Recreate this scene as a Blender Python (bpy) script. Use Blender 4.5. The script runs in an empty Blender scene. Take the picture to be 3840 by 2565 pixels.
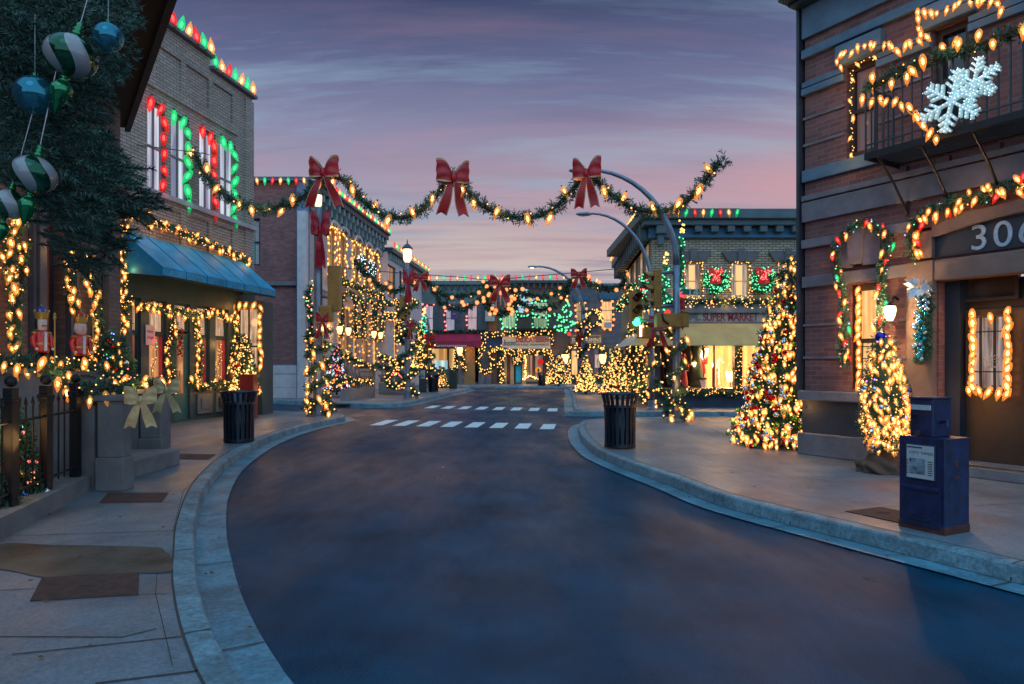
import bpy, bmesh, math, random
from mathutils import Vector, Matrix
random.seed(7)
R = math.radians
sc = bpy.context.scene
COL = sc.collection
SKY_S = 1.0
GLOW_K = 0.5
WM = {}          # world matrix of every root

# ---------------------------------------------------------------- camera maths (measured in the 3840 px photograph)
F_, CX, HY, CH = 2560.0, 1920.0, 1370.0, 1.65
CR = {1: (0, 0, .44643), 2: (0, 700, .46848), 3: (0, 1300, .44643), 4: (900, 550, .35072), 5: (900, 1000, .38259),
      6: (1550, 950, .38259), 7: (2050, 550, .38259), 8: (2200, 950, .41463), 9: (2650, 750, .28694),
      10: (2940, 0, .44643), 11: (2940, 650, .44643), 12: (2700, 1300, .54208), 13: (1150, 850, .2551),
      14: (1150, 1150, .2551), 15: (1580, 1080, .2551), 16: (1980, 1080, .2807), 17: (2400, 1250, .20408),
      18: (0, 1950, .51107), 19: (2000, 1480, .46848), 0: (0, 0, 1.636)}
def px(c, x, y):
    a = CR[c]
    return a[0] + x * a[2], a[1] + y * a[2]
def P(c, x, y, Y):
    u, v = px(c, x, y)
    return Vector(((u - CX) / F_ * Y, Y, CH - (v - HY) / F_ * Y))
def G(c, x, y, z=.15):
    u, v = px(c, x, y)
    Y = F_ * (CH - z) / (v - HY)
    return Vector(((u - CX) / F_ * Y, Y, z))

class Fr:
    """a facade frame: local x runs along the wall, local y goes into it, local z is up"""
    def __init__(s, ox, oy, dx, dy):
        l = math.hypot(dx, dy); s.o = (ox, oy); s.d = (dx / l, dy / l); s.n = (-s.d[1], s.d[0])
        s.rot = math.atan2(s.d[1], s.d[0])
        s.M = Matrix.Translation((ox, oy, 0)) @ Matrix.Rotation(s.rot, 4, 'Z')
    def hit(s, c, x, y, d=0.0):
        u, v = px(c, x, y); a = (u - CX) / F_
        ox, oy = s.o[0] + d * s.n[0], s.o[1] + d * s.n[1]
        t = (a * oy - ox) / (s.d[0] - a * s.d[1]); Y = oy + t * s.d[1]
        return t, CH - (v - HY) / F_ * Y
    def w(s, t, d, z):
        return Vector((s.o[0] + t * s.d[0] + d * s.n[0], s.o[1] + t * s.d[1] + d * s.n[1], z))
    def hw(s, c, x, y, d=0.0):
        t, z = s.hit(c, x, y, d); return s.w(t, d, z)
    def rect(s, c, x0, y0, x1, y1, d=0.0):
        a = s.hit(c, x0, y0, d); b = s.hit(c, x1, y1, d)
        return min(a[0], b[0]), max(a[0], b[0]), min(a[1], b[1]), max(a[1], b[1])

# ---------------------------------------------------------------- materials
MATS = {}
def mat(name, col, rough=.75, var=.25, scale=3.0, bump=.0, metal=0.0, em=0.0, emc=None, detail=6, stretch=(1, 1, 1), coat=0.0, spec=.5, bscale=None):
    if name in MATS: return MATS[name]
    m = bpy.data.materials.new(name); m.use_nodes = True; nt = m.node_tree; N = nt.nodes; L = nt.links
    b = N['Principled BSDF']; b.inputs['Roughness'].default_value = rough; b.inputs['Metallic'].default_value = metal
    b.inputs['Specular IOR Level'].default_value = spec
    if coat: b.inputs['Coat Weight'].default_value = coat; b.inputs['Coat Roughness'].default_value = .15
    tc = N.new('ShaderNodeTexCoord'); mp = N.new('ShaderNodeMapping'); mp.inputs['Scale'].default_value = stretch
    L.new(tc.outputs['Object'], mp.inputs['Vector'])
    n = N.new('ShaderNodeTexNoise'); n.inputs['Scale'].default_value = scale; n.inputs['Detail'].default_value = detail
    n.inputs['Roughness'].default_value = .62
    L.new(mp.outputs[0], n.inputs['Vector'])
    r = N.new('ShaderNodeValToRGB'); r.color_ramp.elements[0].position = .3; r.color_ramp.elements[1].position = .72
    r.color_ramp.elements[0].color = tuple(c * (1 - var) for c in col) + (1,)
    r.color_ramp.elements[1].color = tuple(min(1, c * (1 + var)) for c in col) + (1,)
    L.new(n.outputs['Fac'], r.inputs['Fac']); L.new(r.outputs['Color'], b.inputs['Base Color'])
    if bump:
        bp = N.new('ShaderNodeBump'); bp.inputs['Strength'].default_value = bump; bp.inputs['Distance'].default_value = .02
        n2 = N.new('ShaderNodeTexNoise'); n2.inputs['Scale'].default_value = bscale or scale * 9; n2.inputs['Detail'].default_value = 5
        L.new(mp.outputs[0], n2.inputs['Vector']); L.new(n2.outputs['Fac'], bp.inputs['Height']); L.new(bp.outputs[0], b.inputs['Normal'])
    if em:
        b.inputs['Emission Color'].default_value = (emc or col) + (1,); b.inputs['Emission Strength'].default_value = em
    MATS[name] = m; return m

def brick(name, c1, c2, mortar, bw=.2, bh=.067, ms=.008, grime=.35, gcol=(.02, .02, .025), rough=.85, msm=.1):
    if name in MATS: return MATS[name]
    m = bpy.data.materials.new(name); m.use_nodes = True; nt = m.node_tree; N = nt.nodes; L = nt.links
    b = N['Principled BSDF']; b.inputs['Roughness'].default_value = rough
    tc = N.new('ShaderNodeTexCoord'); sp = N.new('ShaderNodeSeparateXYZ'); L.new(tc.outputs['Object'], sp.inputs[0])
    ad = N.new('ShaderNodeMath'); ad.operation = 'ADD'; L.new(sp.outputs[0], ad.inputs[0]); L.new(sp.outputs[1], ad.inputs[1])
    cb = N.new('ShaderNodeCombineXYZ'); L.new(ad.outputs[0], cb.inputs[0]); L.new(sp.outputs[2], cb.inputs[1])
    t = N.new('ShaderNodeTexBrick'); t.inputs['Scale'].default_value = 1; t.inputs['Brick Width'].default_value = bw
    t.inputs['Row Height'].default_value = bh; t.inputs['Mortar Size'].default_value = ms; t.inputs['Mortar Smooth'].default_value = msm
    t.inputs['Color1'].default_value = c1 + (1,); t.inputs['Color2'].default_value = c2 + (1,); t.inputs['Mortar'].default_value = mortar + (1,)
    t.inputs['Bias'].default_value = -.1
    L.new(cb.outputs[0], t.inputs['Vector'])
    n = N.new('ShaderNodeTexNoise'); n.inputs['Scale'].default_value = .9; n.inputs['Detail'].default_value = 8; n.inputs['Roughness'].default_value = .7
    L.new(tc.outputs['Object'], n.inputs['Vector'])
    rr = N.new('ShaderNodeMapRange'); rr.inputs[1].default_value = .42; rr.inputs[2].default_value = .75; rr.inputs[3].default_value = 0; rr.inputs[4].default_value = grime
    L.new(n.outputs['Fac'], rr.inputs[0])
    mx = N.new('ShaderNodeMix'); mx.data_type = 'RGBA'; mx.inputs[7].default_value = gcol + (1,)
    L.new(rr.outputs[0], mx.inputs[0]); L.new(t.outputs['Color'], mx.inputs[6]); L.new(mx.outputs[2], b.inputs['Base Color'])
    bp = N.new('ShaderNodeBump'); bp.inputs['Strength'].default_value = .5; bp.inputs['Distance'].default_value = .012; bp.invert = True
    L.new(t.outputs['Fac'], bp.inputs['Height']); L.new(bp.outputs[0], b.inputs['Normal'])
    MATS[name] = m; return m

def glow(name, col, s):
    if name in MATS: return MATS[name]
    m = bpy.data.materials.new(name); m.use_nodes = True; N = m.node_tree.nodes; L = m.node_tree.links
    N.remove(N['Principled BSDF']); e = N.new('ShaderNodeEmission'); e.inputs[0].default_value = col + (1,); e.inputs[1].default_value = s
    L.new(e.outputs[0], N['Material Output'].inputs[0]); MATS[name] = m; return m

def shell(name, col, s, mixf=.5):
    """coloured lamp glass: part see-through, part lit from the filament inside"""
    if name in MATS: return MATS[name]
    m = bpy.data.materials.new(name); m.use_nodes = True; N = m.node_tree.nodes; L = m.node_tree.links
    b = N['Principled BSDF']; b.inputs['Base Color'].default_value = col + (1,); b.inputs['Roughness'].default_value = .08
    b.inputs['Emission Color'].default_value = col + (1,); b.inputs['Emission Strength'].default_value = s
    t = N.new('ShaderNodeBsdfTransparent'); t.inputs[0].default_value = tuple(.5 + .5 * c for c in col) + (1,)
    mx = N.new('ShaderNodeMixShader'); mx.inputs[0].default_value = mixf
    L.new(t.outputs[0], mx.inputs[1]); L.new(b.outputs[0], mx.inputs[2]); L.new(mx.outputs[0], N['Material Output'].inputs[0])
    MATS[name] = m; return m

def curtain(name, c1, c2, s, scale=14.0, wood=.0, rough=.12):
    """a lit pane with gathered curtains behind it: light and dark of the folds are painted into the glow colour"""
    if name in MATS: return MATS[name]
    m = bpy.data.materials.new(name); m.use_nodes = True; N = m.node_tree.nodes; L = m.node_tree.links
    b = N['Principled BSDF']; b.inputs['Roughness'].default_value = rough
    tc = N.new('ShaderNodeTexCoord'); mp = N.new('ShaderNodeMapping'); mp.inputs['Scale'].default_value = (1, 1, .06)
    L.new(tc.outputs['Object'], mp.inputs['Vector'])
    n = N.new('ShaderNodeTexNoise'); n.inputs['Scale'].default_value = scale; n.inputs['Detail'].default_value = 3
    L.new(mp.outputs[0], n.inputs['Vector'])
    r = N.new('ShaderNodeValToRGB'); r.color_ramp.elements[0].position = .38; r.color_ramp.elements[1].position = .62  # fold shading drawn as stripes in the emission colour
    r.color_ramp.elements[0].color = c1 + (1,); r.color_ramp.elements[1].color = c2 + (1,)
    L.new(n.outputs['Fac'], r.inputs[0]); L.new(r.outputs[0], b.inputs['Emission Color'])
    b.inputs['Base Color'].default_value = (.06, .05, .05, 1)
    b.inputs['Emission Strength'].default_value = s
    MATS[name] = m; return m

# ---------------------------------------------------------------- mesh builder
class MB:
    def __init__(s): s.v = []; s.f = []; s.m = []
    def add(s, vs, fs, mi=0):
        b = len(s.v); s.v += [tuple(v) for v in vs]; s.f += [tuple(b + i for i in f) for f in fs]; s.m += [mi] * len(fs)
    def box(s, x0, x1, y0, y1, z0, z1, mi=0, M=None):
        vs = [(x, y, z) for x in (x0, x1) for y in (y0, y1) for z in (z0, z1)]
        if M is not None: vs = [M @ Vector(v) for v in vs]
        s.add(vs, [(0, 1, 3, 2), (4, 6, 7, 5), (0, 4, 5, 1), (2, 3, 7, 6), (0, 2, 6, 4), (1, 5, 7, 3)], mi)
        return s
    def bbox(s, x0, x1, y0, y1, z0, z1, bev=.01, mi=0, M=None):
        """box with chamfered edges"""
        bm = bmesh.new(); bmesh.ops.create_cube(bm, size=1)
        for v in bm.verts: v.co = Vector(((x0 + x1) / 2 + v.co.x * (x1 - x0), (y0 + y1) / 2 + v.co.y * (y1 - y0), (z0 + z1) / 2 + v.co.z * (z1 - z0)))
        bmesh.ops.bevel(bm, geom=bm.edges[:], offset=bev, segments=2, profile=.6, affect='EDGES')
        s.bm(bm, mi, M); return s
    def bm(s, bm, mi=0, M=None):
        bm.verts.index_update(); vs = [(M @ v.co if M is not None else v.co.copy()) for v in bm.verts]
        s.add(vs, [[v.index for v in f.verts] for f in bm.faces], mi); bm.free()
    def quad(s, a, b, c, d, mi=0): s.add([a, b, c, d], [(0, 1, 2, 3)], mi)
    def poly(s, pts, mi=0): s.add(pts, [tuple(range(len(pts)))], mi)
    def prism(s, pts, z0, z1, mi=0, mtop=None):
        n = len(pts)
        ar = sum(pts[i][0] * pts[(i + 1) % n][1] - pts[(i + 1) % n][0] * pts[i][1] for i in range(n))
        if ar < 0: pts = list(reversed(pts))
        vs = [(p[0], p[1], z0) for p in pts] + [(p[0], p[1], z1) for p in pts]
        s.add(vs, [(i, (i + 1) % n, n + (i + 1) % n, n + i) for i in range(n)] + [tuple(reversed(range(n)))], mi)
        s.add(vs[n:], [tuple(range(n))], mi if mtop is None else mtop)
    def tube(s, pts, r, n=8, mi=0, cap=True):
        pts = [Vector(p) for p in pts]; k = len(pts)
        if not isinstance(r, (list, tuple)): r = [r] * k
        vs = []; up = None
        for i, p in enumerate(pts):
            t = (pts[min(i + 1, k - 1)] - pts[max(i - 1, 0)])
            t = t.normalized() if t.length > 1e-9 else Vector((0, 0, 1))
            if up is None:
                a = Vector((0, 0, 1)) if abs(t.z) < .9 else Vector((1, 0, 0)); up = t.cross(a).normalized()
            else:
                up = (up - t * up.dot(t)); up = up.normalized() if up.length > 1e-6 else t.orthogonal().normalized()
            q = t.cross(up)
            for j in range(n):
                a = 2 * math.pi * j / n; vs.append(p + (up * math.cos(a) + q * math.sin(a)) * r[i])
        fs = [(i * n + j, i * n + (j + 1) % n, (i + 1) * n + (j + 1) % n, (i + 1) * n + j) for i in range(k - 1) for j in range(n)]
        if cap: fs += [tuple(reversed(range(n))), tuple(range((k - 1) * n, k * n))]
        s.add(vs, fs, mi); return s
    def lathe(s, prof, c=(0, 0, 0), n=12, mi=0, M=None, sx=1, sy=1):
        vs = []
        for r, z in prof:
            for j in range(n):
                a = 2 * math.pi * j / n; p = Vector((c[0] + r * math.cos(a) * sx, c[1] + r * math.sin(a) * sy, c[2] + z))
                vs.append(M @ p if M is not None else p)
        k = len(prof)
        fs = [(i * n + j, i * n + (j + 1) % n, (i + 1) * n + (j + 1) % n, (i + 1) * n + j) for i in range(k - 1) for j in range(n)]
        fs += [tuple(reversed(range(n))), tuple(range((k - 1) * n, k * n))]
        s.add(vs, fs, mi); return s
    def ball(s, c, r, mi=0, sub=2, sc3=(1, 1, 1), M=None):
        bm = bmesh.new(); bmesh.ops.create_icosphere(bm, subdivisions=sub, radius=1)
        T = Matrix.Translation(c) @ Matrix.Diagonal((r * sc3[0], r * sc3[1], r * sc3[2], 1))
        if M is not None: T = M @ T
        s.bm(bm, mi, T); return s
    def build(s, name, mats, parent=None, local=False, smooth=False):
        me = bpy.data.meshes.new(name)
        if parent is not None and not local:
            inv = WM[parent.name].inverted(); s.v = [tuple(inv @ Vector(v)) for v in s.v]
        me.from_pydata(s.v, [], s.f)
        if not isinstance(mats, (list, tuple)): mats = [mats]
        for m in mats: me.materials.append(m)
        me.polygons.foreach_set('material_index', s.m)
        if smooth: me.polygons.foreach_set('use_smooth', [True] * len(s.f))
        me.update()
        o = bpy.data.objects.new(name, me); COL.objects.link(o)
        if parent is not None: o.parent = parent; WM[o.name] = WM[parent.name]
        else: WM[o.name] = Matrix.Identity(4)
        return o

def tag(o, label, cat, group=None, kind=None):
    if label: o['label'] = label
    if cat: o['category'] = cat
    if group: o['group'] = group
    if kind: o['kind'] = kind
    return o
def thing(name, label, cat, M, group=None):
    o = bpy.data.objects.new(name, None); COL.objects.link(o); o.empty_display_size = .2
    if not isinstance(M, Matrix): M = Matrix.Translation(M)
    o.matrix_world = M; WM[o.name] = M.copy(); return tag(o, label, cat, group)
def struct(name, mb, m, label=None, smooth=False):
    o = mb.build(name, m, smooth=smooth); o['kind'] = 'structure'
    if label: o['label'] = label
    return o

def ordn(i): return ['first', 'second', 'third', 'fourth', 'fifth', 'sixth', 'seventh', 'eighth', 'ninth', 'tenth', 'eleventh', 'twelfth'][i]

# ---------------------------------------------------------------- lamps on strings
CLR = {'W': (1, .50, .12), 'A': (1, .40, .06), 'R': (1, .03, .02), 'G': (.03, .9, .32), 'B': (.12, .3, 1), 'C': (.75, .92, 1.0), 'V': (.45, .12, 1), 'P': (1, .62, .34)}
def bulb_mesh(kind, c):
    key = 'bulb_' + kind + c
    if key in bpy.data.meshes: return bpy.data.meshes[key]
    mb = MB(); col = CLR[c]
    hot = tuple(.35 * 1 + .65 * x for x in col) if c in 'WAP' else tuple(.12 + .88 * x for x in col)
    if c in 'WAP': hot = (1, .46, .12) if kind == 'mini' else (1, .62, .22)
    core = glow('filament_' + kind[:2] + c, hot, {'W': 3.2 if kind == 'mini' else 9, 'A': 9, 'P': 8, 'R': 3.5, 'G': 2.2, 'B': 4, 'C': 2.6, 'V': 4}[c])
    if kind == 'mini': mb.ball((0, 0, 0), 1, 0, 1); ms = [core]
    elif kind == 'globe':
        ms = [glow('globe_' + c, {'P': (1, .52, .24), 'W': (1, .45, .13), 'A': (1, .38, .08)}.get(c, col), 2.2), shell('globe_skin_' + c, {'P': (1, .36, .12)}.get(c, col), .9, .35)]
        mb.ball((0, 0, 0), .72, 0, 2); mb.ball((0, 0, 0), 1, 1, 2)
    else:  # c9 teardrop hanging tip down, unit length about 1; amber ones set outsize to imitate lens streaks
        ms = [core, shell('glass_' + c, {'W': (1, .50, .13), 'A': (1, .45, .10)}.get(c, col), {'W': .62, 'A': .62, 'P': 1.4}.get(c, .6), {'P': .5}.get(c, .36)), mat('bulb_socket', (.02, .05, .03), .5)]
        mb.ball((0, 0, -.04), .105, 0, 1, (1, 1, 2.3))
        mb.lathe([(.07, .42), (.14, .33), (.20, .17), (.225, 0), (.20, -.2), (.135, -.42), (.06, -.6), (.01, -.7)], n=9, mi=1)
        mb.lathe([(.06, .4), (.065, .5), (.03, .53)], n=6, mi=2)
    me = bpy.data.meshes.new(key); me.from_pydata(mb.v, [], mb.f)
    for m in ms: me.materials.append(m)
    me.polygons.foreach_set('material_index', mb.m); me.polygons.foreach_set('use_smooth', [True] * len(mb.f)); me.update()
    return me

def ball_mesh(key, col, metal=.9, rough=.12):
    k = 'bauble_' + key
    if k in bpy.data.meshes: return bpy.data.meshes[k]
    mb = MB(); mb.ball((0, 0, 0), 1, 0, 3); mb.lathe([(.2, .93), (.2, 1.12), (.1, 1.15)], n=8, mi=1)
    me = bpy.data.meshes.new(k); me.from_pydata(mb.v, [], mb.f); me.materials.append(mat('bauble_' + key, col, rough, .05, metal=metal)); me.materials.append(mat('bauble_cap', (.5, .4, .2), .3, .1, metal=1))
    me.polygons.foreach_set('material_index', mb.m); me.polygons.foreach_set('use_smooth', [True] * len(mb.f)); me.update(); return me

CAM = Vector((0, 0, CH))
GLOWS = [0]
def glow_lamps(root, pts, e, col, step, size=.12, front=.28):
    """the light the lit strings throw on what is behind and below them"""
    inv = WM[root.name].inverted()
    q = resample([Vector(p) for p in pts], step); q = q[:1] if len(q) == 1 else q[(1 if len(q) > 2 else 0):]
    for p in q:
        if GLOWS[0] > 260: return
        GLOWS[0] += 1
        l = bpy.data.lights.new('string_glow', 'POINT'); l.energy = e; l.color = col; l.shadow_soft_size = size
        o = bpy.data.objects.new('string_glow', l); COL.objects.link(o); o.parent = root
        d = (CAM - p); d.z = 0; d = d.normalized(); s = Vector((-1, 0, 0)) if p.x > 0 else Vector((1, 0, 0))
        q_ = p + (d + s * .8).normalized() * front + Vector((0, 0, -.05)); q_.z = max(q_.z, .95); o.location = inv @ q_
def place(root, name, items, cap=100, tilt=.5, stuff='string_light_bulbs'):
    """items: (mesh, world point, scale, rotation or None); the nearest `cap` become parts, the rest one part of kind stuff"""
    items = sorted(items, key=lambda t: -(t[2] / (t[1] - CAM).length))
    inv = WM[root.name].inverted()
    rest = []
    for i, (me, p, s, rot) in enumerate(items):
        if rot is None: rot = Matrix.Rotation(random.uniform(-tilt, tilt), 4, 'X') @ Matrix.Rotation(random.uniform(-tilt, tilt), 4, 'Y')
        M = inv @ Matrix.Translation(p) @ rot @ Matrix.Scale(s, 4)
        if i < cap:
            o = bpy.data.objects.new(name, me); COL.objects.link(o); o.parent = root; o.matrix_basis = M
        else: rest.append((me, M))
    if rest:
        V = []; Fc = []; mi = []; ms = []
        for me, M in rest:
            mp = []
            for m in me.materials:
                if m not in ms: ms.append(m)
                mp.append(ms.index(m))
            b = len(V); V += [tuple(M @ v.co) for v in me.vertices]
            for p in me.polygons: Fc.append(tuple(b + k for k in p.vertices)); mi.append(mp[p.material_index])
        me = bpy.data.meshes.new(stuff); me.from_pydata(V, [], Fc)
        for m in ms: me.materials.append(m)
        me.polygons.foreach_set('material_index', mi); me.update()
        o = bpy.data.objects.new(stuff, me); COL.objects.link(o); o.parent = root; o['kind'] = 'stuff'

def resample(pts, step):
    pts = [Vector(p) for p in pts]; out = [pts[0]]; left = step
    for a, b in zip(pts, pts[1:]):
        L = (b - a).length; t = left
        while t <= L: out.append(a.lerp(b, t / L)); t += step
        left = t - L
    return out
def smooth_path(pts, k=6):
    pts = [Vector(p) for p in pts]; out = []
    for i in range(len(pts) - 1):
        p0 = pts[max(i - 1, 0)]; p1 = pts[i]; p2 = pts[i + 1]; p3 = pts[min(i + 2, len(pts) - 1)]
        for j in range(k):
            t = j / k
            out.append(.5 * ((2 * p1) + (p2 - p0) * t + (2 * p0 - 5 * p1 + 4 * p2 - p3) * t * t + (3 * p1 - p0 - 3 * p2 + p3) * t ** 3))
    out.append(pts[-1]); return out
def rv(): 
    while True:
        v = Vector((random.uniform(-1, 1), random.uniform(-1, 1), random.uniform(-1, 1)))
        if .05 < v.length < 1: return v.normalized()
def sprig(mb, p, d, L, W, mi):
    s = d.cross(rv()); s = s.normalized() * W if s.length > 1e-4 else Vector((W, 0, 0))
    mb.add([p - s * .3, p + d * L * .55 - s, p + d * L, p + d * L * .55 + s], [(0, 1, 2, 3)], mi)
def sprig_g(mb, p, d, L, W, mi):
    """a shoot: stem with needles to both sides and a tip"""
    for k in range(3):
        q = p + d * L * (.25 * k)
        for sgn in (1, 1, 1):
            dd = (d * .7 + rv() * .9).normalized(); sprig(mb, q, dd, L * .55, W, mi)
GREEN = None
def gmats():
    return [mat('fir_green', (.022, .085, .055), .7, .4, 6), mat('fir_green_pale', (.05, .16, .11), .65, .4, 6), mat('fir_twig', (.04, .025, .015), .8, .3, 6)]
def greens(mb, pts, r, per_m, L, W):
    st = 1.0 / per_m; q = resample(pts, st)
    for i, p in enumerate(q):
        t = (q[min(i + 1, len(q) - 1)] - q[max(i - 1, 0)]); t = t.normalized() if t.length > 1e-6 else Vector((1, 0, 0))
        o = rv(); o = (o - t * o.dot(t)); o = o.normalized() if o.length > 1e-3 else rv()
        base = p + o * r * random.uniform(0, .35)
        d = (o + t * random.uniform(-.9, .9)).normalized()
        sprig_g(mb, base, d, L * random.uniform(.7, 1.25), W, 0 if random.random() < .62 else 1)

def garland(label, pts, r=.1, per_m=70, L=.14, W=.012, bulbs=(), group=None, cat='garland', name='garland', smooth=True, cap=100, core=True, cat_extra=None):
    """bulbs: list of (kind, colour string, spacing, scale, spread)"""
    if smooth and len(pts) > 2: pts = smooth_path(pts)
    root = thing(name, label, cat, Vector(pts[0]), group)
    if per_m:
        mb = MB()
        if core: mb.tube(resample(pts, max(.06, r)), r * .35, 5, 2)
        greens(mb, pts, r, per_m, L, W); mb.build('greenery', gmats(), root)
    else:
        MB().tube(pts, .008, 4).build('wire', mat('light_wire', (.01, .03, .02), .6), root)
    items = []
    for kind, cs, sp, scl, spread in bulbs:
        q = resample(pts, sp)
        for i, p in enumerate(q):
            c = cs[i % len(cs)] if len(cs) > 1 else cs
            o = rv(); o.y = -abs(o.y)
            items.append((bulb_mesh(kind, c), p + o * spread + Vector((0, 0, 0)), scl * random.uniform(.85, 1.12), None))
    place(root, 'light_bulb', items, cap)
    cs = ''.join(b[1] for b in bulbs)
    if cs:
        c0 = max(set(cs), key=cs.count); dist = (Vector(pts[0]) - CAM).length; L_ = sum((Vector(b) - Vector(a)).length for a, b in zip(pts, pts[1:]))
        colr = {'W': (1, .52, .16), 'A': (1, .5, .15), 'P': (1, .52, .2), 'R': (1, .05, .03), 'G': (.05, 1, .35)}.get(c0, (1, .6, .3)); st = 1.3 if dist < 20 else 2.6
        ek = (1.0 if c0 in 'WAP' else .5) * (len(items) / max(L_, .3)) ** .5 * .9
        glow_lamps(root, pts, ek * GLOW_K * st * (1 if dist < 26 else 1.1), colr, st)
    return root

def ring(c, r, n=28, ax=Vector((1, 0, 0)), sz=1.0):
    return [Vector(c) + ax * math.cos(2 * math.pi * i / n) * r + Vector((0, 0, math.sin(2 * math.pi * i / n) * r * sz)) for i in range(n + 1)]

def bow(label, c, w, h, m, rim, rot=0.0, cat='bow', name='ribbon_bow', spreadt=.55, group=None):
    M = Matrix.Translation(c) @ Matrix.Rotation(rot, 4, 'Z'); root = thing(name, label, cat, M, group)
    lw = w / 2
    for sg in (-1, 1):
        mb = MB(); vs = []; n = 9; k = 13
        for layer in (0, 1):
            for i in range(n):
                u = i / (n - 1)
                for j in range(k):
                    t = j / (k - 1) * 2 - 1
                    hh = .06 * h + .21 * h * math.sin(min(1, u * 1.25) * math.pi / 2) * (1 - .15 * u)
                    x = sg * u * lw; z = .12 * h * math.sin(u * 2.0) + t * hh + .05 * h * u * u
                    y = (-1 if layer == 0 else 1) * math.sin(u * math.pi) ** .7 * .16 * w - .035 * w * math.cos(t * 7 + u * 4 + sg) * u
                    vs.append((x, y, z))
        fs = []; mi = []
        for layer in (0, 1):
            for i in range(n - 1):
                for j in range(k - 1):
                    a = layer * n * k + i * k + j; fs.append((a, a + k, a + k + 1, a + 1)); mi.append(1 if j in (0, k - 2) else 0)
        b = len(mb.v); mb.v += vs; mb.f += fs; mb.m += mi
        mb.build('loop', [m, rim], root, local=True, smooth=True)
    for sg in (-1, 1):
        mb = MB(); n = 10; k = 12; vs = []
        for i in range(n):
            u = i / (n - 1); wd = w * (.07 + .10 * min(1, u * 1.6))
            for j in range(k):
                t = j / (k - 1) * 2 - 1
                z = -u * h * .78 + (-.07 * h * (1 - abs(t)) * -1 if i == n - 1 else 0)
                vs.append((sg * (w * .03 + spreadt * w * .62 * u ** .9) + t * wd, -.05 * w * math.sin(u * 5 + sg) - .06 * w * (1 - u), z))
        mb.v += vs
        for i in range(n - 1):
            for j in range(k - 1):
                a = i * k + j; mb.f.append((a, a + k, a + k + 1, a + 1)); mb.m.append(1 if j in (0, k - 2) else 0)
        mb.build('tail', [m, rim], root, local=True, smooth=True)
    mb = MB(); mb.ball((0, -.08 * w, .02 * h), 1, 0, 2, (.09 * w, .08 * w, .11 * h)); mb.build('knot', [m], root, local=True, smooth=True)
    return root

def xmas_tree(label, base, H, Rb, n=900, L=.16, W=.02, bulbs=(), baubles=(), oval=False, glowe=1.0, group=None, cap=100, cone=.6, z0=.08, dens=1.0, name='christmas_tree'):
    """bulbs: (kind, colours, count, scale); baubles: (key, colour, count, radius)"""
    root = thing(name, label, 'christmas tree', Vector(base), group)
    b = Vector(base); mb = MB(); mb.tube([b, b + Vector((0, 0, H * .5)), b + Vector((0, 0, H * .97))], [max(.03, Rb * .09), max(.02, Rb * .05), .008], 8)
    mb.build('trunk', mat('bark', (.07, .045, .03), .9, .4, 12, .5), root)
    mb = MB()
    prof = lambda t: Rb * ((1 - t) ** .92) * (1 + .06 * math.sin(t * 22)) + .02
    if oval: prof = lambda t: Rb * min(1, (1 - t) * 1.9) ** .75 * min(1, .5 + t * 2.6) + .01
    mb.lathe([(prof(t) * cone, z0 * H + t * (1 - z0) * H * .96) for t in [0, .12, .3, .5, .7, .88, 1]], b, 12, 0)
    for i in range(n):
        t = 1 - math.sqrt(random.random()); t = min(t, .985)
        a = random.uniform(0, 2 * math.pi); r = prof(t) * random.uniform(.5, .92)
        p = b + Vector((math.cos(a) * r, math.sin(a) * r, z0 * H + t * (1 - z0) * H))
        d = Vector((math.cos(a), math.sin(a), random.uniform(-.55, .35))).normalized()
        sprig_g(mb, p, d, L * random.uniform(.7, 1.3), W, 0 if random.random() < .6 else 1)
    mb.build('crown', gmats(), root)
    its = []
    def spot(k=1.0):
        t = min(1 - math.sqrt(random.random()), .98)
        a = random.uniform(math.pi, 2 * math.pi) if random.random() < .8 else random.uniform(0, math.pi)
        r = prof(t) * random.uniform(.92, 1.06) * k
        return b + Vector((math.cos(a) * r, math.sin(a) * r, z0 * H + t * (1 - z0) * H))
    for kind, cs, cnt, scl in bulbs:
        for i in range(cnt): its.append((bulb_mesh(kind, random.choice(cs)), spot(), scl * random.uniform(.8, 1.15), None))
    place(root, 'light_bulb', its, cap)
    for k in range(3): glow_lamps(root, [spot(1.25)], 7 * GLOW_K * H * glowe, (1, .52, .17), 9, .2, .1)
    its = []
    for key, col, cnt, rad in baubles:
        for i in range(cnt): its.append((ball_mesh(key, col), spot(1.03), rad * random.uniform(.85, 1.15), None))
    if its: place(root, 'bauble', its, cap, .3, 'baubles')
    return root

# ---------------------------------------------------------------- facade pieces (local coordinates of a building root)
def wall(mb, x0, x1, z0, z1, holes=(), y=0.0, depth=.18, mi=0, mr=None):
    xs = sorted({x0, x1, *[h[0] for h in holes], *[h[1] for h in holes]}); zs = sorted({z0, z1, *[h[2] for h in holes], *[h[3] for h in holes]})
    xs = [x for x in xs if x0 <= x <= x1]; zs = [z for z in zs if z0 <= z <= z1]
    for a, b in zip(xs, xs[1:]):
        for c, d in zip(zs, zs[1:]):
            mx, mz = (a + b) / 2, (c + d) / 2
            if any(h[0] < mx < h[1] and h[2] < mz < h[3] for h in holes): continue
            mb.quad((a, y, c), (b, y, c), (b, y, d), (a, y, d), mi)
    mr = mi if mr is None else mr
    for a, b, c, d in holes:
        mb.quad((a, y, c), (a, y, d), (a, y + depth, d), (a, y + depth, c), mr); mb.quad((b, y, d), (b, y, c), (b, y + depth, c), (b, y + depth, d), mr)
        mb.quad((a, y, d), (b, y, d), (b, y + depth, d), (a, y + depth, d), mr); mb.quad((b, y, c), (a, y, c), (a, y + depth, c), (b, y + depth, c), mr)
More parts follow.
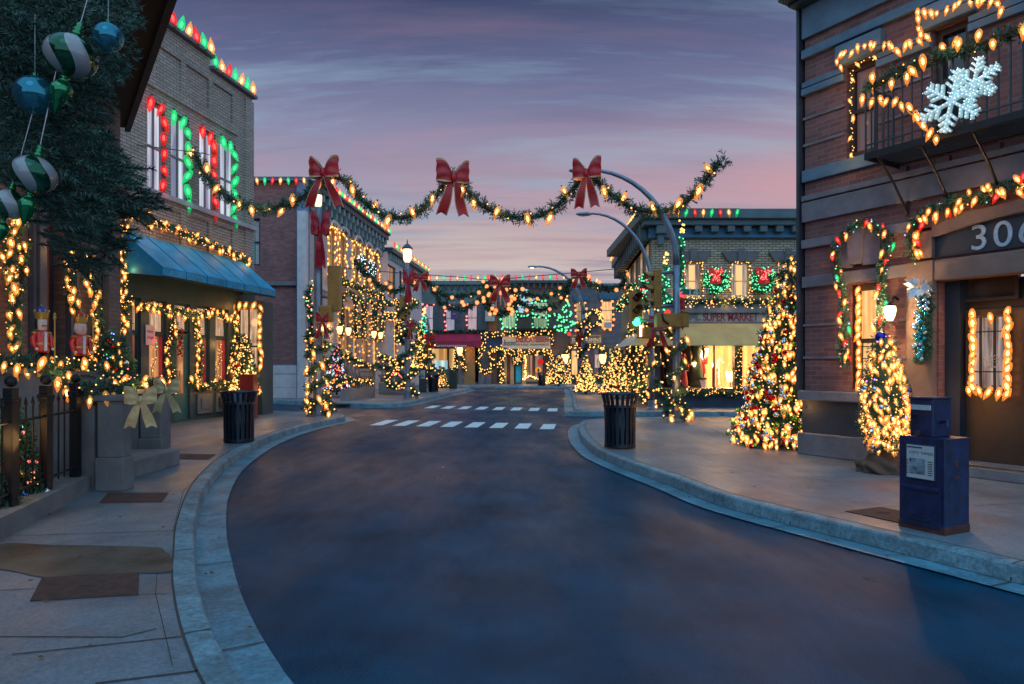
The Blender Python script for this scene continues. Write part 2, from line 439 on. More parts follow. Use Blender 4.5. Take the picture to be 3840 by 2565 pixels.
def shellbox(mb, x0, x1, y0, y1, z0, z1, mi=0, mroof=None, front=False):
    """the rest of a building: ends, back and roof"""
    mb.quad((x0, y1, z0), (x0, y0, z0), (x0, y0, z1), (x0, y1, z1), mi); mb.quad((x1, y0, z0), (x1, y1, z0), (x1, y1, z1), (x1, y0, z1), mi)
    mb.quad((x1, y1, z0), (x0, y1, z0), (x0, y1, z1), (x1, y1, z1), mi); mb.quad((x0, y0, z1), (x1, y0, z1), (x1, y1, z1), (x0, y1, z1), mi if mroof is None else mroof)
def window(root, x0, x1, z0, z1, y, fm, pm, nv=0, nh=1, fw=.06, name='window', sill=None, hz=None):
    mb = MB(); e = .002
    mb.box(x0 + e, x0 + fw, y - .04, y + .03, z0 + e, z1 - e); mb.box(x1 - fw, x1 - e, y - .04, y + .03, z0 + e, z1 - e)
    mb.box(x0 + fw, x1 - fw, y - .04, y + .03, z0 + e, z0 + fw); mb.box(x0 + fw, x1 - fw, y - .04, y + .03, z1 - fw, z1 - e)
    for i in range(nv):
        x = x0 + (x1 - x0) * (i + 1) / (nv + 1); mb.box(x - fw * .3, x + fw * .3, y - .025, y + .02, z0 + fw, z1 - fw)
    for i in range(nh):
        z = z0 + (z1 - z0) * ((i + 1) / (nh + 1) if hz is None else hz); mb.box(x0 + fw, x1 - fw, y - .035, y + .025, z - fw * .35, z + fw * .35)
    w = mb.build(name, fm, root, local=True)
    MB().box(x0 + fw * .5, x1 - fw * .5, y + .031, y + .04, z0 + fw * .5, z1 - fw * .5).build('pane', pm, w, local=True)
    if sill: MB().box(x0 - .08, x1 + .08, -.09, .0, z0 - .12, z0 - .002).build('sill', sill, w, local=True)
    return w
def part(root, name, m, *boxes, bev=0):
    mb = MB()
    for b in boxes: (mb.bbox(*b, bev) if bev else mb.box(*b))
    return mb.build(name, m, root, local=True)

def lettering(root, text, M, width, height, m, depth=.012, name='lettering', space=1.0, shear=0, bold=.0):
    cu = bpy.data.curves.new('t', 'FONT'); cu.body = text; cu.align_x = 'CENTER'; cu.size = 1; cu.extrude = .02; cu.space_character = space; cu.shear = shear; cu.offset = bold
    o = bpy.data.objects.new('t', cu); COL.objects.link(o); bpy.context.view_layer.update()
    me = bpy.data.meshes.new_from_object(o.evaluated_get(bpy.context.evaluated_depsgraph_get()))
    bpy.data.objects.remove(o); bpy.data.curves.remove(cu)
    xs = [v.co.x for v in me.vertices]; ys = [v.co.y for v in me.vertices]
    sx = width / (max(xs) - min(xs)); sy = height / (max(ys) - min(ys)); cx = (max(xs) + min(xs)) / 2; cy = (max(ys) + min(ys)) / 2
    inv = WM[root.name].inverted() @ M
    for v in me.vertices:
        v.co = inv @ Vector(((v.co.x - cx) * sx, -(v.co.z / .02) * depth, (v.co.y - cy) * sy))
    me.materials.clear(); me.materials.append(m); me.update()
    me.name = name; q = bpy.data.objects.new(name, me); COL.objects.link(q); q.parent = root; return q
def on(fr, t, d, z): return Matrix.Translation(fr.w(t, d, z)) @ Matrix.Rotation(fr.rot, 4, 'Z')
# ---------------------------------------------------------------- camera, sky, light
cam = bpy.data.cameras.new('camera'); co = bpy.data.objects.new('camera', cam); COL.objects.link(co); sc.camera = co
co.location = (0, 0, CH); co.rotation_euler = (R(90), 0, 0); cam.sensor_width = 36; cam.lens = 24; cam.shift_y = (HY - 1282.5) / 3840; cam.clip_end = 2000; cam.clip_start = .05
sc.view_settings.view_transform = 'Standard'; sc.view_settings.look = 'None'; sc.view_settings.exposure = 0; sc.view_settings.gamma = 1
sc.cycles.use_denoising = True; sc.cycles.max_bounces = 6; sc.cycles.transparent_max_bounces = 16
sc.cycles.sample_clamp_indirect = 4; sc.cycles.sample_clamp_direct = 0; sc.cycles.caustics_reflective = False; sc.cycles.caustics_refractive = False
sc.cycles.use_light_tree = True

w = bpy.data.worlds.new('World'); sc.world = w; w.use_nodes = True; nt = w.node_tree; N = nt.nodes; L = nt.links
bg = N['Background']; tc = N.new('ShaderNodeTexCoord'); sp = N.new('ShaderNodeSeparateXYZ'); L.new(tc.outputs['Generated'], sp.inputs[0])
def math_(op, a, b=None, c=None):
    n = N.new('ShaderNodeMath'); n.operation = op
    for i, x in enumerate((a, b, c)):
        if x is None: continue
        if isinstance(x, (int, float)): n.inputs[i].default_value = x
        else: L.new(x, n.inputs[i])
    return n.outputs[0]
zc = math_('MAXIMUM', sp.outputs[2], 0.0); zz = math_('ADD', zc, .22)
u_ = math_('DIVIDE', sp.outputs[0], zz); v_ = math_('DIVIDE', sp.outputs[1], zz)
cb = N.new('ShaderNodeCombineXYZ'); L.new(u_, cb.inputs[0]); L.new(v_, cb.inputs[1])
def noise_(rotz, scl, scale, detail=6, rough=.6, off=(0, 0, 0), dist=.0):
    mp = N.new('ShaderNodeMapping'); mp.inputs['Rotation'].default_value = (0, 0, R(rotz)); mp.inputs['Scale'].default_value = scl; mp.inputs['Location'].default_value = off
    L.new(cb.outputs[0], mp.inputs[0]); n = N.new('ShaderNodeTexNoise'); n.inputs['Scale'].default_value = scale; n.inputs['Detail'].default_value = detail
    n.inputs['Roughness'].default_value = rough; n.inputs['Distortion'].default_value = dist; L.new(mp.outputs[0], n.inputs['Vector']); return n.outputs['Fac']
n1 = noise_(-20, (.5, 1.1, 1), .8, 6, .55, (3, 1, 0), .2); n2 = noise_(-28, (.42, 2.1, 1), 1.25, 9, .64, (1.3, 4.4, 0), .25); n3 = noise_(4, (.55, 4.2, 1), 1.5, 6, .6, (7, 2, 0), .2)
zw = math_('ADD', sp.outputs[2], math_('MULTIPLY', math_('SUBTRACT', n1, .5), .22))
def ramp_(f, st):
    r = N.new('ShaderNodeValToRGB'); e = r.color_ramp.elements
    while len(e) < len(st): e.new(.5)
    for i, (p, c) in enumerate(st): e[i].position = p; e[i].color = tuple(c) + (1,)
    L.new(f, r.inputs[0]); return r.outputs[0]
base = ramp_(zw, [(0, (.64, .57, .48)), (.09, (.62, .55, .52)), (.17, (.51, .43, .45)), (.25, (.37, .31, .41)), (.32, (.25, .255, .40)), (.39, (.125, .145, .28)), (.47, (.032, .05, .125)), (.62, (.05, .09, .18)), (.8, (.28, .74, 1.12)), (1, (.32, .85, 1.3))])
def mix_(f, a, b):
    m = N.new('ShaderNodeMix'); m.data_type = 'RGBA'
    if isinstance(f, (int, float)): m.inputs[0].default_value = f
    else: L.new(f, m.inputs[0])
    for i, x in ((6, a), (7, b)):
        if isinstance(x, tuple): m.inputs[i].default_value = x + (1,)
        else: L.new(x, m.inputs[i])
    return m.outputs[2]
def mr_(f, a, b, c, d):
    m = N.new('ShaderNodeMapRange'); m.inputs[1].default_value = a; m.inputs[2].default_value = b; m.inputs[3].default_value = c; m.inputs[4].default_value = d; L.new(f, m.inputs[0]); return m.outputs[0]
mid = mr_(sp.outputs[2], .05, .18, 0, 1); mid2 = mr_(sp.outputs[2], .34, .52, 1, 0); band = math_('MULTIPLY', mid, mid2)
c = mix_(math_('MULTIPLY', mr_(n2, .48, .59, 0, .9), band), base, (.25, .37, .51))     # pale blue gaps
c = mix_(math_('MULTIPLY', mr_(n2, .30, .46, .5, 0), band), c, (.50, .26, .34))          # pink undersides
low = math_('MULTIPLY', mr_(sp.outputs[2], .02, .08, 0, 1), mr_(sp.outputs[2], .22, .32, 1, 0))
c = mix_(math_('MULTIPLY', mr_(n3, .52, .66, 0, .75), low), c, (.24, .22, .32))          # thin slate streaks low down
c = mix_(math_('MULTIPLY', mr_(n3, .30, .45, .25, 0), mid), c, (.09, .09, .18))
back = mr_(sp.outputs[1], -.35, .3, 0, 1)
pk = math_('MULTIPLY', math_('MULTIPLY', mr_(sp.outputs[2], .10, .20, 0, 1), mr_(sp.outputs[2], .26, .36, 1, 0)), math_('MULTIPLY', mr_(sp.outputs[0], -.25, .35, .15, 1), mr_(n1, .42, .6, 0, .75)))
c = mix_(pk, c, (.62, .34, .38))
c = mix_(back, mix_(mr_(sp.outputs[2], .0, .6, 0, 1), (.80, 1.05, 1.35), (.52, 1.0, 1.42)), c)
sky = N.new('ShaderNodeTexSky'); sky.sky_type = 'NISHITA'; sky.sun_disc = False; sky.sun_elevation = R(1.5); sky.sun_rotation = R(0)
s1 = N.new('ShaderNodeVectorMath'); s1.operation = 'SCALE'; s1.inputs[3].default_value = .004; L.new(sky.outputs[0], s1.inputs[0])
s2 = N.new('ShaderNodeVectorMath'); s2.operation = 'ADD'; L.new(c, s2.inputs[0]); L.new(s1.outputs[0], s2.inputs[1])
L.new(s2.outputs[0], bg.inputs[0]); bg.inputs[1].default_value = SKY_S
sl = bpy.data.lights.new('facade_fill', 'SUN'); sl.energy = .22; sl.angle = R(30); sl.color = (.4, .75, 1)  # dim blue fill added to give the facades shape after sunset
so = bpy.data.objects.new('facade_fill', sl); COL.objects.link(so); so.rotation_euler = (R(38), R(8), R(-10))

# ---------------------------------------------------------------- materials of the setting
def wet(name, col, r0, r1, scale=1.0, var=.45, bump=.25, tint=None):
    m = mat(name, col, .5, var, scale, bump, bscale=170); nt = m.node_tree; N = nt.nodes; L = nt.links
    n = N.new('ShaderNodeTexNoise'); n.inputs['Scale'].default_value = .55; n.inputs['Detail'].default_value = 7; n.inputs['Roughness'].default_value = .65
    tc = N.new('ShaderNodeTexCoord'); mp = N.new('ShaderNodeMapping'); mp.inputs['Rotation'].default_value = (0, 0, R(18)); mp.inputs['Scale'].default_value = (1, .3, 1)
    L.new(tc.outputs['Object'], mp.inputs[0]); L.new(mp.outputs[0], n.inputs['Vector'])
    r = N.new('ShaderNodeMapRange'); r.inputs[1].default_value = .35; r.inputs[2].default_value = .68; r.inputs[3].default_value = r0; r.inputs[4].default_value = r1
    L.new(n.outputs['Fac'], r.inputs[0]); L.new(r.outputs[0], N['Principled BSDF'].inputs['Roughness']); return m
asphalt = wet('asphalt', (.001, .038, .078), .26, .6, 1.1, .45, .35); asphalt.node_tree.nodes['Principled BSDF'].inputs['Specular IOR Level'].default_value = .07; asphalt.node_tree.nodes['Principled BSDF'].inputs['Specular Tint'].default_value = (.45, .75, 1, 1)
def speckle(m, sc_, lo, hi, amt, stain=0):
    nt = m.node_tree; N = nt.nodes; L = nt.links; b = N['Principled BSDF']; src = b.inputs['Base Color'].links[0].from_socket
    tc = N.new('ShaderNodeTexCoord'); n = N.new('ShaderNodeTexNoise'); n.inputs['Scale'].default_value = sc_; n.inputs['Detail'].default_value = 3; L.new(tc.outputs['Object'], n.inputs['Vector'])
    r = N.new('ShaderNodeMapRange'); r.inputs[1].default_value = .35; r.inputs[2].default_value = .7; r.inputs[3].default_value = lo; r.inputs[4].default_value = hi; L.new(n.outputs['Fac'], r.inputs[0])
    mx = N.new('ShaderNodeMix'); mx.data_type = 'RGBA'; mx.blend_type = 'MULTIPLY'; mx.inputs[0].default_value = amt; L.new(src, mx.inputs[6]); cb = N.new('ShaderNodeCombineColor')
    for i in range(3): L.new(r.outputs[0], cb.inputs[i])
    L.new(cb.outputs[0], mx.inputs[7]); out = mx.outputs[2]
    if stain:   # wandering tyre-dark and damp patches of their own
        n2 = N.new('ShaderNodeTexNoise'); n2.inputs['Scale'].default_value = stain; n2.inputs['Detail'].default_value = 9; n2.inputs['Roughness'].default_value = .7; n2.inputs['Distortion'].default_value = .6; L.new(tc.outputs['Object'], n2.inputs['Vector'])
        r2 = N.new('ShaderNodeMapRange'); r2.inputs[1].default_value = .5; r2.inputs[2].default_value = .62; r2.inputs[3].default_value = 0; r2.inputs[4].default_value = .5; L.new(n2.outputs['Fac'], r2.inputs[0])
        m2 = N.new('ShaderNodeMix'); m2.data_type = 'RGBA'; L.new(r2.outputs[0], m2.inputs[0]); L.new(out, m2.inputs[6]); m2.inputs[7].default_value = (.045, .045, .055, 1); out = m2.outputs[2]
    L.new(out, b.inputs['Base Color'])
speckle(asphalt, 130, .2, 2.1, 1.0)
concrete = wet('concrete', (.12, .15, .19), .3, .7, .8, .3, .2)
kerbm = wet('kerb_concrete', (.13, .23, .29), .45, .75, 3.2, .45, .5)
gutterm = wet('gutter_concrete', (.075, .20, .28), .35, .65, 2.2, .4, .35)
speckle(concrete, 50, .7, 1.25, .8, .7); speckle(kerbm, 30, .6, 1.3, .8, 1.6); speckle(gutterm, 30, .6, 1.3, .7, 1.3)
joint = mat('joint_dark', (.05, .035, .035), .9, .2)
paint = mat('road_paint', (.62, .66, .7), .55, .22, 9, .2)
rust = mat('rusty_plate', (.075, .036, .032), .75, .35, 14, .35, spec=.25)

mb = MB(); mb.quad((-400, -400, -.02), (400, -400, -.02), (400, 600, -.02), (-400, 600, -.02)); struct('ground', mb, mat('far_ground', (.05, .05, .055), .9, .3, .2))
mb = MB(); mb.quad((-45, -14, 0), (45, -14, 0), (45, 70, 0), (-45, 70, 0)); struct('road', mb, asphalt, 'dark wet asphalt road curving between two pavements')

def offs(path, d):
    out = []
    for i, p in enumerate(path):
        a = path[max(i - 1, 0)]; b = path[min(i + 1, len(path) - 1)]; t = Vector((b[0] - a[0], b[1] - a[1])).normalized()
        out.append(Vector((p[0] + t.y * d, p[1] - t.x * d)))
    return out
def pavement(name, J, rest, side, gut=.5, label=None, seams=()):
    """J: back-of-kerb line (pavement to the left of travel if side=1), rest: points closing the pavement polygon"""
    J = [Vector(p) for p in smooth_path([Vector((p[0], p[1], 0)) for p in J], 5)]; J = [Vector((p.x, p.y)) for p in J]
    mb = MB(); mb.prism([tuple(p) for p in J] + rest, -.01, .15, 0)
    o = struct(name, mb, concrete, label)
    prof = [(0.012, .15), (.012, .152), (.13, .152), (.15, .147), (.162, .13), (.178, .016)]
    mb = MB(); rows = [[(q.x, q.y, z) for q in offs(J, side * d)] for d, z in prof]
    for a, b in zip(rows, rows[1:]):
        for i in range(len(J) - 1):
            f = (a[i], a[i + 1], b[i + 1], b[i]); mb.quad(*(f if side < 0 else f[::-1]))
    acc = 0; A = offs(J, side * .181); B = offs(J, side * -.001); C_ = offs(J, side * (.178 + gut))
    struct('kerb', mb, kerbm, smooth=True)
    g = MB()
    rows = [[(q.x, q.y, z) for q in offs(J, side * d)] for d, z in [(.176, .012), (.176 + gut * .4, .006), (.176 + gut, .014)]]
    for a, b in zip(rows, rows[1:]):
        for i in range(len(J) - 1):
            f = (a[i], a[i + 1], b[i + 1], b[i]); g.quad(*(f if side < 0 else f[::-1]))
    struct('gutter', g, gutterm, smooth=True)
    s = MB()
    for i in range(len(J) - 1):    # dark joint along the back of the kerb, butt joints across kerb and gutter
        a, b = J[i], J[i + 1]; q0, q1 = offs(J, side * .014)[i], offs(J, side * .014)[i + 1]
        s.quad((a.x, a.y, .1535), (b.x, b.y, .1535), (q1.x, q1.y, .1535), (q0.x, q0.y, .1535))
        acc += (b - a).length
        if acc > 1.9:
            acc = 0; t = (b - a).normalized() * .007
            for d0, d1, z0, z1 in ((.012, .15, .154, .154), (.15, .18, .149, .02), (.18, .176 + gut, .017, .018)):
                c0, c1 = offs(J, side * d0)[i], offs(J, side * d1)[i]
                s.quad((c0.x - t.x, c0.y - t.y, z0), (c0.x + t.x, c0.y + t.y, z0), (c1.x + t.x, c1.y + t.y, z1), (c1.x - t.x, c1.y - t.y, z1))
    for a, b, wd in seams:
        a, b = Vector(a), Vector(b); n = (b - a).normalized(); n = Vector((-n.y, n.x, 0)) * wd * .55
        s.quad(*[Vector((p.x, p.y, .1535)) for p in (a - n, b - n, b + n, a + n)])
    struct('pavement_joints', s, joint)
    return J

g18 = lambda x, y: tuple(G(18, x, y)[:2]); g19 = lambda x, y: tuple(G(19, x, y)[:2])
JL = [(6, -7), (2.6, -2.2), (.8, .2), (-.55, 1.95), g18(1480, 1200), g18(1390, 1000), g18(1320, 800), g18(1275, 600), g18(1255, 400), g18(1265, 230),
      g18(1295, 0), (-4.04, 8.61), (-4.75, 11.04), (-5.30, 14.2), (-5.42, 17.0), (-5.2, 19.3), (-5.15, 20.4), (-5.7, 21.4), (-7.0, 22.1), (-9.2, 23.0), (-20, 26)]
S3 = lambda x, y: tuple(G(3, x, y)); S18 = lambda x, y: tuple(G(18, x, y)); S19 = lambda x, y: tuple(G(19, x, y)); S12 = lambda x, y: tuple(G(12, x, y))
pavement('pavement', JL, [(-20, -7)], 1, .27, 'near left pavement of worn concrete slabs', [
    (S18(60, 118), S18(1272, 82), .008), (S18(0, 520), S18(255, 505), .008), (S18(1020, 550), S18(1262, 541), .006), (S18(0, 858), S18(900, 862), .01), (S18(900, 862), S18(1150, 800), .01),
    (S18(90, 990), S18(1330, 858), .012), (S18(700, 1203), S18(1450, 1110), .018), (S18(1145, 560), S18(1265, 1070), .004), (S18(1165, 200), S18(1140, 560), .004),
    (S3(840, 1318), S3(1480, 1308), .01), (S3(860, 1225), S3(1560, 1215), .009), (S3(1390, 950), S3(1830, 950), .01), (S3(1540, 1215), S3(1450, 1560), .005), (S3(1540, 1215), S3(1800, 950), .005),
    (S3(1500, 1080), S3(1700, 1078), .008)])
JR = [(8.6, -7), (6.4, -1.5), (5.1, 1.9), (4.25, 4.5), tuple(G(12, 2103, 1480)[:2]), g19(2348, 970), g19(1600, 790), g19(1230, 660), g19(940, 565), g19(700, 480), g19(550, 410), g19(440, 310), g19(420, 232), (2.3, 18.9), (3.4, 19.3), (5.0, 18.7), (9.0, 16.9), (20, 12)]
pavement('pavement', JR, [(20, -7)], -1, .25, 'near right pavement of pale concrete slabs', [
    (S19(730, 485), S19(1800, 478), .012), (S19(1310, 220), S19(1600, 355), .02), (S19(1780, 450), S19(1810, 475), .012), (S19(430, 235), S19(560, 235), .02),
    (S19(1000, 585), S19(1575, 577), .006), (S19(1575, 577), S19(1935, 660), .01), (S19(1160, 632), S19(1740, 618), .006), (S19(1290, 583), S19(1615, 668), .008), (S19(1450, 662), S19(2348, 656), .008),
    (S12(1750, 1105), S12(2103, 1080), .008), (S12(830, 1150), S12(1235, 1100), .008), (S12(1080, 1225), S12(1235, 1215), .008), (S12(340, 905), S12(1240, 900), .009)])
JF = [(-22, 31), (-11.1, 29.6), (-7.6, 28.0), (-5.4, 26.7), (-4.7, 27.0), (-4.4, 28.6), (-3.6, 37), (-2.95, 44.6), (-3.3, 45.6), (-5, 46), (-22, 46)]
pavement('pavement', JF, [], 1, .35, 'far left pavement in front of the cream terrace')
JG = [(22, 45.5), (5.5, 45.5), (4.1, 45.0), (3.9, 44), (3.25, 35), (2.4, 24.5), (2.6, 22.8), (3.6, 22.3), (22, 22.2)]
pavement('pavement', JG, [], 1, .35, 'far right pavement around the corner shop')
pavement('pavement', [(-30, 49), (-10, 49), (10, 49), (30, 49)], [(30, 60), (-30, 60)], 1, .3, 'pavement along the far row of shops')

mb = MB()
for i in range(8):
    x = -3.93 + i * .664; yb = 18.75 - .16 * i; yt = yb + 1.85 - .05 * i
    mb.quad((x, yb, .004), (x + .36, yb, .004), (x + .36 + .16, yt, .004), (x + .16, yt, .004))
for i in range(8):
    x = -3.4 + i * .665; yb = 26.2 - .25 * i; yt = yb + 1.7
    mb.quad((x, yb, .004), (x + .36, yb, .004), (x + .5, yt, .004), (x + .14, yt, .004))
for i in range(5):
    y = 20.2 + i * .42; mb.quad((3.2, y, .004), (5.4, y - .1, .004), (5.4, y + .05, .004), (3.2, y + .12, .004))
struct('crosswalk_markings', mb, paint)
mb = MB()
mb.poly([G(18, x, y, .1565) for x, y, _z in smooth_path([Vector((a_, b_, 0)) for a_, b_ in [(-60, 365), (-60, 180), (0, 180)]], 3) and [(p.x, p.y, 0) for p in smooth_path([Vector((a_, b_, 0)) for a_, b_ in [(0, 360), (0, 180), (380, 182), (800, 188), (1150, 200), (1215, 235), (1250, 262), (1252, 375), (1020, 388), (640, 400), (330, 418), (120, 378), (0, 360)]], 5)]])
o = struct('puddle', mb, mat('brown_water_film', (.085, .068, .06), .5, .5, 2.2, .1, spec=.08)); 
def plate(label, pts, c):
    mb = MB(); q = [G(c, x, y, .15) for x, y in pts]
    mb.prism([tuple(p[:2]) for p in q], .148, .158); r = thing('access_cover', label, 'access cover', Vector((q[0].x, q[0].y, .15)), 'rusty access covers in the pavements')
    mb.build('cover_plate', rust, r)
    mb = MB(); cc = sum(q, Vector()) / len(q)
    e = (q[1] - q[0]).normalized(); mb.box(-.06, .06, -.012, .012, 0, .004, M=Matrix.Translation((cc.x, cc.y, .158))); mb.build('lifting_slot', joint, r)
plate('rusty steel cover nearest the viewer in the left pavement, beside the brown wet patch', [(220, 600), (1015, 552), (1022, 390), (308, 428)], 18)
plate('rusty cover in the left pavement in front of the near stone gate pillar', [(835, 1313), (1362, 1304), (1418, 1230), (908, 1232)], 3)
plate('rusty cover in the left pavement level with the far stone gate pillar', [(1388, 945), (1752, 948), (1812, 908), (1462, 900)], 3)
plate('rusty cover in the right pavement beside the blue newspaper box', [(870, 1142), (1255, 1225), (1300, 1150), (1110, 1112)], 12)

# ================================================================ BUILDINGS
stone = mat('grey_stone', (.145, .14, .165), .85, .28, 2.5, .35)
bluestone = mat('blue_grey_stone', (.085, .15, .22), .8, .3, 2.2, .35)
darkwood = mat('dark_teal_paint', (.012, .04, .05), .45, .3, 4, .1)
black = mat('black_metal', (.012, .013, .017), .45, .3, 8, .1, metal=.4)
roofm = mat('roof_felt', (.03, .03, .035), .9, .2, 2)
whitep = mat('off_white_paint', (.52, .47, .50), .7, .15, 3, .1)
beige = brick('beige_brick', (.33, .275, .25), (.43, .36, .32), (.06, .05, .045), .26, .085, .008, .35, (.07, .06, .06))
redbrick = brick('red_brick', (.23, .08, .08), (.34, .14, .13), (.13, .10, .10), .22, .075, .008, .6, (.07, .04, .06))
nearred = brick('near_red_brick', (.15, .058, .055), (.24, .10, .088), (.17, .15, .16), .225, .078, .006, .7, (.06, .03, .04))
creambrick = brick('cream_brick', (.34, .28, .20), (.47, .39, .29), (.05, .05, .05), .26, .085, .012, .3, (.13, .11, .09))
greybrick = brick('grey_painted_brick', (.085, .10, .125), (.11, .125, .15), (.05, .06, .075), .3, .1, .01, .3, (.04, .05, .06))
palebrick = brick('pale_terrace_brick', (.44, .39, .40), (.52, .46, .46), (.22, .2, .2), .26, .085, .01, .3, (.2, .18, .2))
litcream = curtain('lit_cream_curtain', (.75, .33, .08), (1, .62, .26), 1.1)
litpale = curtain('lit_pale_curtain', (.38, .36, .42), (.85, .72, .62), .7)
litpink = curtain('lit_pink_curtain', (.50, .32, .42), (.85, .62, .68), .62, 16)
litwhite = curtain('lit_white_curtain', (.20, .22, .36), (.8, .86, 1), .85, 5)
litgreen = curtain('lit_green_curtain', (.16, .42, .20), (.6, .75, .42), .7, 10)
dimwarm = curtain('dim_warm_room', (.10, .035, .02), (.55, .25, .09), .7, 5)
darkglass = mat('dark_glass', (.02, .03, .045), .08, .4, 2, spec=.8)

# ---- left corner shop of beige brick
F1 = Fr(-9.80, 13.15, .177, 1.0)
b1 = thing('corner_shop', 'beige brick two storey corner shop behind the blue awning on the left', 'building', F1.M)
sc1 = F1.hit(1, 2115, 830)[0]
zt1 = F1.hit(1, 2115, 826)[1]; sstep = F1.hit(1, 1762, 580)[0]; zt2 = F1.hit(1, 1760, 485)[1]
wins = [F1.rect(1, 1236, 800, 1388, 900), F1.rect(1, 1436, 905, 1592, 1000), F1.rect(1, 1675, 1082, 1812, 1150), F1.rect(1, 1848, 1190, 1982, 1255)]
zsill = F1.hit(2, 1600, 170)[1]; ztop = max(F1.hit(1, 1240, 800)[1], F1.hit(1, 1848, 1185)[1])
H = []
for (a, b_, c_, d_) in wins: H.append((a, b_, zsill, ztop))
ztop = sum(F1.hit(1, x, y)[1] for x, y in ((1240, 800), (1440, 905), (1680, 1080), (1850, 1190))) / 4
H = [(h[0], h[1], zsill, ztop) for h in H]
z2 = 3.95
mb = MB(); wall(mb, -1, sc1, z2, zt1, H, depth=.14)
wall(mb, -1, sstep, zt1, zt2, [])
shellbox(mb, -1, sstep, 0, 9, zt1, zt2); shellbox(mb, -1, sc1, 0, 9, .1, zt1)
mb.quad((sc1, 0, 0), (sc1, 9, 0), (sc1, 9, zt1), (sc1, 0, zt1))
# raised brick ribs round the sunk panels
panels = [(x0, x1) for x0, x1 in [(F1.hit(1, 1290, 500)[0], F1.hit(1, 1508, 500)[0]), (F1.hit(1, 1550, 600)[0], F1.hit(1, 1740, 700)[0]), (F1.hit(1, 1775, 800)[0], F1.hit(1, 1940, 900)[0])]]
zp0 = F1.hit(1, 1740, 915)[1]; zp1 = F1.hit(1, 1740, 665)[1]
xs = [-1] + [v for p_ in panels for v in p_] + [F1.hit(1, 1985, 900)[0]]
for i in range(0, len(xs), 2): mb.box(xs[i], xs[i + 1], -.06, -.001, zp0, zp1)
mb.box(-1, xs[-1], -.06, -.001, zp1 + .002, zt1 - .16); mb.box(-1, xs[-1], -.06, -.001, zp0 - .3, zp0 - .002)
zb0, zb1 = z2 + .35, zsill - .32
for i in range(0, len(xs), 2): mb.box(xs[i], xs[i + 1], -.06, -.001, zb0, zb1)
mb.box(-1, xs[-1], -.06, -.001, zb1 + .002, zsill - .14); mb.box(F1.hit(1, 2050, 900)[0], sc1 + .01, -.07, -.001, z2, zt1 - .16)
mb.build('wall', beige, b1, local=True)
part(b1, 'coping', stone, (sstep + .002, sc1 + .12, -.14, .3, zt1, zt1 + .09), (-1, sstep + .1, -.14, .3, zt2, zt2 + .09))
part(b1, 'sill_course', mat('pale_sill', (.36, .34, .38), .7, .15, 4), (-1, sc1 + .1, -.16, -.002, zsill - .13, zsill))
for i, h in enumerate(H):
    window(b1, h[0], h[1], h[2] + .002, h[3], .1, mat('mauve_frame', (.20, .17, .19), .5, .15), litwhite, nv=1, nh=1, fw=.08)
# ground floor shop front
fz = F1.hit(3, 1740, 350)[1]
sg0 = F1.hit(2, 1035, 900)[0]; sg1 = F1.hit(2, 1850, 1000)[0]
cols = [(1030, 1100), (1165, 1308), (1370, 1495), (1550, 1655), (1700, 1805)]
Hs = []
for i, (xa, xb) in enumerate(cols):
    a = F1.hit(2, xa, 900)[0]; b_ = F1.hit(2, xb, 900)[0]; Hs.append((a, b_, .2 if i == 2 else .95, 3.3))
part(b1, 'brick_pier', beige, (-1, Hs[0][0] - .35, -.08, .0, .1, z2 - .002))
mb = MB(); wall(mb, Hs[0][0] - .35, sc1 + .02, .15, z2 - .002, Hs, y=-.1, depth=.14)
mb.quad((sc1 + .02, -.1, .15), (sc1 + .02, 3, .15), (sc1 + .02, 3, z2), (sc1 + .02, -.1, z2))
for a, b_, c_, d_ in Hs:
    if c_ > .5: mb.bbox(a - .04, b_ + .04, -.16, -.102, .92, .99, .012)
mb.build('shop_front', mat('grey_teal_paint', (.03, .06, .07), .55, .3, 3, .15), b1, local=True)
bulk = mat('grey_panel_paint', (.11, .125, .14), .6, .2, 3, .1)
for j, i in enumerate((0, 1, 3, 4)):
    a, b_, c_, d_ = Hs[i]; mb = MB(); mb.bbox(a - .02, b_ + .05, -.15, -.101, .3, .86, .015); mb.bbox(a + .12, b_ - .1, -.17, -.151, .42, .74, .015); mb.build('bulkhead_panel', bulk, b1, local=True)
part(b1, 'vent_grille', black, *[(Hs[4][0] + .05, Hs[4][1] - .05, -.178, -.171, .45 + k * .05, .475 + k * .05) for k in range(6)])
shopdark = curtain('shop_red_room', (.12, .035, .02), (.85, .38, .13), .9, 4)
lace = curtain('lace_curtain', (.24, .14, .09), (.72, .46, .28), 1.0, 26)
for i, (a, b_, c_, d_) in enumerate(Hs):
    if i == 2:
        dr = part(b1, 'door', mat('teal_door', (.02, .10, .10), .5, .2, 4), (a + .02, a + .16, -.04, .0, .2, 2.5), (b_ - .16, b_ - .02, -.04, .0, .2, 2.5), (a + .16, b_ - .16, -.04, 0, .2, .9), (a + .16, b_ - .16, -.04, 0, 2.35, 2.5))
        part(dr, 'glass', shopdark, (a + .16, b_ - .16, -.02, -.01, .9, 2.35))
        MB().tube([(a + .2, -.1, 1.1), (a + .2, -.1, 1.5)], .015).build('handle', mat('brass', (.5, .35, .1), .3, .1, metal=1), dr, local=True)
        window(b1, a, b_, 2.55, 3.3, .0, darkwood, lace, 0, 0, .06, 'transom_window')
    else:
        window(b1, a, b_, 2.45, 3.3, .0, darkwood, lace, 0, 0, .06, 'transom_window'); window(b1, a, b_, .97, 2.448, .0, darkwood, shopdark, 0, 0, .06, 'shop_window')
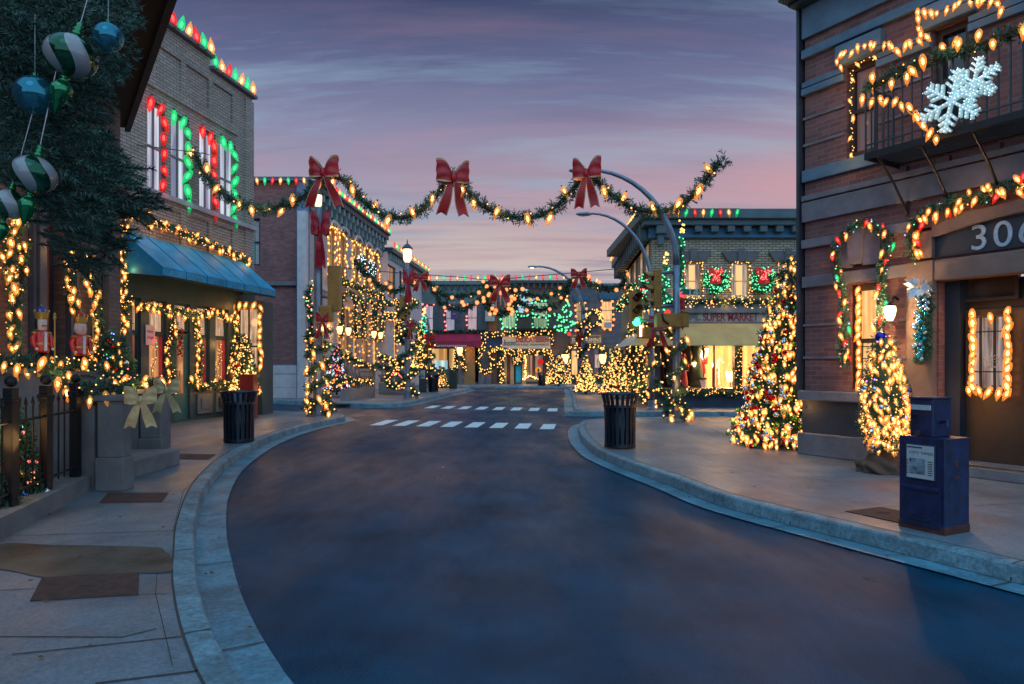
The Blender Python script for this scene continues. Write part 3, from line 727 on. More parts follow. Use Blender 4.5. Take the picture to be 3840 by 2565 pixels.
# red drapes inside read through as cloth panels just behind the glass line
for i in (1, 3, 4):
    a, b_, c_, d_ = Hs[i]; mb = MB(); n = 9; x0_, x1_ = b_ - .2, b_ - .08
    for k in range(n):
        xa = x0_ + (x1_ - x0_) * k / n; xb = x0_ + (x1_ - x0_) * (k + 1) / n; yo = -.012 - .01 * (k % 2); yo2 = -.012 - .01 * ((k + 1) % 2)
        mb.quad((xa, yo, 1.02), (xb, yo2, 1.02), (xb, yo2, 2.4), (xa, yo, 2.4))
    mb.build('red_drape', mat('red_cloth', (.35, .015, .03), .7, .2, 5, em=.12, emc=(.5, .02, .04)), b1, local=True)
# corner bay window past the end of the awning
sb = sc1 - 1.0; FB = Fr(*F1.w(sb, -.12, 0)[:2], 1.0, -.05)
bay = F1.hit(2, 1925, 880); 
bm0 = MB(); Mi = F1.M.inverted() @ FB.M
for (x0_, x1_, y0_, y1_, z0_, z1_) in [(-.25, .02, 0, .8, .15, 3.6), (.64, .78, 0, .8, .15, 3.6), (.02, .64, 0, .8, .15, .85), (.02, .64, 0, .8, 3.35, 3.6)]: bm0.box(x0_, x1_, y0_, y1_, z0_, z1_, M=Mi)
bm0.build('corner_bay', MATS['grey_teal_paint'], b1, local=True)
bw = MB(); bw.box(.02, .64, .10, .14, .85, 3.35, M=Mi); bwo = bw.build('bay_window', lace, b1, local=True)
bw = MB(); 
for x_ in (.02, .31, .6): bw.box(x_, x_ + .04, .05, .099, .85, 3.35, M=Mi)
bw.box(.06, .6, .05, .099, 2.2, 2.25, M=Mi); bw.build('frame', black, bwo, local=True)

# ---- brown/red brick building closing the cross street on the left
F2 = Fr(-16, 31.5, 1, 0)
F3 = Fr(-9.45, 31.5, .0745, 1.0)
b2 = thing('brick_building', 'dark red brick building with pale stone base across the street on the left', 'building', F2.M)
s21 = -9.45 - .45 + 16; ztr = F2.hit(4, 400, 375)[1]; zstr = F2.hit(4, 400, 1465)[1]; zbs = F2.hit(5, 300, 965)[1]
wr = F2.rect(4, 120, 765, 215, 1270)
mb = MB(); wall(mb, 0, s21, zbs, ztr, [(wr[0] - .4, wr[1], wr[2], wr[3])], depth=.2); shellbox(mb, 0, s21 - .2, 0, 14, .1, ztr, 0, 0); mb.build('wall', redbrick, b2, local=True)
part(b2, 'stone_base', whitep, (0, s21 + .1, -.12, 0, .15, .62), (0, s21 + .1, -.1, 0, .63, 1.25), (0, s21 + .1, -.12, 0, 1.26, zbs), bev=.012)
part(b2, 'string_course', stone, (0, s21, -.16, -.002, zstr - .1, zstr + .08), (0, s21, -.12, -.002, zbs - .02, zbs + .06), bev=.012)
part(b2, 'cornice', bluestone, (0, s21 + .6, -.2, .3, ztr, ztr + .18), bev=.02)
part(b2, 'downpipe_board', mat('slate_blue_paint', (.12, .16, .27), .6, .2, 3), (s21 + .001, s21 + .55, -.14, .1, .15, ztr - .002))
window(b2, wr[0] - .4, wr[1], wr[2], wr[3], .15, black, curtain('teal_amber_curtain', (.02, .15, .2), (.75, .33, .1), .6, 3), 0, 1, .08)

# ---- cream terrace running away on the left
e3 = F3.hit(4, 1500, 965)[0]; zt3 = F3.hit(4, 955, 560)[1] - .0
b3 = thing('cream_terrace', 'cream stone terrace with dark bracketed cornice and lit arched windows', 'building', F3.M)
up = [(940, 1020, 860), (1045, 1130, 945), (1200, 1275, 1020), (1320, 1385, 1090), (1415, 1480, 1150)]
zu1 = F3.hit(4, 1240, 1020)[1]; zu0 = F3.hit(13, 720, 870)[1]
uw = [(F3.hit(4, a, y)[0], F3.hit(4, b_, y)[0], zu0, zu1) for a, b_, y in up]
low = [(470, 630, 1100), (690, 745, 1290), (815, 905, 1310), (975, 1040, 1400), (1190, 1240, 1400)]
lw = [(F3.hit(13, a, y)[0], F3.hit(13, b_, y)[0], 1.5, F3.hit(13, 560, 1190)[1]) for a, b_, y in low]
e3b = F3.hit(13, 1650, 640)[0]; zs3 = F3.hit(13, 1300, 440)[1]
mb = MB(); wall(mb, 0, e3, .15, zt3, [h for h in uw + lw if h[1] < e3], depth=.2, mi=0); shellbox(mb, 0, e3, 0, 10, .1, zt3); mb.build('wall', palebrick, b3, local=True)
mb = MB(); uw2 = [(F3.hit(13, 1090, 580)[0], F3.hit(13, 1215, 580)[0], F3.hit(13, 1150, 1050)[1], F3.hit(13, 1150, 575)[1]), (F3.hit(13, 1268, 640)[0], F3.hit(13, 1310, 640)[0], F3.hit(13, 1150, 1050)[1], F3.hit(13, 1150, 575)[1])]
wall(mb, e3 + .002, e3b, .15, zs3 - .3, [h for h in uw2 + [l for l in lw if l[0] > e3]], y=-.45, depth=.2); shellbox(mb, e3 + .002, e3b, -.45, 9, .1, zs3 - .3); mb.build('bay_wall', whitep, b3, local=True)
crn = mat('dark_teal_cornice', (.012, .05, .075), .5, .2, 3)
part(b3, 'cornice', crn, (-.1, e3 + .1, -.12, -.002, zt3 - 1.35, zt3 - .3), (-.1, e3 + .25, -.5, .2, zt3 - .28, zt3), (-.1, e3 + .3, -.62, .2, zt3 + .002, zt3 + .12), bev=.02)
part(b3, 'bay_cornice', crn, (e3 + .1, e3b + .2, -.8, .1, zs3 - .3, zs3), bev=.03)
nb = 17
for i in range(nb):
    x = .15 + i * (e3 - .4) / (nb - 1); mb = MB()
    mb.prism([(x, -.45), (x + .22, -.45), (x + .22, -.121), (x, -.121)], zt3 - .62, zt3 - .282); mb.prism([(x, -.3), (x + .22, -.3), (x + .22, -.121), (x, -.121)], zt3 - 1.0, zt3 - .622); mb.prism([(x, -.2), (x + .22, -.2), (x + .22, -.121), (x, -.121)], zt3 - 1.3, zt3 - 1.002)
    mb.build('bracket', mat('bracket_pale_teal', (.16, .26, .30), .5, .2, 3) if i % 1 == 0 else crn, b3, local=True)
for k, i in enumerate(range(24)):
    x = e3 + .3 + i * (e3b - e3 - .3) / 24; part(b3, 'dentil', MATS['bracket_pale_teal'], (x, x + .18, -.62, -.452, zs3 - .72, zs3 - .32))
part(b3, 'corner_pilaster', whitep, (-.45, .0, -.1, .3, .15, zt3 - 1.36), (1.6 - .25, 1.6 + .15, -.08, -.002, .15, zt3 - 1.36), bev=.02)
part(b3, 'stone_band', whitep, (0, e3, -.12, -.002, zu0 - .85, zu0 - .6), (0, e3, -.16, -.002, .15, 1.3), bev=.02)
def hood(root, a, b_, z, m, arch=.35, d=.22):
    mb = MB(); n = 12; w2 = (b_ - a) / 2 + .12; cx = (a + b_) / 2
    for i in range(n):
        t0 = math.pi * i / n; t1 = math.pi * (i + 1) / n
        o0 = (cx - math.cos(t0) * w2, z + math.sin(t0) * arch); o1 = (cx - math.cos(t1) * w2, z + math.sin(t1) * arch)
        i0 = (cx - math.cos(t0) * (w2 - .14), z - .02 + math.sin(t0) * (arch - .14)); i1 = (cx - math.cos(t1) * (w2 - .14), z - .02 + math.sin(t1) * (arch - .14))
        mb.add([(o0[0], -d, o0[1]), (o1[0], -d, o1[1]), (i1[0], -d, i1[1]), (i0[0], -d, i0[1]), (o0[0], 0, o0[1]), (o1[0], 0, o1[1]), (i1[0], 0, i1[1]), (i0[0], 0, i0[1])], [(0, 3, 2, 1), (0, 1, 5, 4), (3, 7, 6, 2)])
    mb.poly([(cx - math.cos(math.pi * i / n) * (w2 - .13), -.03, z - .02 + math.sin(math.pi * i / n) * (arch - .13)) for i in range(n, -1, -1)])
    return mb.build('arched_hood', m, root, local=True)
for h in uw:
    if h[1] < e3 + .01: window(b3, *h, .12, mat('tan_frame', (.3, .2, .1), .6, .2), curtain('amber_dusk_room', (.05, .03, .02), (.6, .32, .1), .6, 5), 0, 1, .07); hood(b3, h[0], h[1], h[3], whitep, .38)
for h in uw2: window(b3, h[0], h[1], h[2], h[3], -.33, black, dimwarm, 0, 1, .07)
for i, h in enumerate(lw):
    if h[1] < e3: window(b3, h[0], h[1], h[2], h[3], .12, MATS['tan_frame'], litcream if i % 2 else dimwarm, 0, 1, .07, 'tall_window'); hood(b3, h[0] - .1, h[1] + .1, h[3], whitep, .6)
    else: window(b3, h[0], h[1], h[2], h[3], -.33, MATS['tan_frame'], litcream, 0, 1, .07, 'tall_window')

# ---- far row of shops (one facade line, three buildings)
F4 = Fr(-20, 55, 1, 0)
def r6(*a): return F4.rect(6, *a)
def r15(*a): return F4.rect(15, *a)
def r16(*a): return F4.rect(16, *a)
sA, sB, sC, sD = F4.hit(6, -300, 500)[0], F4.hit(15, 985, 500)[0], F4.hit(6, 1525, 500)[0], F4.hit(6, 2300, 500)[0]
zA = F4.hit(6, 500, 288)[1]; zB = F4.hit(6, 1200, 285)[1]; zC = F4.hit(6, 1900, 320)[1]
bA = thing('grey_shop_building', 'blue grey painted shop building above the maroon awning in the far row', 'building', F4.M, 'far row of shop buildings')
bB = thing('delicatessen_building', 'brown brick building above the delicatessen sign in the far row', 'building', F4.M, 'far row of shop buildings')
bC = thing('framing_shop_building', 'grey brick building above the print framing sign in the far row', 'building', F4.M, 'far row of shop buildings')
wA = [r15(20, 250, 180, 635), r15(350, 250, 497, 635), r15(670, 240, 825, 635)]
shA = [r15(140, 880, 385, 1170), r15(395, 880, 490, 1170)]
dA = [r15(790, 880, 835, 1400)]
mb = MB(); wall(mb, sA, sB, .15, zA, wA + shA + [(dA[0][0], dA[0][1], .3, dA[0][3])], depth=.25); shellbox(mb, sA, sB, 0, 8, .1, zA, 0, 0); mb.build('wall', greybrick, bA, local=True)
part(bA, 'cornice', mat('blue_green_board', (.10, .16, .17), .6, .25, 1.5), (sA, sB, -.1, -.002, zA - 1.75, zA - .2), (sA, sB, -.35, .1, zA - .19, zA + .12), bev=.02)
for k in range(8): x = F4.hit(6, 250 + k * 62, 330)[0]; part(bA, 'bracket', darkwood, (x, x + .14, -.3, -.101, zA - .6, zA - .2))
for i, h in enumerate(wA): window(bA, *h, .2, mat('blue_frame', (.04, .06, .1), .5, .2), litpink if i == 2 else curtain('lit_bluish_curtain', (.30, .36, .55), (.8, .66, .78), .6, 10), 0, 1, .07)
for i, h in enumerate(wA): part(bA, 'shutter', mat('slate_shutter', (.06, .085, .1), .6, .2, 4), (h[1] + .02, h[1] + .35, -.05, -.002, h[2], h[3] + .2)) if i != 1 else None
for h in shA: window(bA, *h, .22, black, curtain('amber_shop_room', (.45, .2, .05), (1, .62, .25), .95, 3), 0, 0, .06, 'shop_window')
part(bA, 'plinth', stone, (r15(545, 1230, 625, 1400)[0], r15(545, 1230, 625, 1400)[1], -.15, -.002, .15, 1.3), (r15(545, 1230, 625, 1400)[0], r15(545, 1230, 625, 1400)[1], -.12, -.002, 1.31, 4.0))
part(bA, 'tan_pier', mat('ochre_render', (.36, .2, .08), .8, .2, 2), (r15(625, 880, 790, 1400)[0], r15(625, 880, 790, 1400)[1], -.02, -.002, .15, 4.2))
tv = r15(190, 1065, 385, 1195); sg = part(bA, 'window_display', curtain('pale_display', (.25, .55, .6), (.9, 1, 1), .9, 2), (tv[0], tv[1], -.03, .0, tv[2], tv[3]))
wB = [r15(1180, 340, 1395, 590), r15(1640, 200, 1862, 590)]; dB = r15(1365, 975, 1475, 1385); sB1 = r15(1540, 975, 1645, 1330); sB2 = r15(1660, 975, 1800, 1330)
dk = r15(1110, 930, 1160, 1400); dk = (dk[0], dk[1], .3, dk[3])
mb = MB(); wall(mb, sB + .002, sC, .15, zB, wB + [dB, sB1, sB2, dk], depth=.3); shellbox(mb, sB + .002, sC, 0, 8, .1, zB, 0, 0); mb.build('wall', brick('brown_brick', (.13, .075, .06), (.18, .10, .08), (.08, .06, .06), .3, .1, .012, .45, (.06, .045, .05)), bB, local=True)
part(bB, 'cornice', darkwood, (sB, sC, -.3, .1, zB - .1, zB + .15), bev=.02)
for k in range(9): x = F4.hit(6, 1000 + k * 58, 330)[0]; part(bB, 'bracket', mat('brown_paint', (.09, .05, .05), .7, .2), (x, x + .16, -.25, -.002, zB - .5, zB - .102))
px_ = r15(990, 300, 1110, 640); part(bB, 'orange_brick_pier', brick('orange_brick', (.30, .09, .03), (.38, .13, .05), (.2, .1, .06), .3, .1), (px_[0], px_[1], -.15, -.002, px_[2], zB - .3))
for h in wB: window(bB, *h, .2, darkwood, litgreen, 0, 1 if h is wB[0] else 0, .07, hz=.8)
window(bB, *sB1, .25, mat('dark_red_frame', (.12, .03, .02), .5, .2), curtain('ochre_shop_room', (.12, .05, .02), (.6, .3, .12), .8, 3), 1, 0, .07, 'shop_window'); window(bB, *sB2, .25, MATS['dark_red_frame'], curtain('mauve_shop_room', (.08, .05, .07), (.45, .3, .25), .6, 3), 0, 0, .07, 'shop_window')
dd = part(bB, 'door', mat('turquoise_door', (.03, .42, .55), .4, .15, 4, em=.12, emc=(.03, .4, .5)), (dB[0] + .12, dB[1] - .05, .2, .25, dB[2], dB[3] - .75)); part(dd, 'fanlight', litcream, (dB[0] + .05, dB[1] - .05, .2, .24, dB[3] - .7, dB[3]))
part(bB, 'dark_door', darkwood, (dk[0], dk[1], .2, .24, dk[2], dk[3]))
pl = r15(845, 1230, 1030, 1410); part(bB, 'plinth', stone, (pl[0], (pl[0] + pl[1]) / 2 - .02, -.3, -.002, .15, pl[3]), ((pl[0] + pl[1]) / 2 + .02, pl[1], -.25, -.002, .15, pl[3]), bev=.02)
bb = r15(885, 720, 1180, 880); part(bB, 'blue_fascia', mat('navy_board', (.012, .035, .12), .5, .25, 2), (bb[0] + .1, bb[1], -.1, -.002, bb[2], bb[3]))
ex = r15(1260, 1005, 1305, 1400); part(bB, 'menu_board', mat('dark_red_board', (.14, .02, .01), .6, .4, 3), (ex[0], ex[1], -.06, -.002, .3, ex[3]))
cr = r15(1215, 975, 1540, 1400); part(bB, 'cream_pilaster', mat('cream_timber', (.5, .32, .16), .6, .15), (cr[0], ex[0] - .02, -.04, -.002, .15, cr[3]), (ex[1] + .02, dB[0] - .02, -.04, -.002, .15, cr[3]), (dB[1] + .02, sB1[0] - .02, -.04, -.002, .15, cr[3]))
part(bB, 'stall_riser', mat('tan_riser', (.3, .22, .15), .6, .2), (sB1[0] - .1, sB2[1], -.06, -.002, .35, sB1[2] - .02))
# balcony in front of the brown brick wall
bl = r15(1400, 420, 2010, 600); rl = []
balc = MB(); balc.box(bl[0], bl[1], -.95, -.002, bl[2] - .12, bl[2]); bo = balc.build('balcony', black, bB, local=True)
mb = MB(); n = 34
for i in range(n + 1): x = bl[0] + (bl[1] - bl[0]) * i / n; mb.tube([(x, -.9, bl[2]), (x, -.9, bl[3] - .1)], .018, 5)
mb.box(bl[0], bl[1], -.93, -.87, bl[3] - .1, bl[3] - .05); mb.build('railing', mat('brown_iron', (.07, .045, .045), .5, .2), bo, local=True)
wC = [r16(640, 190, 770, 560), r16(980, 170, 1135, 555)]; sC1 = r16(575, 800, 960, 1165); yw = r16(1085, 800, 1140, 1000); gd = r16(1145, 850, 1280, 1300)
mb = MB(); wall(mb, sC + .002, sD, .15, zC, wC + [sC1, yw], depth=.25); shellbox(mb, sC + .002, sD, 0, 8, .1, zC, 0, 0); mb.build('wall', brick('grey_mauve_brick', (.10, .10, .125), (.15, .14, .16), (.06, .06, .07), .3, .1, .012, .3, (.05, .05, .06)), bC, local=True)
part(bC, 'cornice', bluestone, (sC, sD, -.2, .1, zC, zC + .2), bev=.02)
for h in wC:
    window(bC, *h, .2, mat('blue_sash', (.015, .05, .12), .5, .2), litcream if h is wC[1] else curtain('amber_dusk_room2', (.12, .08, .05), (.8, .5, .2), .6, 5), 0, 2, .06)
    part(bC, 'lintel', mat('teal_lintel', (.01, .09, .15), .5, .2), (h[0] - .2, h[1] + .2, -.22, -.002, h[3] + .12, h[3] + .5), (h[0] - .1, h[1] + .1, -.14, -.002, h[3] + .01, h[3] + .118), bev=.015)
ac = r16(1020, 460, 1108, 535); part(bC, 'air_conditioner', mat('ac_grey', (.35, .38, .42), .5, .1), (ac[0], ac[1], -.3, .1, ac[2], ac[3]), bev=.02)
window(bC, *sC1, .2, black, curtain('blue_dark_shop', (.01, .015, .05), (.10, .08, .12), .9, 2), 0, 0, .06, 'shop_window')
wm = r16(585, 840, 660, 1160); part(bC, 'lit_drape', litcream, (wm[0], wm[1], .1, .16, wm[2], wm[3])); 
pf = r16(895, 890, 968, 1065); pfo = part(bC, 'picture_frame', whitep, (pf[0], pf[1], .08, .14, pf[2], pf[3])); part(pfo, 'picture', mat('dim_print', (.1, .12, .2), .5, .5, 6), (pf[0] + .25, pf[1] - .25, .07, .079, pf[2] + .3, pf[3] - .3))
window(bC, *yw, .2, black, litcream, 0, 1, .05)
part(bC, 'green_timber_front', mat('bottle_green_paint', (.012, .06, .035), .5, .2), (r16(505, 800, 575, 1300)[0], sC1[0] - .02, -.06, -.002, .3, sC1[3]), (sC1[0] - .02, sC1[1] + .02, -.06, -.002, .3, sC1[2] - .02), (sC1[1] + .02, yw[0] - .05, -.06, -.002, .3, sC1[3]))
part(bC, 'green_door', MATS['bottle_green_paint'], (gd[0], gd[1], -.05, -.002, .3, 3.2))

# ---- corner supermarket on the right
F5 = Fr(4.98, 24.3, 1, 0); F5s = Fr(5.75, 36.0, -.77, -11.7)
b5 = thing('supermarket_building', 'cream brick corner building over the yellow supermarket awning', 'building', F5.M)
r8 = lambda *a: F5.rect(8, *a)
zt5 = F5.hit(7, 1500, 700)[1]; zfr = F5.hit(7, 1500, 898)[1]
w5 = [r8(875, 80, 1040, 400), r8(1300, 80, 1475, 400), r8(1720, 80, 1900, 400)]
z5g = F5.hit(8, 1200, 520)[1]; zaw = F5.hit(8, 1200, 828)[1]; zbk = F5.hit(8, 1000, 1270)[1]
sw1 = r8(655, 828, 1340, 1222); sw2 = r8(1410, 828, 1780, 1222); sE = F5.hit(8, 2600, 500)[0]
sw1 = (sw1[0], sw1[1], sw1[2], z5g - .5); sw2 = (sw2[0], sw2[1], sw2[2], z5g - .5)
mb = MB(); wall(mb, 0, sE, z5g - .3, zfr, w5, depth=.2); L5 = F5s.M
mb.quad((sE, 0, 0), (sE, 9, 0), (sE, 9, zt5), (sE, 0, zt5)); mb.quad((0, 0, zfr), (sE, 0, zfr), (sE, 9, zfr), (0, 9, zfr))
Mi = F5.M.inverted() @ F5s.M; ls = 11.72
side = MB(); sww = [F5s.rect(8, 440, 95, 468, 400), F5s.rect(8, 395, 140, 405, 400)]
wall(side, 0, ls, z5g - .3, zfr, [], depth=.2); side.quad((0, 0, .1), (0, 8, .1), (0, 8, zfr), (0, 0, zfr))
for v, f_, m_ in [(side.v, side.f, side.m)]: mb.add([Mi @ Vector(p) for p in v], f_, 0)
mb.build('wall', creambrick, b5, local=True)
teal5 = mat('deep_teal_board', (.01, .10, .19), .5, .3, 1.8, .1)
fr_ = MB(); fr_.box(-.12, sE, -.12, 0, zfr, zt5 - .35); fr_.box(-.15, sE, -.16, -.121, zfr, zfr + .1)
fr_.box(0, ls, -.12, -.001, zfr, zt5 - .35, M=Mi); fr_.build('frieze', teal5, b5, local=True)
cn = MB(); cn.bbox(-.5, sE, -.55, 8, zt5 - .12, zt5 + .22, .03); cn.bbox(-.35, sE, -.4, .3, zt5 - .32, zt5 - .122, .02)
cn.bbox(0, ls + .3, -.5, .3, zt5 - .13, zt5 + .2, .03, M=Mi); cn.build('cornice', mat('grey_teal_cornice', (.06, .10, .12), .6, .25, 2), b5, local=True)
for k in range(10):
    x = F5.hit(7, 1430 + k * 157, 740)[0]; part(b5, 'bracket', MATS['grey_teal_cornice'], (x, x + .26, -.36, -.121, zt5 - .55, zt5 - .33), bev=.02)
bk = F5.hit(7, 1055, 740)[0]; part(b5, 'corner_bracket', MATS['grey_teal_cornice'], (bk, bk + .35, -.4, -.121, zt5 - .62, zt5 - .33), (bk + .06, bk + .29, -.3, -.121, zt5 - 1.0, zt5 - .63), bev=.03)
for k in range(16):
    mb = MB(); x = .5 + k * .72; mb.bbox(x, x + .2, -.42, -.121, zt5 - .75, zt5 - .14, .04, M=Mi); mb.build('bracket', MATS['grey_teal_cornice'], b5, local=True)
for h in w5:
    window(b5, *h, .12, mat('cream_sash', (.3, .25, .18), .5, .15), curtain('grey_gold_curtain', (.14, .12, .14), (.8, .62, .45), .7, 12), 0, 1, .06, hz=.47)
    cx = (h[0] + h[1]) / 2; g = (h[3] - h[2])
    MB().box(cx - .1, cx + .1, .1, .118, h[2] + .1, h[3] - .1).build('bright_gap', glow('warm_room_gap', (1, .55, .22), 1.3), b5, local=True)
    mb = MB(); z0_ = h[3] + .02; mb.add([(h[0] - .12, -.14, z0_), (h[1] + .12, -.14, z0_), (h[1] + .32, -.14, z0_ + .32), (h[0] - .32, -.14, z0_ + .32), (h[0] - .12, -.002, z0_), (h[1] + .12, -.002, z0_), (h[1] + .32, -.002, z0_ + .32), (h[0] - .32, -.002, z0_ + .32)],
        [(0, 1, 2, 3), (0, 4, 5, 1), (1, 5, 6, 2), (2, 6, 7, 3), (3, 7, 4, 0)]); mb.bbox(cx - .13, cx + .13, -.2, -.141, z0_, z0_ + .45, .02); mb.build('lintel', mat('grey_lintel', (.12, .11, .12), .8, .2, 4), b5, local=True)
part(b5, 'belt_course', mat('grey_belt', (.18, .18, .20), .8, .2, 3), (-.1, sE, -.3, -.002, z5g - .1, z5g + .22), bev=.03)
navy = mat('navy_riser', (.015, .035, .075), .5, .3, 3)
gf = MB(); wall(gf, .25, sE, .15, z5g - .3, [sw1, sw2, r8(1785, 828, 2000, 1222)], y=.0, depth=.3); gf.box(-.05, .25, -.02, .3, .15, z5g - .3); gf.build('shop_front', navy, b5, local=True)
gs = MB(); gs.box(0, ls, 0, .3, .15, z5g - .3, M=Mi); gs.build('side_front', navy, b5, local=True)
# display room behind the glass
rm = curtain('stage_curtain', (.55, .22, .05), (1, .58, .22), .55, 7)
part(b5, 'display_floor', mat('display_snow', (.75, .6, .6), .8, .2, 5), (sw1[0] - .1, sw2[1] + 1.6, .31, 2.0, sw1[2] - .1, sw1[2]))
bdx = MB(); n = 60; x0_, x1_ = sw1[0] - .1, sw2[1] + 1.6
for k in range(n):
    xa = x0_ + (x1_ - x0_) * k / n; xb = x0_ + (x1_ - x0_) * (k + 1) / n; ya = 1.9 + .07 * math.sin(k * 2.1); yb = 1.9 + .07 * math.sin((k + 1) * 2.1)
    bdx.quad((xa, ya, sw1[2]), (xb, yb, sw1[2]), (xb, yb, 3.9), (xa, ya, 3.9))
bdx.build('gathered_curtain', mat('glowing_cream_drape', (.6, .36, .15), .85, .25, 3, em=1.0, emc=(1, .48, .15)), b5, local=True, smooth=True)  # cloth made to glow in place of light falling on it
for x_ in (F5.hit(17, 375, 600)[0], F5.hit(17, 1310, 600)[0]):
    bd = MB()
    for k in range(5): xa = x_ + k * .045; bd.quad((xa, 1.6 + .05 * (k % 2), sw1[2]), (xa + .045, 1.6 + .05 * ((k + 1) % 2), sw1[2]), (xa + .045, 1.6 + .05 * ((k + 1) % 2), 3.9), (xa, 1.6 + .05 * (k % 2), 3.9))
    bd.build('red_drape', MATS['red_cloth'], b5, local=True)
rb = r17 = F5.rect(17, 820, 200, 980, 410, 1.7); part(b5, 'hanging_red_cloth', MATS['red_cloth'], (rb[0], rb[0] + (rb[1] - rb[0]) * .45, 1.7, 1.73, rb[2] + .2, rb[3]), (rb[0] + (rb[1] - rb[0]) * .52, rb[1], 1.7, 1.73, rb[2], rb[3]))
part(b5, 'mullion', navy, (F5.hit(17, 1378, 700)[0] - .03, F5.hit(17, 1378, 700)[0] + .03, .1, .14, sw1[2], sw1[3]))
part(b5, 'side_window', litcream, *[]) if False else None
ml = MB(); 
for s0_, s1_ in ((7.2, 8.6), (9.3, 10.9)): ml.box(s0_, s1_, -.02, -.001, 1.0, 3.0, M=Mi)
ml.build('side_shop_window', dimwarm, b5, local=True)
for s0_, col_ in ((8.9, 1), (6.6, 1), (10.6, 0), (4.5, 1)):
    m_ = MB(); m_.box(s0_, s0_ + .75, -.06, -.001, 4.9, 6.1 if True else 0, M=Mi); wo = m_.build('window', mat('tan_frame2', (.25, .18, .1), .6), b5, local=True)
    m_ = MB(); m_.box(s0_ + .08, s0_ + .67, -.07, -.061, 4.98, 6.02, M=Mi); m_.build('pane', curtain('amber_dusk_room', (.05, .03, .02), (.6, .32, .1), .6, 5), wo, local=True)

# ---- near right building number 306
F6 = Fr(4.98, 11.6, .598, -1.0)
b6 = thing('brick_corner_building', 'red brick building with grey stone bands and number 306 on the right', 'building', F6.M)
z6 = lambda c, y, x=215: F6.hit(c, x, y)[1]
wl = F6.rect(11, 562, 950, 800, 960); wz1 = F6.hit(11, 600, 935)[1]; wz0 = F6.hit(12, 915, 292)[1]
W0 = (wl[0], F6.hit(12, 1110, 200)[0], wz0, wz1)
u1 = (F6.hit(10, 525, 800)[0], F6.hit(10, 790, 700)[0], F6.hit(10, 540, 1330)[1], F6.hit(10, 540, 560)[1])
u2 = (F6.hit(10, 1255, 700)[0], F6.hit(10, 1560, 500)[0], u1[2], F6.hit(10, 1255, 260)[1])
dr0 = F6.hit(11, 1300, 900)[0]; dr1 = dr0 + 3.2; zdl = F6.hit(11, 1310, 905)[1]
zT = F6.hit(10, 200, -160)[1]; s6 = 9.0
an0 = F6.hit(11, 1285, 600)[0]; zan0 = F6.hit(11, 1285, 712)[1]; zan1 = F6.hit(11, 1285, 545)[1]
mb = MB(); wall(mb, 0, s6, .15, zT, [W0, u1, u2, (dr0, dr1, .15, zdl)], depth=.16)
mb.quad((0, 6, .1), (0, 0, .1), (0, 0, zT), (0, 6, zT)); mb.quad((0, 0, zT), (s6, 0, zT), (s6, 6, zT), (0, 6, zT)); mb.quad((s6, 0, .1), (s6, 6, .1), (s6, 6, zT), (s6, 0, zT))
mb.build('wall', nearred, b6, local=True)
def bandz(c, ya, yb, x=215): a, b_ = F6.hit(c, x, ya)[1], F6.hit(c, x, yb)[1]; return min(a, b_), max(a, b_)
bands = [bandz(10, 60, 322), bandz(10, 470, 400) if False else bandz(10, 490, 420), bandz(10, 735, 690), bandz(10, 800, 745), bandz(10, 1430, 1530), bandz(11, 190, 235), bandz(11, 245, 410), bandz(11, 560, 632), bandz(11, 868, 962)]
for i, (a, b_) in enumerate(bands):
    pr = -.07 - .015 * (i % 2); mb = MB(); segs = [(-.02, s6)]
    for h in (W0, u1, u2, (dr0, dr1, .15, zdl)):
        if h[2] < b_ and h[3] > a:
            segs = [q for s_ in segs for q in ((s_[0], min(s_[1], h[0] - .01)), (max(s_[0], h[1] + .01), s_[1])) if q[1] - q[0] > .02]
    for s_ in segs: mb.bbox(s_[0], s_[1], pr, .05 if i != 3 else .04, a, b_, .012)
    mb.build('stone_band', bluestone if i < 5 else stone, b6, local=True)
for c_, y_ in ((10, 990), (10, 1215), (11, 1275), (11, 1548)):
    a = z6(c_, y_); mb = MB()
    for x0_, x1_ in ((-.02, u1[0] - .02 if c_ == 10 else W0[0] - .1), (W0[1] + .3 if c_ == 11 else u1[1] + .02, u2[0] - .02 if c_ == 10 else dr0 - .45)): mb.box(x0_, x1_, -.03, -.001, a - .02, a + .02)
    mb.build('thin_band', stone, b6, local=True)
zl0, zl1 = F6.hit(12, 615, 368)[1], F6.hit(12, 615, 303)[1]; zp = F6.hit(12, 600, 592)[1]
part(b6, 'ledge', stone, (-.04, dr0 - .42, -.16, -.002, zl0, zl1), bev=.02)
part(b6, 'dark_stone_panel', mat('dark_slate_panel', (.035, .038, .05), .7, .3, 2, .3), (-.015, dr0 - .42, -.06, -.002, zp + .002, zl0 - .002))
part(b6, 'plinth', stone, (-.05, dr0 - .42, -.14, -.002, .15, zp), bev=.02)
part(b6, 'corner_trim', mat('dark_corner_trim', (.03, .04, .06), .5, .3, 3), (-.1, -.052, -.1, 1.0, zl1 + .002, zT))
part(b6, 'cornice', darkwood, (-.16, s6, -.5, 1, bands[0][1] + .05, bands[0][1] + .4), (-.12, s6, -.3, .3, bands[0][1] + .002, bands[0][1] + .048), bev=.015)
window(b6, *W0, .1, mat('dark_brown_frame', (.025, .015, .012), .5, .2), litcream, 0, 1, .1, hz=.46)
m_ = MB()
for k in (1, 2, 3):
    z_ = W0[2] + .1 + (W0[3] - W0[2]) * .46 * k / 4; m_.box(W0[0] + .1, W0[1] - .1, .05, .062, z_ - .008, z_ + .008)
for k in (1, 2): x_ = W0[0] + (W0[1] - W0[0]) * k / 3; m_.box(x_ - .008, x_ + .008, .05, .062, W0[2] + .1, W0[2] + (W0[3] - W0[2]) * .46)
m_.build('window_bars', black, b6, local=True)
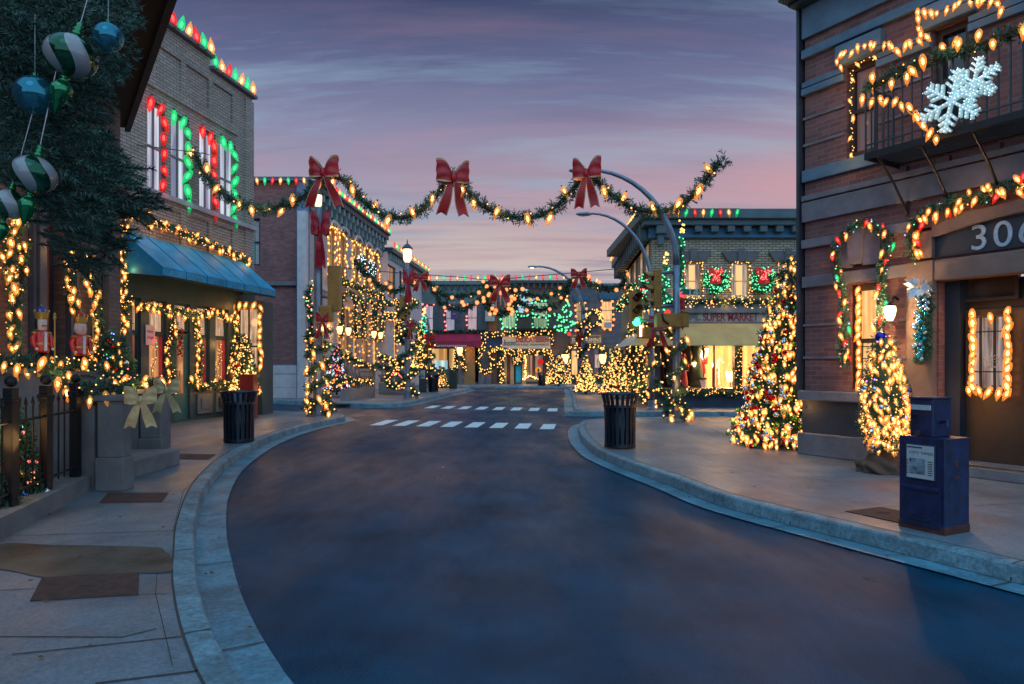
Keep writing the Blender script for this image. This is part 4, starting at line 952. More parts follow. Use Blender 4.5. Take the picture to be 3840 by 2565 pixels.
for i, u in enumerate((u1, u2)):
    window(b6, *u, .12, MATS['dark_brown_frame'], curtain('dusk_red_room', (.02, .012, .02), (.12, .06, .06), .7, 4) if i == 0 else darkglass, 0, 1, .09)
    part(b6, 'window_head', bluestone, (u[0] - .12, u[1] + .12, -.14, -.002, u[3] + .01, u[3] + .34), bev=.02)
# flat arch over the ground floor window
k0, k1, kz0, kz1 = F6.hit(11, 575, 650)[0], F6.hit(11, 700, 650)[0], F6.hit(11, 640, 750)[1], F6.hit(11, 640, 490)[1]
cx = (k0 + k1) / 2
mb = MB()
def wedge(x0a, x1a, x0b, x1b, z0_, z1_, d): mb.add([(x0a, -d, z0_), (x1a, -d, z0_), (x1b, -d, z1_), (x0b, -d, z1_), (x0a, -.001, z0_), (x1a, -.001, z0_), (x1b, -.001, z1_), (x0b, -.001, z1_)], [(0, 1, 2, 3), (0, 4, 5, 1), (1, 5, 6, 2), (2, 6, 7, 3), (3, 7, 4, 0)])
wk = (k1 - k0) / 2; wedge(cx - wk * .75, cx + wk * .75, cx - wk * 1.15, cx + wk * 1.15, kz0 - .02, kz1 + .05, .16)
wedge(cx - wk * 3.1, cx - wk * .8, cx - wk * 3.1, cx - wk * 1.2, kz0 - .06, kz1, .1); wedge(cx + wk * .8, cx + wk * 3.1, cx + wk * 1.2, cx + wk * 3.1, kz0 - .06, kz1, .1)
mb.build('keystone_arch', stone, b6, local=True)
# entrance
part(b6, 'door_pilaster', mat('brown_stone', (.15, .11, .10), .85, .25, 3, .3), (dr0 - .4, dr0 - .02, -.12, -.002, .15, zdl + .3), (dr0 - .02, dr1, -.1, -.002, zdl, zdl + .28), bev=.02)
mb = MB(); wall(mb, dr0, dr1, .15, zdl, [], y=.42); mb.build('porch_back', mat('brown_varnish', (.045, .028, .02), .4, .3, 3, .1), b6, local=True)
mb = MB(); mb.box(dr0 + .001, dr0 + .2, .16, .42, .15, zdl); mb.build('porch_side', mat('midnight_blue_paint', (.012, .022, .04), .5, .3, 3), b6, local=True)
dw = F6.rect(11, 1540, 1200, 1895, 1500, .3); dwz = (F6.hit(12, 1720, 300, .3)[1], F6.hit(11, 1560, 1200, .3)[1])
do = part(b6, 'door', MATS['brown_varnish'], (dw[0] - .2, dw[1] + .3, .34, .41, .3, F6.hit(11, 1490, 1150, .3)[1]), bev=.01)
window(b6, dw[0], dw[1], dwz[0], dwz[1], .29, MATS['dark_brown_frame'], curtain('door_lace', (.22, .14, .12), (.8, .66, .6), .5, 16), 2, 0, .03, 'door_window')
m_ = MB()
for z_ in (dwz[0] + (dwz[1] - dwz[0]) * .25, dwz[0] + (dwz[1] - dwz[0]) * .78): m_.box(dw[0], dw[1], .235, .249, z_ - .008, z_ + .008)
m_.build('door_grille', black, b6, local=True)
MB().ball((dw[1] + .42, .30, 1.15), .04, 0, 2).build('door_knob', mat('brass', (.5, .35, .1), .3, .1, metal=1), b6, local=True, smooth=True)
part(b6, 'door_paper', mat('paper_notice', (.35, .34, .36), .7, .2, 6), (dw[1] + .22, dw[1] + .35, .325, .338, .85, 1.3), (dw[1] + .42, dw[1] + .56, .325, .338, .85, 1.32))
tz = F6.hit(11, 1600, 1080, .3)[1]; window(b6, dw[0] - .12, dw[1] + .1, tz, tz + .42, .36, MATS['dark_brown_frame'], mat('bronze_glass', (.05, .035, .03), .15, .3), 0, 0, .05, 'transom_window')
part(b6, 'step', stone, (dr0 - .05, s6, -.3, .42, .15, .3), bev=.02)
part(b6, 'brass_threshold', mat('brass', (.5, .35, .1), .3, .1, metal=1), (dr0 + .3, s6, -.29, -.22, .301, .315))
# number panel: segmental top
mb = MB(); n = 14; pw = 2.9; pts = []
ax = F6.hit(11, 2016, 326)
ah = (ax[1] - zan1); 
for i in range(n + 1):
    t = i / n; pts.append((an0 + pw * t, zan1 + ah * math.sin(math.pi * min(t * 1.0, 1)) ** .8))
pts = [(an0, zan0)] + pts + [(an0 + pw, zan0)]
mb.poly([(x, -.05, z) for x, z in reversed(pts)][::-1]); mb.build('number_panel', mat('navy_panel', (.016, .026, .045), .6, .35, 2), b6, local=True)
mb = MB()
for (xa, za), (xb, zb) in zip(pts[1:-2], pts[2:-1]): mb.add([(xa, -.14, za), (xb, -.14, zb), (xb, -.14, zb + .16), (xa, -.14, za + .16), (xa, -.002, za), (xb, -.002, zb), (xb, -.002, zb + .16), (xa, -.002, za + .16)], [(0, 1, 2, 3), (0, 4, 5, 1), (2, 6, 7, 3)])
mb.box(an0 - .25, an0 - .001, -.14, -.002, zan0, zan1 + .1); mb.build('panel_surround', MATS['brown_stone'], b6, local=True)
nm = F6.rect(11, 1575, 520, 2130, 600, -.07); zn = F6.hit(11, 1640, 640, -.07)[1], F6.hit(11, 1640, 430, -.07)[1]
lettering(b6, '306', on(F6, (nm[0] + nm[1]) / 2 + .0, -.055, (zn[0] + zn[1]) / 2 + .0), nm[1] - nm[0], zn[1] - zn[0], mat('number_paint', (.30, .40, .52), .6, .2, 8), .015, space=1.15, bold=.0)

# ---- near left building: dark door surround and brick
F7 = Fr(-7.3, 3.0, 0, 1.0)
b7 = thing('townhouse', 'dark brick townhouse with blue panelled entrance behind the nutcrackers', 'building', F7.M)
q = lambda x: F7.hit(0, x, 700)[0]
d0, d1 = q(88), q(150); e7 = q(276)
mb = MB(); wall(mb, -6, e7, .15, 6.4, [(d0, d1, 1.2, 4.6)], depth=.3); mb.quad((e7, 0, .1), (e7, 5, .1), (e7, 5, 6.4), (e7, 0, 6.4)); mb.build('wall', brick('brown_mauve_brick', (.15, .09, .08), (.21, .13, .11), (.10, .08, .08), .24, .08, .008, .4), b7, local=True)
part(b7, 'pilaster', mat('slate_blue_timber', (.05, .06, .09), .5, .25, 3, .1), *[(q(x0_), q(x1_), -.1 - .04 * (k % 2), -.002, 1.2, 4.8) for k, (x0_, x1_) in enumerate(((64, 70), (71, 88), (150, 156), (157, 164), (165, 172)))], bev=.012)
part(b7, 'door', mat('midnight_blue_door', (.02, .028, .05), .45, .25, 3), (d0 + .4, d1, .2, .28, 1.2, 4.6)); part(b7, 'red_door_edge', mat('dark_red_paint', (.10, .015, .015), .5, .2), (d0, d0 + .39, .1, .2, 1.2, 4.6))
MB().tube([F7.M.inverted() @ Vector(F7.w(q(226), -.12, z_)) for z_ in (.3, 5.8)], .07, 8).build('downpipe', mat('rusty_pipe', (.06, .045, .045), .6, .3), b7, local=True)
# projecting flat canopy roof
A1, A2 = Vector((-7.9, 13.92)), Vector((-4.62, 9.1)); dr_ = (A2 - A1).normalized(); A3 = A2 + dr_ * 3.6
mb = MB(); mb.prism([tuple(A1), tuple(A2), tuple(A3), (-12, A3.y), (-12, A1.y)], 6.5, 6.66); 
cz = mb.build('eave_slab', mat('black_soffit', (.003, .004, .006), .8, .3), b7)
n_ = Vector((dr_.y, -dr_.x)); n_ = -n_ if n_.x < 0 else n_
mb = MB(); mb.prism([tuple(A1 + n_ * .002), tuple(A3 + n_ * .002), tuple(A3 + n_ * .1), tuple(A1 + n_ * .1)], 6.42, 6.72); mb.build('gutter_board', mat('dark_gutter_board', (.006, .02, .036), .8, .3), b7)
# ================================================================ STREET THINGS
def cyl_can(label, x, y, scale=1.0, full=True, col=None):
    m = col or mat('can_dark_blue', (.012, .022, .04), .32, .3, 5, .05, metal=.5, coat=.3)
    t = thing('trash_can', label, 'trash can', Vector((x, y, .15)), 'slatted litter cans'); n = 20
    mb = MB()
    for k in range(n):
        a = 2 * math.pi * k / n; ca, sa = math.cos(a), math.sin(a); prof = [(.27, .03), (.275, .5), (.285, .78), (.335, .98)]
        tw = Vector((-sa, ca, 0)) * .027
        for (r0, z0), (r1, z1) in zip(prof, prof[1:]):
            p, q = Vector((ca * r0, sa * r0, z0)), Vector((ca * r1, sa * r1, z1)); o = Vector((ca, sa, 0)) * .007
            mb.add([p - tw + o, p + tw + o, q + tw + o, q - tw + o, p - tw - o, p + tw - o, q + tw - o, q - tw - o], [(0, 1, 2, 3), (7, 6, 5, 4), (0, 3, 7, 4), (1, 5, 6, 2)])
    mb.build('slatted_body', m, t, local=True)
    mb = MB()
    for r, z, hh in ((.275, .02, .06), (.296, .74, .05)): mb = MB(); mb.lathe([(r, z), (r + .012, z), (r + .012, z + hh), (r, z + hh)], n=24); mb.build('hoop', m, t, local=True, smooth=False)
    mb = MB(); pr = []
    for k in range(9): a = math.pi * 2 * k / 8; pr.append((.345 + .018 * math.cos(a), .985 + .018 * math.sin(a)))
    vs = []
    for r, z in pr:
        for j in range(28): vs.append((r * math.cos(j * 2 * math.pi / 28), r * math.sin(j * 2 * math.pi / 28), z))
    mb.add(vs, [(i * 28 + j, i * 28 + (j + 1) % 28, (i + 1) * 28 + (j + 1) % 28, (i + 1) * 28 + j) for i in range(8) for j in range(28)]); mb.build('rim', m, t, local=True, smooth=True)
    MB().lathe([(.24, .05), (.245, .72), (.25, .72), (.25, .05)], n=20).build('liner', mat('black_liner', (.008, .008, .01), .5, .2), t, local=True, smooth=True)
    return t
cyl_can('dark blue slatted litter can at the kerb in front of the blue awning', -5.34, 13.35)
cyl_can('dark blue slatted litter can at the kerb of the right pavement', 1.97, 12.45)
cyl_can('small distant blue litter can beside a black newspaper box', -4.42, 38.4)
cyl_can('distant litter can standing before the delicatessen window', 2.2, 50.2)

def news_box(label, x, y, rot, m, w_=.42, d_=.36, h=.85, top=True, paper=True, group=None):
    M = Matrix.Translation((x, y, .15)) @ Matrix.Rotation(rot, 4, 'Z'); t = thing('newspaper_box', label, 'newspaper box', M, group)
    mb = MB(); mb.bbox(-w_ / 2, w_ / 2, 0, d_, 0, h, .008); mb.build('cabinet', m, t, local=True)
    mb = MB(); mb.bbox(-w_ / 2 + .03, w_ / 2 - .03, -.012, -.001, .04, h * .48, .006); mb.bbox(-w_ / 2 + .05, w_ / 2 - .05, -.03, -.013, h * .44, h * .475, .006); dr = mb.build('door', m, t, local=True)
    MB().tube([(-.1, -.03, .12), (-.05, -.045, .105), (.05, -.045, .105), (.1, -.03, .12)], .009, 6).build('handle', black, dr, local=True)
    if paper:
        wn = MB(); wn.bbox(-w_ / 2 + .075, w_ / 2 - .075, -.016, -.001, h * .55, h * .92, .004); wf = wn.build('paper_window', mat('window_rim', (.03, .05, .09), .4, .2), t, local=True)
        MB().box(-w_ / 2 + .085, w_ / 2 - .085, -.02, -.0165, h * .56, h * .91).build('front_page', mat('newsprint', (.42, .42, .44), .7, .12, 30), wf, local=True)
        lettering(wf, 'CITY TIMES', M @ Matrix.Translation((.01, -.0205, h * .83)), w_ * .52, .024, mat('ink', (.05, .05, .07), .8, .1), .001)
        px = MB(); px.box(-.1, .05, -.0215, -.0205, h * .6, h * .77); px.build('photo', mat('news_photo', (.16, .2, .24), .8, .8, 25), wf, local=True)
        px = MB()
        for k in range(7): px.box(.07, .115, -.0215, -.0205, h * .6 + k * .02, h * .6 + k * .02 + .009)
        for k in range(7): px.box(-.125, -.108, -.0215, -.0205, h * .6 + k * .02, h * .6 + k * .02 + .009)
        px.box(-.12, .02, -.0215, -.0205, h * .88, h * .895); px.build('print_columns', mat('ink', (.05, .05, .07)), wf, local=True)
    if top:
        mb = MB(); mb.bbox(-w_ * .3, w_ * .2, .03, .3, h + .002, h + .34, .01); mb.bbox(-w_ * .32, w_ * .22, .02, .31, h + .34, h + .36, .006); co_ = mb.build('coin_box', m, t, local=True)
        MB().box(-.11, .07, .012, .029, h + .245, h + .29).build('label_plate', mat('newsprint', (.42, .42, .44)), co_, local=True)
        MB().box(-.1, -.07, .02, .029, h + .16, h + .2).build('coin_slot', black, co_, local=True)
        mb = MB(); mb.tube([(w_ * .2, .15, h + .14), (w_ * .34, .15, h + .15), (w_ * .34, .15, h + .1)], .02, 6); mb.build('lever', m, co_, local=True)
        mb = MB(); mb.lathe([(.028, 0), (.028, .02)], n=10, M=Matrix.Translation((-.05, .03, h + .03)) @ Matrix.Rotation(R(90), 4, 'X')); mb.build('lock', rust, co_, local=True)
        for k, (y_, z_, a_, b_) in enumerate(((.17, .62, .025, .04), (.18, .5, .035, .012), (.1, .75, .02, .01), (.24, .3, .012, .03))):
            mb = MB(); mb.lathe([(1, 0), (.9, .0015)], n=9, M=Matrix.Translation((w_ / 2 + .001, y_, z_)) @ Matrix.Rotation(R(90), 4, 'Y') @ Matrix.Diagonal((b_, a_, 1, 1))); mb.build('rust_patch', mat('red_brown_rust', (.07, .018, .014), .7, .5, 12, .3), t, local=True)
        MB().bbox(-w_ / 2 - .004, w_ / 2 + .004, -.004, d_ + .004, -.002, .07, .004).build('rusty_foot', mat('red_brown_rust', (.07, .018, .014), .7, .5, 12, .3), t, local=True)
    return t
bluep = mat('scuffed_blue_paint', (.006, .015, .062), .42, .6, 9, .2, coat=.25)
p0, p1 = G(12, 1240, 1240), G(12, 1555, 1310); mid_ = (p0 + p1) / 2
news_box('dark blue scuffed newspaper box in the right foreground showing a front page', mid_.x, mid_.y, math.atan2(p1.y - p0.y, p1.x - p0.x), bluep)
news_box('red street box behind the left litter can in front of the lit potted tree', -7.47, 19.2, 0, mat('red_box_paint', (.22, .01, .01), .4, .3, 6), .38, .36, 1.25, False, False)
news_box('black newspaper box with a white notice next to the distant litter can', -4.95, 37.9, R(8), mat('black_box_paint', (.02, .02, .024), .4, .3, 6), .42, .4, 1.35, False, True)
news_box('dark green street box alone near the end of the far left kerb', -3.82, 44.0, 0, mat('dark_green_box', (.012, .03, .026), .5, .3, 6), .5, .5, 1.05, False, False)

# ---- near stoop: gate pillars, cheek walls, steps, railing
stoop_m = mat('stoop_stone', (.13, .135, .15), .85, .28, 2.4, .4)
pl0 = thing('stoop', 'grey stone stoop with two gate pillars in front of the townhouse door', 'stoop', Vector((-5.0, 8.2, .15)))
def pillar(x0_, x1_, y0_, y1_, zt, nm='gate_pillar'):
    mb = MB(); mb.bbox(x0_ - .02, x1_ + .02, y0_ - .02, y1_ + .02, .15, .55, .015); mb.bbox(x0_, x1_, y0_, y1_, .552, zt - .08, .012); mb.bbox(x0_ - .035, x1_ + .035, y0_ - .035, y1_ + .035, zt - .078, zt, .02); mb.build(nm, stoop_m, pl0)
pillar(-4.94, -4.64, 8.13, 8.33, 1.30); pillar(-5.61, -5.31, 10.3, 10.5, 1.29)
def cheek(xa, ya, zt, zhi, xs, xh, th=.28):
    mb = MB(); pr = [(xa, .15), (xa, zt), (xs, zhi), (xh, zhi), (xh, .15)]
    mb.add([(x, ya, z) for x, z in pr] + [(x, ya + th, z) for x, z in pr], [(0, 1, 2, 3, 4)[::-1], (5, 6, 7, 8, 9), (1, 6, 5, 0), (2, 7, 6, 1), (3, 8, 7, 2), (4, 9, 8, 3)]); mb.build('cheek_wall', stoop_m, pl0)
    mb = MB(); c_ = [(xa - .002, zt + .002), (xs, zhi + .002), (xh, zhi + .002)]
    for (x0_, z0_), (x1_, z1_) in zip(c_, c_[1:]): mb.add([(x0_, ya - .04, z0_), (x1_, ya - .04, z1_), (x1_, ya - .04, z1_ + .06), (x0_, ya - .04, z0_ + .06), (x0_, ya + th + .04, z0_), (x1_, ya + th + .04, z1_), (x1_, ya + th + .04, z1_ + .06), (x0_, ya + th + .04, z0_ + .06)], [(0, 3, 2, 1), (3, 7, 6, 2), (4, 5, 6, 7)])
    mb.build('coping', stoop_m, pl0)
cheek(-4.99, 8.16, 1.16, 1.55, -5.62, -7.28); cheek(-5.66, 10.34, 1.16, 1.5, -6.35, -7.28)
for k in range(5):
    mb = MB(); x1_ = -5.02 if k == 0 else -5.5 - k * .28; mb.bbox(-7.28, x1_, 8.46, 10.32, .15 + (k * .2 if k else 0), .39 + k * .19 - .002, .015); mb.build('step', stoop_m, pl0)
MB().box(-7.28, -6.62, 8.47, 10.32, 1.15, 1.2).build('landing', stoop_m, pl0)
MB().box(-7.28, -6.3, 10.62, 12.6, .15, 1.25).build('side_terrace', stoop_m, pl0)
fm = black; fr = thing('iron_fence', 'black spear topped iron railing on a low stone kerb at the left edge', 'fence', Vector((-4.66, 6.35, .35)))
fy = lambda y: -4.6 - .28 * (y - 6.13)
mb = MB(); pts = [(fy(3.6) + .14, 3.6), (fy(8.14) + .14, 8.14), (fy(8.14) - .2, 8.14), (fy(3.6) - .2, 3.6)]; mb.prism(pts, .15, .34); mb.build('stone_kerb', stoop_m, fr)
for y_ in (4.6, 5.48, 6.35, 7.16, 8.02):
    x_ = fy(y_); mb = MB(); mb.bbox(x_ - .045, x_ + .045, y_ - .045, y_ + .045, .34, 1.44, .006); mb.bbox(x_ - .06, x_ + .06, y_ - .06, y_ + .06, 1.3, 1.35, .01); mb.ball((x_, y_, 1.5), .055, 0, 2); mb.build('post', fm, fr)
for y0_, y1_ in ((3.7, 4.6), (4.6, 5.48), (5.48, 6.35), (6.35, 7.16), (7.16, 8.02)):
    mb = MB()
    for z_ in (.46, 1.12): mb.tube([(fy(y0_), y0_, z_), (fy(y1_), y1_, z_)], .014, 5)
    mb.build('rail', fm, fr)
    for k in range(1, 5):
        y_ = y0_ + (y1_ - y0_) * k / 5; mb = MB(); mb.tube([(fy(y_), y_, .4), (fy(y_), y_, 1.25)], .009, 5); mb.lathe([(.009, 0), (.02, .03), (.001, .1)], (fy(y_), y_, 1.25), 6); mb.build('spear_bar', fm, fr)
sn = MB()
for k in range(40):
    y_ = random.uniform(6.0, 8.0); sn.ball((fy(y_) - random.uniform(.22, .6), y_, .17), random.uniform(.08, .17), 0, 2, (1, 1, .6))
o = sn.build('snow', mat('fake_snow', (.5, .6, .7), .8, .1, 8, .2), None, smooth=True); o['kind'] = 'stuff'; o['label'] = 'pale artificial snow behind the iron railing'; o['category'] = 'snow'

# nutcrackers
def nutcracker(label, x, y, z, H, hat, hair, coat, faced):
    k = H / .82; M = Matrix.Translation((x, y, z)) @ Matrix.Rotation(faced, 4, 'Z') @ Matrix.Scale(k, 4); t = thing('nutcracker', label, 'nutcracker', M, 'nutcracker figures on the stoop')
    cm = mat('coat_' + coat[0], coat[1], .35, .15, 5, coat=.4); gold = mat('gold_trim', (.55, .33, .08), .35, .2, 8, metal=.5); skin = mat('painted_face', (.75, .5, .42), .4, .05); wht = mat('white_gloss', (.65, .62, .66), .4, .1)
    MB().lathe([(.09, 0), (.1, .01), (.1, .05), (.085, .055)], n=16).build('stand', black, t, local=True)
    for sx in (-.035, .035): MB().lathe([(.036, .055), (.038, .12), (.033, .2)], (sx, 0, 0), 12).build('leg', black if sx < 0 else black, t, local=True, smooth=True)
    b_ = MB(); b_.lathe([(.083, .2), (.088, .24), (.08, .34), (.085, .43), (.07, .475), (.04, .48)], n=18, sy=.85); bo_ = b_.build('body', cm, t, local=True, smooth=True)
    MB().box(-.012, .022, -.081, -.07, .22, .46).build('shirt_front', wht, bo_, local=True)
    mb = MB()
    for j in range(4): mb.ball((.03, -.078, .25 + j * .06), .008, 0, 1); mb.ball((-.022, -.078, .25 + j * .06), .008, 0, 1)
    mb.lathe([(.09, .3), (.09, .325), (.08, .325)], n=18, sy=.87); mb.build('gold_buttons', gold, bo_, local=True)
    h_ = MB(); h_.lathe([(.045, .475), (.058, .5), (.062, .56), (.06, .62), (.05, .64)], n=16); hd = h_.build('head', skin, t, local=True, smooth=True)
    mb = MB(); mb.ball((0, -.066, .56), .016, 0, 2, (.8, 1.6, 1.2)); mb.build('nose', skin, hd, local=True, smooth=True)
    mb = MB(); mb.box(-.02, .02, -.064, -.055, .505, .525); mb.box(-.018, .018, -.0655, -.0641, .512, .518, 1); mb.build('jaw', [wht, mat('red_cloth', (.35, .015, .03))], hd, local=True)
    mb = MB(); mb.box(-.03, .03, -.066, -.056, .534, .545); mb.build('moustache', hair, hd, local=True)
    mb = MB()
    for sx in (-.024, .024): mb.ball((sx, -.054, .583), .011, 0, 1); mb.ball((sx, -.064, .583), .005, 1, 1)
    mb.build('eyes', [wht, mat('blue_iris', (.02, .1, .4), .2)], hd, local=True)
    mb = MB(); mb.lathe([(.07, .5), (.076, .56), (.066, .63)], (0, .012, 0), 14, sx=1, sy=.9); 
    for v in mb.v[:]: pass
    mb.v = [(x_, max(y_, -.018), z_) for x_, y_, z_ in mb.v]; mb.build('hair', hair, hd, local=True, smooth=True)
    mb = MB(); mb.lathe([(.062, .625), (.07, .65), (.082, .715), (.075, .715), (.062, .65)], n=16)
    for j in range(8): a = j * math.pi / 4; mb.ball((.08 * math.cos(a), .08 * math.sin(a), .73), .014, 0, 1, (1, 1, 1.5))
    cr = mb.build('crown', gold, t, local=True)
    mb = MB(); mb.ball((0, 0, .72), .066, 0, 2, (1, 1, 1.1)); mb.ball((0, 0, .80), .016, 1, 1); mb.build('cap', [hat, gold], cr, local=True, smooth=True)
    for sx in (-1, 1):
        mb = MB(); mb.tube([(sx * .085, 0, .44), (sx * .115, -.01, .38), (sx * .11, -.02, .3), (sx * .1, -.06, .25)], [.03, .032, .026, .02], 8); ar = mb.build('arm', cm, t, local=True, smooth=True)
        MB().ball((sx * .1, -.068, .245), .022, 0, 1).build('hand', wht, ar, local=True); MB().lathe([(.036, .44), (.04, .455), (.02, .47)], (sx * .085, 0, 0), 10).build('epaulette', gold, ar, local=True)
    mb = MB(); mb.tube([(.112, -.085, .02), (.112, -.085, .62)], .008, 6); mb.lathe([(.008, 0), (.022, .03), (.012, .05), (.02, .07), (.002, .1)], (.112, -.085, .62), 8); mb.build('sceptre', gold, t, local=True)
    return t
nutcracker('black haired nutcracker with blue domed crown nearer the street edge', -5.72, 8.3, 1.615, .78, mat('blue_cap', (.01, .06, .4), .4, .2), mat('black_hair', (.01, .01, .012), .6), ('red', (.6, .02, .015)), R(66))
nutcracker('white haired nutcracker with red domed crown on the far cheek wall', -6.62, 10.48, 1.565, .95, mat('red_cap', (.45, .02, .02), .4, .2), mat('white_hair', (.6, .6, .66), .8), ('red', (.6, .02, .015)), R(60))

mb = MB()
for k in range(90):   # leaf litter blown against the kerbs
    J_ = JL if k % 2 else JR; i_ = random.randrange(4, 13); a_, b_ = Vector(J_[i_]), Vector(J_[i_ + 1]); p_ = a_.lerp(b_, random.random()); sd = (1 if k % 2 else -1); t_ = (b_ - a_).normalized(); n_ = Vector((t_.y, -t_.x)) * sd
    q_ = p_ + n_ * random.choice((random.uniform(.22, .5), random.uniform(-1.2, -.02))); z_ = .03 if (q_ - p_).dot(n_) > 0 else .165
    a0_ = random.uniform(0, 6.28); e_ = Vector((math.cos(a0_), math.sin(a0_), random.uniform(-.2, .2))) * random.uniform(.012, .028); f_ = Vector((-e_.y, e_.x, .3 * e_.length)) * .55; c0_ = Vector((q_.x, q_.y, z_))
    mb.add([c0_ - e_, c0_ + f_ , c0_ + e_, c0_ - f_], [(0, 1, 2), (0, 2, 3)], 0)
o = mb.build('fallen_leaves', mat('dead_leaf', (.10, .05, .02), .8, .5, 30)); o['kind'] = 'stuff'; o['category'] = 'leaves'; o['label'] = 'scattered small brown leaves along both kerbs'
# ---- awnings and signs
F1a = F1
pa = [F1.hw(2, 1030, 312, -.08), F1.hw(2, 2000, 655, -.08)]; za = sum(p.z for p in pa) / 2
aw0, aw1 = F1.hit(2, 1290, 690, -1.2)[0], F1.hit(2, 2205, 905, -1.2)[0]; zv = (F1.hit(2, 1290, 690, -1.2)[1] + F1.hit(2, 2205, 905, -1.2)[1]) / 2; zvt = zv + .22
awm = mat('blue_awning_cloth', (.010, .25, .44), .6, .5, 1.8, .25, detail=9)
aw = thing('blue_awning', 'bright blue canvas awning lettered ALWAYS OPEN over the corner shop', 'awning', F1.M)
a0, a1 = aw0 + .05, aw1
mb = MB(); mb.quad((a0, -1.2, zvt), (a1, -1.2, zvt), (a1, -.1, za), (a0, -.1, za)); mb.quad((a0, -1.2, zv), (a1, -1.2, zv), (a1, -1.2, zvt), (a0, -1.2, zvt))
mb.add([(a0, -1.2, zv), (a0, -1.2, zvt), (a0, -.1, za), (a0, -.1, zvt - .1)], [(0, 1, 2, 3)]); mb.add([(a1, -1.2, zv), (a1, -1.2, zvt), (a1, -.1, za), (a1, -.1, zvt - .1)], [(3, 2, 1, 0)])
mb.build('canopy_cloth', awm, aw, local=True)
mb = MB(); mb.tube([(a0, -1.19, zv + .01), (a1, -1.19, zv + .01)], .02, 6)
for x_ in (a0 + .02, (a0 + a1) / 2, a1 - .02): mb.tube([(x_, -1.19, zv + .02), (x_, -.1, zvt)], .015, 5)
mb.build('awning_frame', black, aw, local=True)
mb = MB()
for k in range(1, 6):
    x_ = a0 + (a1 - a0) * k / 6; mb.tube([(x_, -1.205, zv), (x_, -1.205, zvt), (x_ , -.105, za + .005)], .009, 5)
mb.build('cloth_seam', mat('seam_blue', (.006, .12, .24), .7, .2), aw, local=True)
lm = mat('faded_lettering', (.14, .36, .48), .7, .4, 20)
for xs0, xs1 in ((1360, 1635), (1990, 2175)):
    s0_, s1_ = F1.hit(2, xs0, 700, -1.2)[0], F1.hit(2, xs1, 750, -1.2)[0]; lettering(aw, 'ALWAYS OPEN', on(F1, (s0_ + s1_) / 2, -1.202, zv + .11), (s1_ - s0_), .14, lm, .003)

sgy = mat('cream_sign_board', (.42, .33, .27), .6, .15, 3); yaw = mat('yellow_awning_cloth', (.60, .35, .13), .75, .18, 1.6, .1)
sb5 = thing('supermarket_sign', 'long cream sign board lettered SUPER MARKET in dull red', 'sign', F5.M)
zs0, zs1 = F5.hit(8, 1200, 622, -.2)[1], F5.hit(8, 1200, 532, -.2)[1]
part(sb5, 'board', sgy, (-.1, sE, -.2, -.003, zs0, zs1 - .02), bev=.015); part(sb5, 'board_edge', MATS['grey_belt'], (-.14, sE, -.24, -.201, zs0 - .03, zs0 + .02), bev=.008)
def let8(txt, x0_, x1_, y0_, y1_, m_, **k):
    a, b_, c_, d_ = F5.rect(8, x0_, y0_, x1_, y1_, -.205); lettering(sb5, txt, on(F5, (a + b_) / 2, -.203, (c_ + d_) / 2), b_ - a, d_ - c_, m_, .012, **k)
dr_m = mat('dull_red_letters', (.30, .035, .05), .6, .25, 8); let8('SUPER MARKET', 1052, 1552, 538, 612, dr_m, bold=.02); let8('ayngunz', 878, 1012, 545, 606, mat('grey_blue_letters', (.08, .14, .2), .6), shear=.4); let8('234', 980, 1034, 590, 608, mat('ink', (.05, .05, .07)))
let8('TA', 1576, 1625, 545, 562, MATS['ink'])
sb5s = thing('side_sign', 'plain cream sign board on the side of the supermarket corner', 'sign', F5s.M); MB().bbox(7.2, ls + .08, -.32, -.003, zs0, zs1 + .1, .015).build('board', sgy, sb5s, local=True)
ya = thing('yellow_awning', 'plain mustard yellow awning under the supermarket sign', 'awning', F5.M); zy0, zy1 = F5.hit(8, 1200, 828, -1.1)[1], zs0 - .05
mb = MB(); x0_ = .25
mb.add([(-.1, -.25, zy1), (sE, -.25, zy1), (sE, -1.1, zy0), (-.95, -1.1, zy0)], [(0, 3, 2, 1)]); mb.quad((-.95, -1.1, zy0 - .03), (sE, -1.1, zy0 - .03), (sE, -1.1, zy0), (-.95, -1.1, zy0))
mb.build('front_cloth', yaw, ya, local=True)
mb = MB(); Li = F5.M.inverted() @ F5s.M; A_ = Li @ Vector((6.8, -.1, zy1)); B_ = Li @ Vector((6.8, -.95, zy0)); C_ = Vector((-.952, -1.1, zy0)); D_ = Vector((-.102, -.25, zy1)); mb.quad(D_, A_, B_, C_); mb.build('side_cloth', mat('grey_lit_awning_cloth', (.42, .38, .34), .75, .1, 2), ya, local=True)  # grey of the lit underside is put into this cloth's colour

ma = thing('maroon_awning', 'maroon awning with white lettering over the lit shop in the far row', 'awning', F4.M)
m0, m1, mz0, mz1 = r15(0, 660, 885, 870); m0 -= 1.5; mb = MB(); mb.quad((m0, -1.0, mz0 + .45), (m1, -1.0, mz0 + .45), (m1, -.02, mz1), (m0, -.02, mz1)); mb.quad((m0, -1.0, mz0), (m1, -1.0, mz0), (m1, -1.0, mz0 + .45), (m0, -1.0, mz0 + .45)); mb.add([(m1, -1, mz0), (m1, -1, mz0 + .45), (m1, -.02, mz1), (m1, -.02, mz0)], [(3, 2, 1, 0)])
mb.build('canopy_cloth', mat('maroon_cloth', (.34, .01, .05), .7, .3, 1.5), ma, local=True)
wl_ = mat('white_lettering', (.6, .6, .62), .6, .15)
def let15(root, txt, x0_, x1_, y0_, y1_, m_, d=-.12, **k):
    a, b_, c_, d_ = F4.rect(15, x0_, y0_, x1_, y1_, d); return lettering(root, txt, on(F4, (a + b_) / 2, d, (c_ + d_) / 2), b_ - a, d_ - c_, m_, .01, **k)
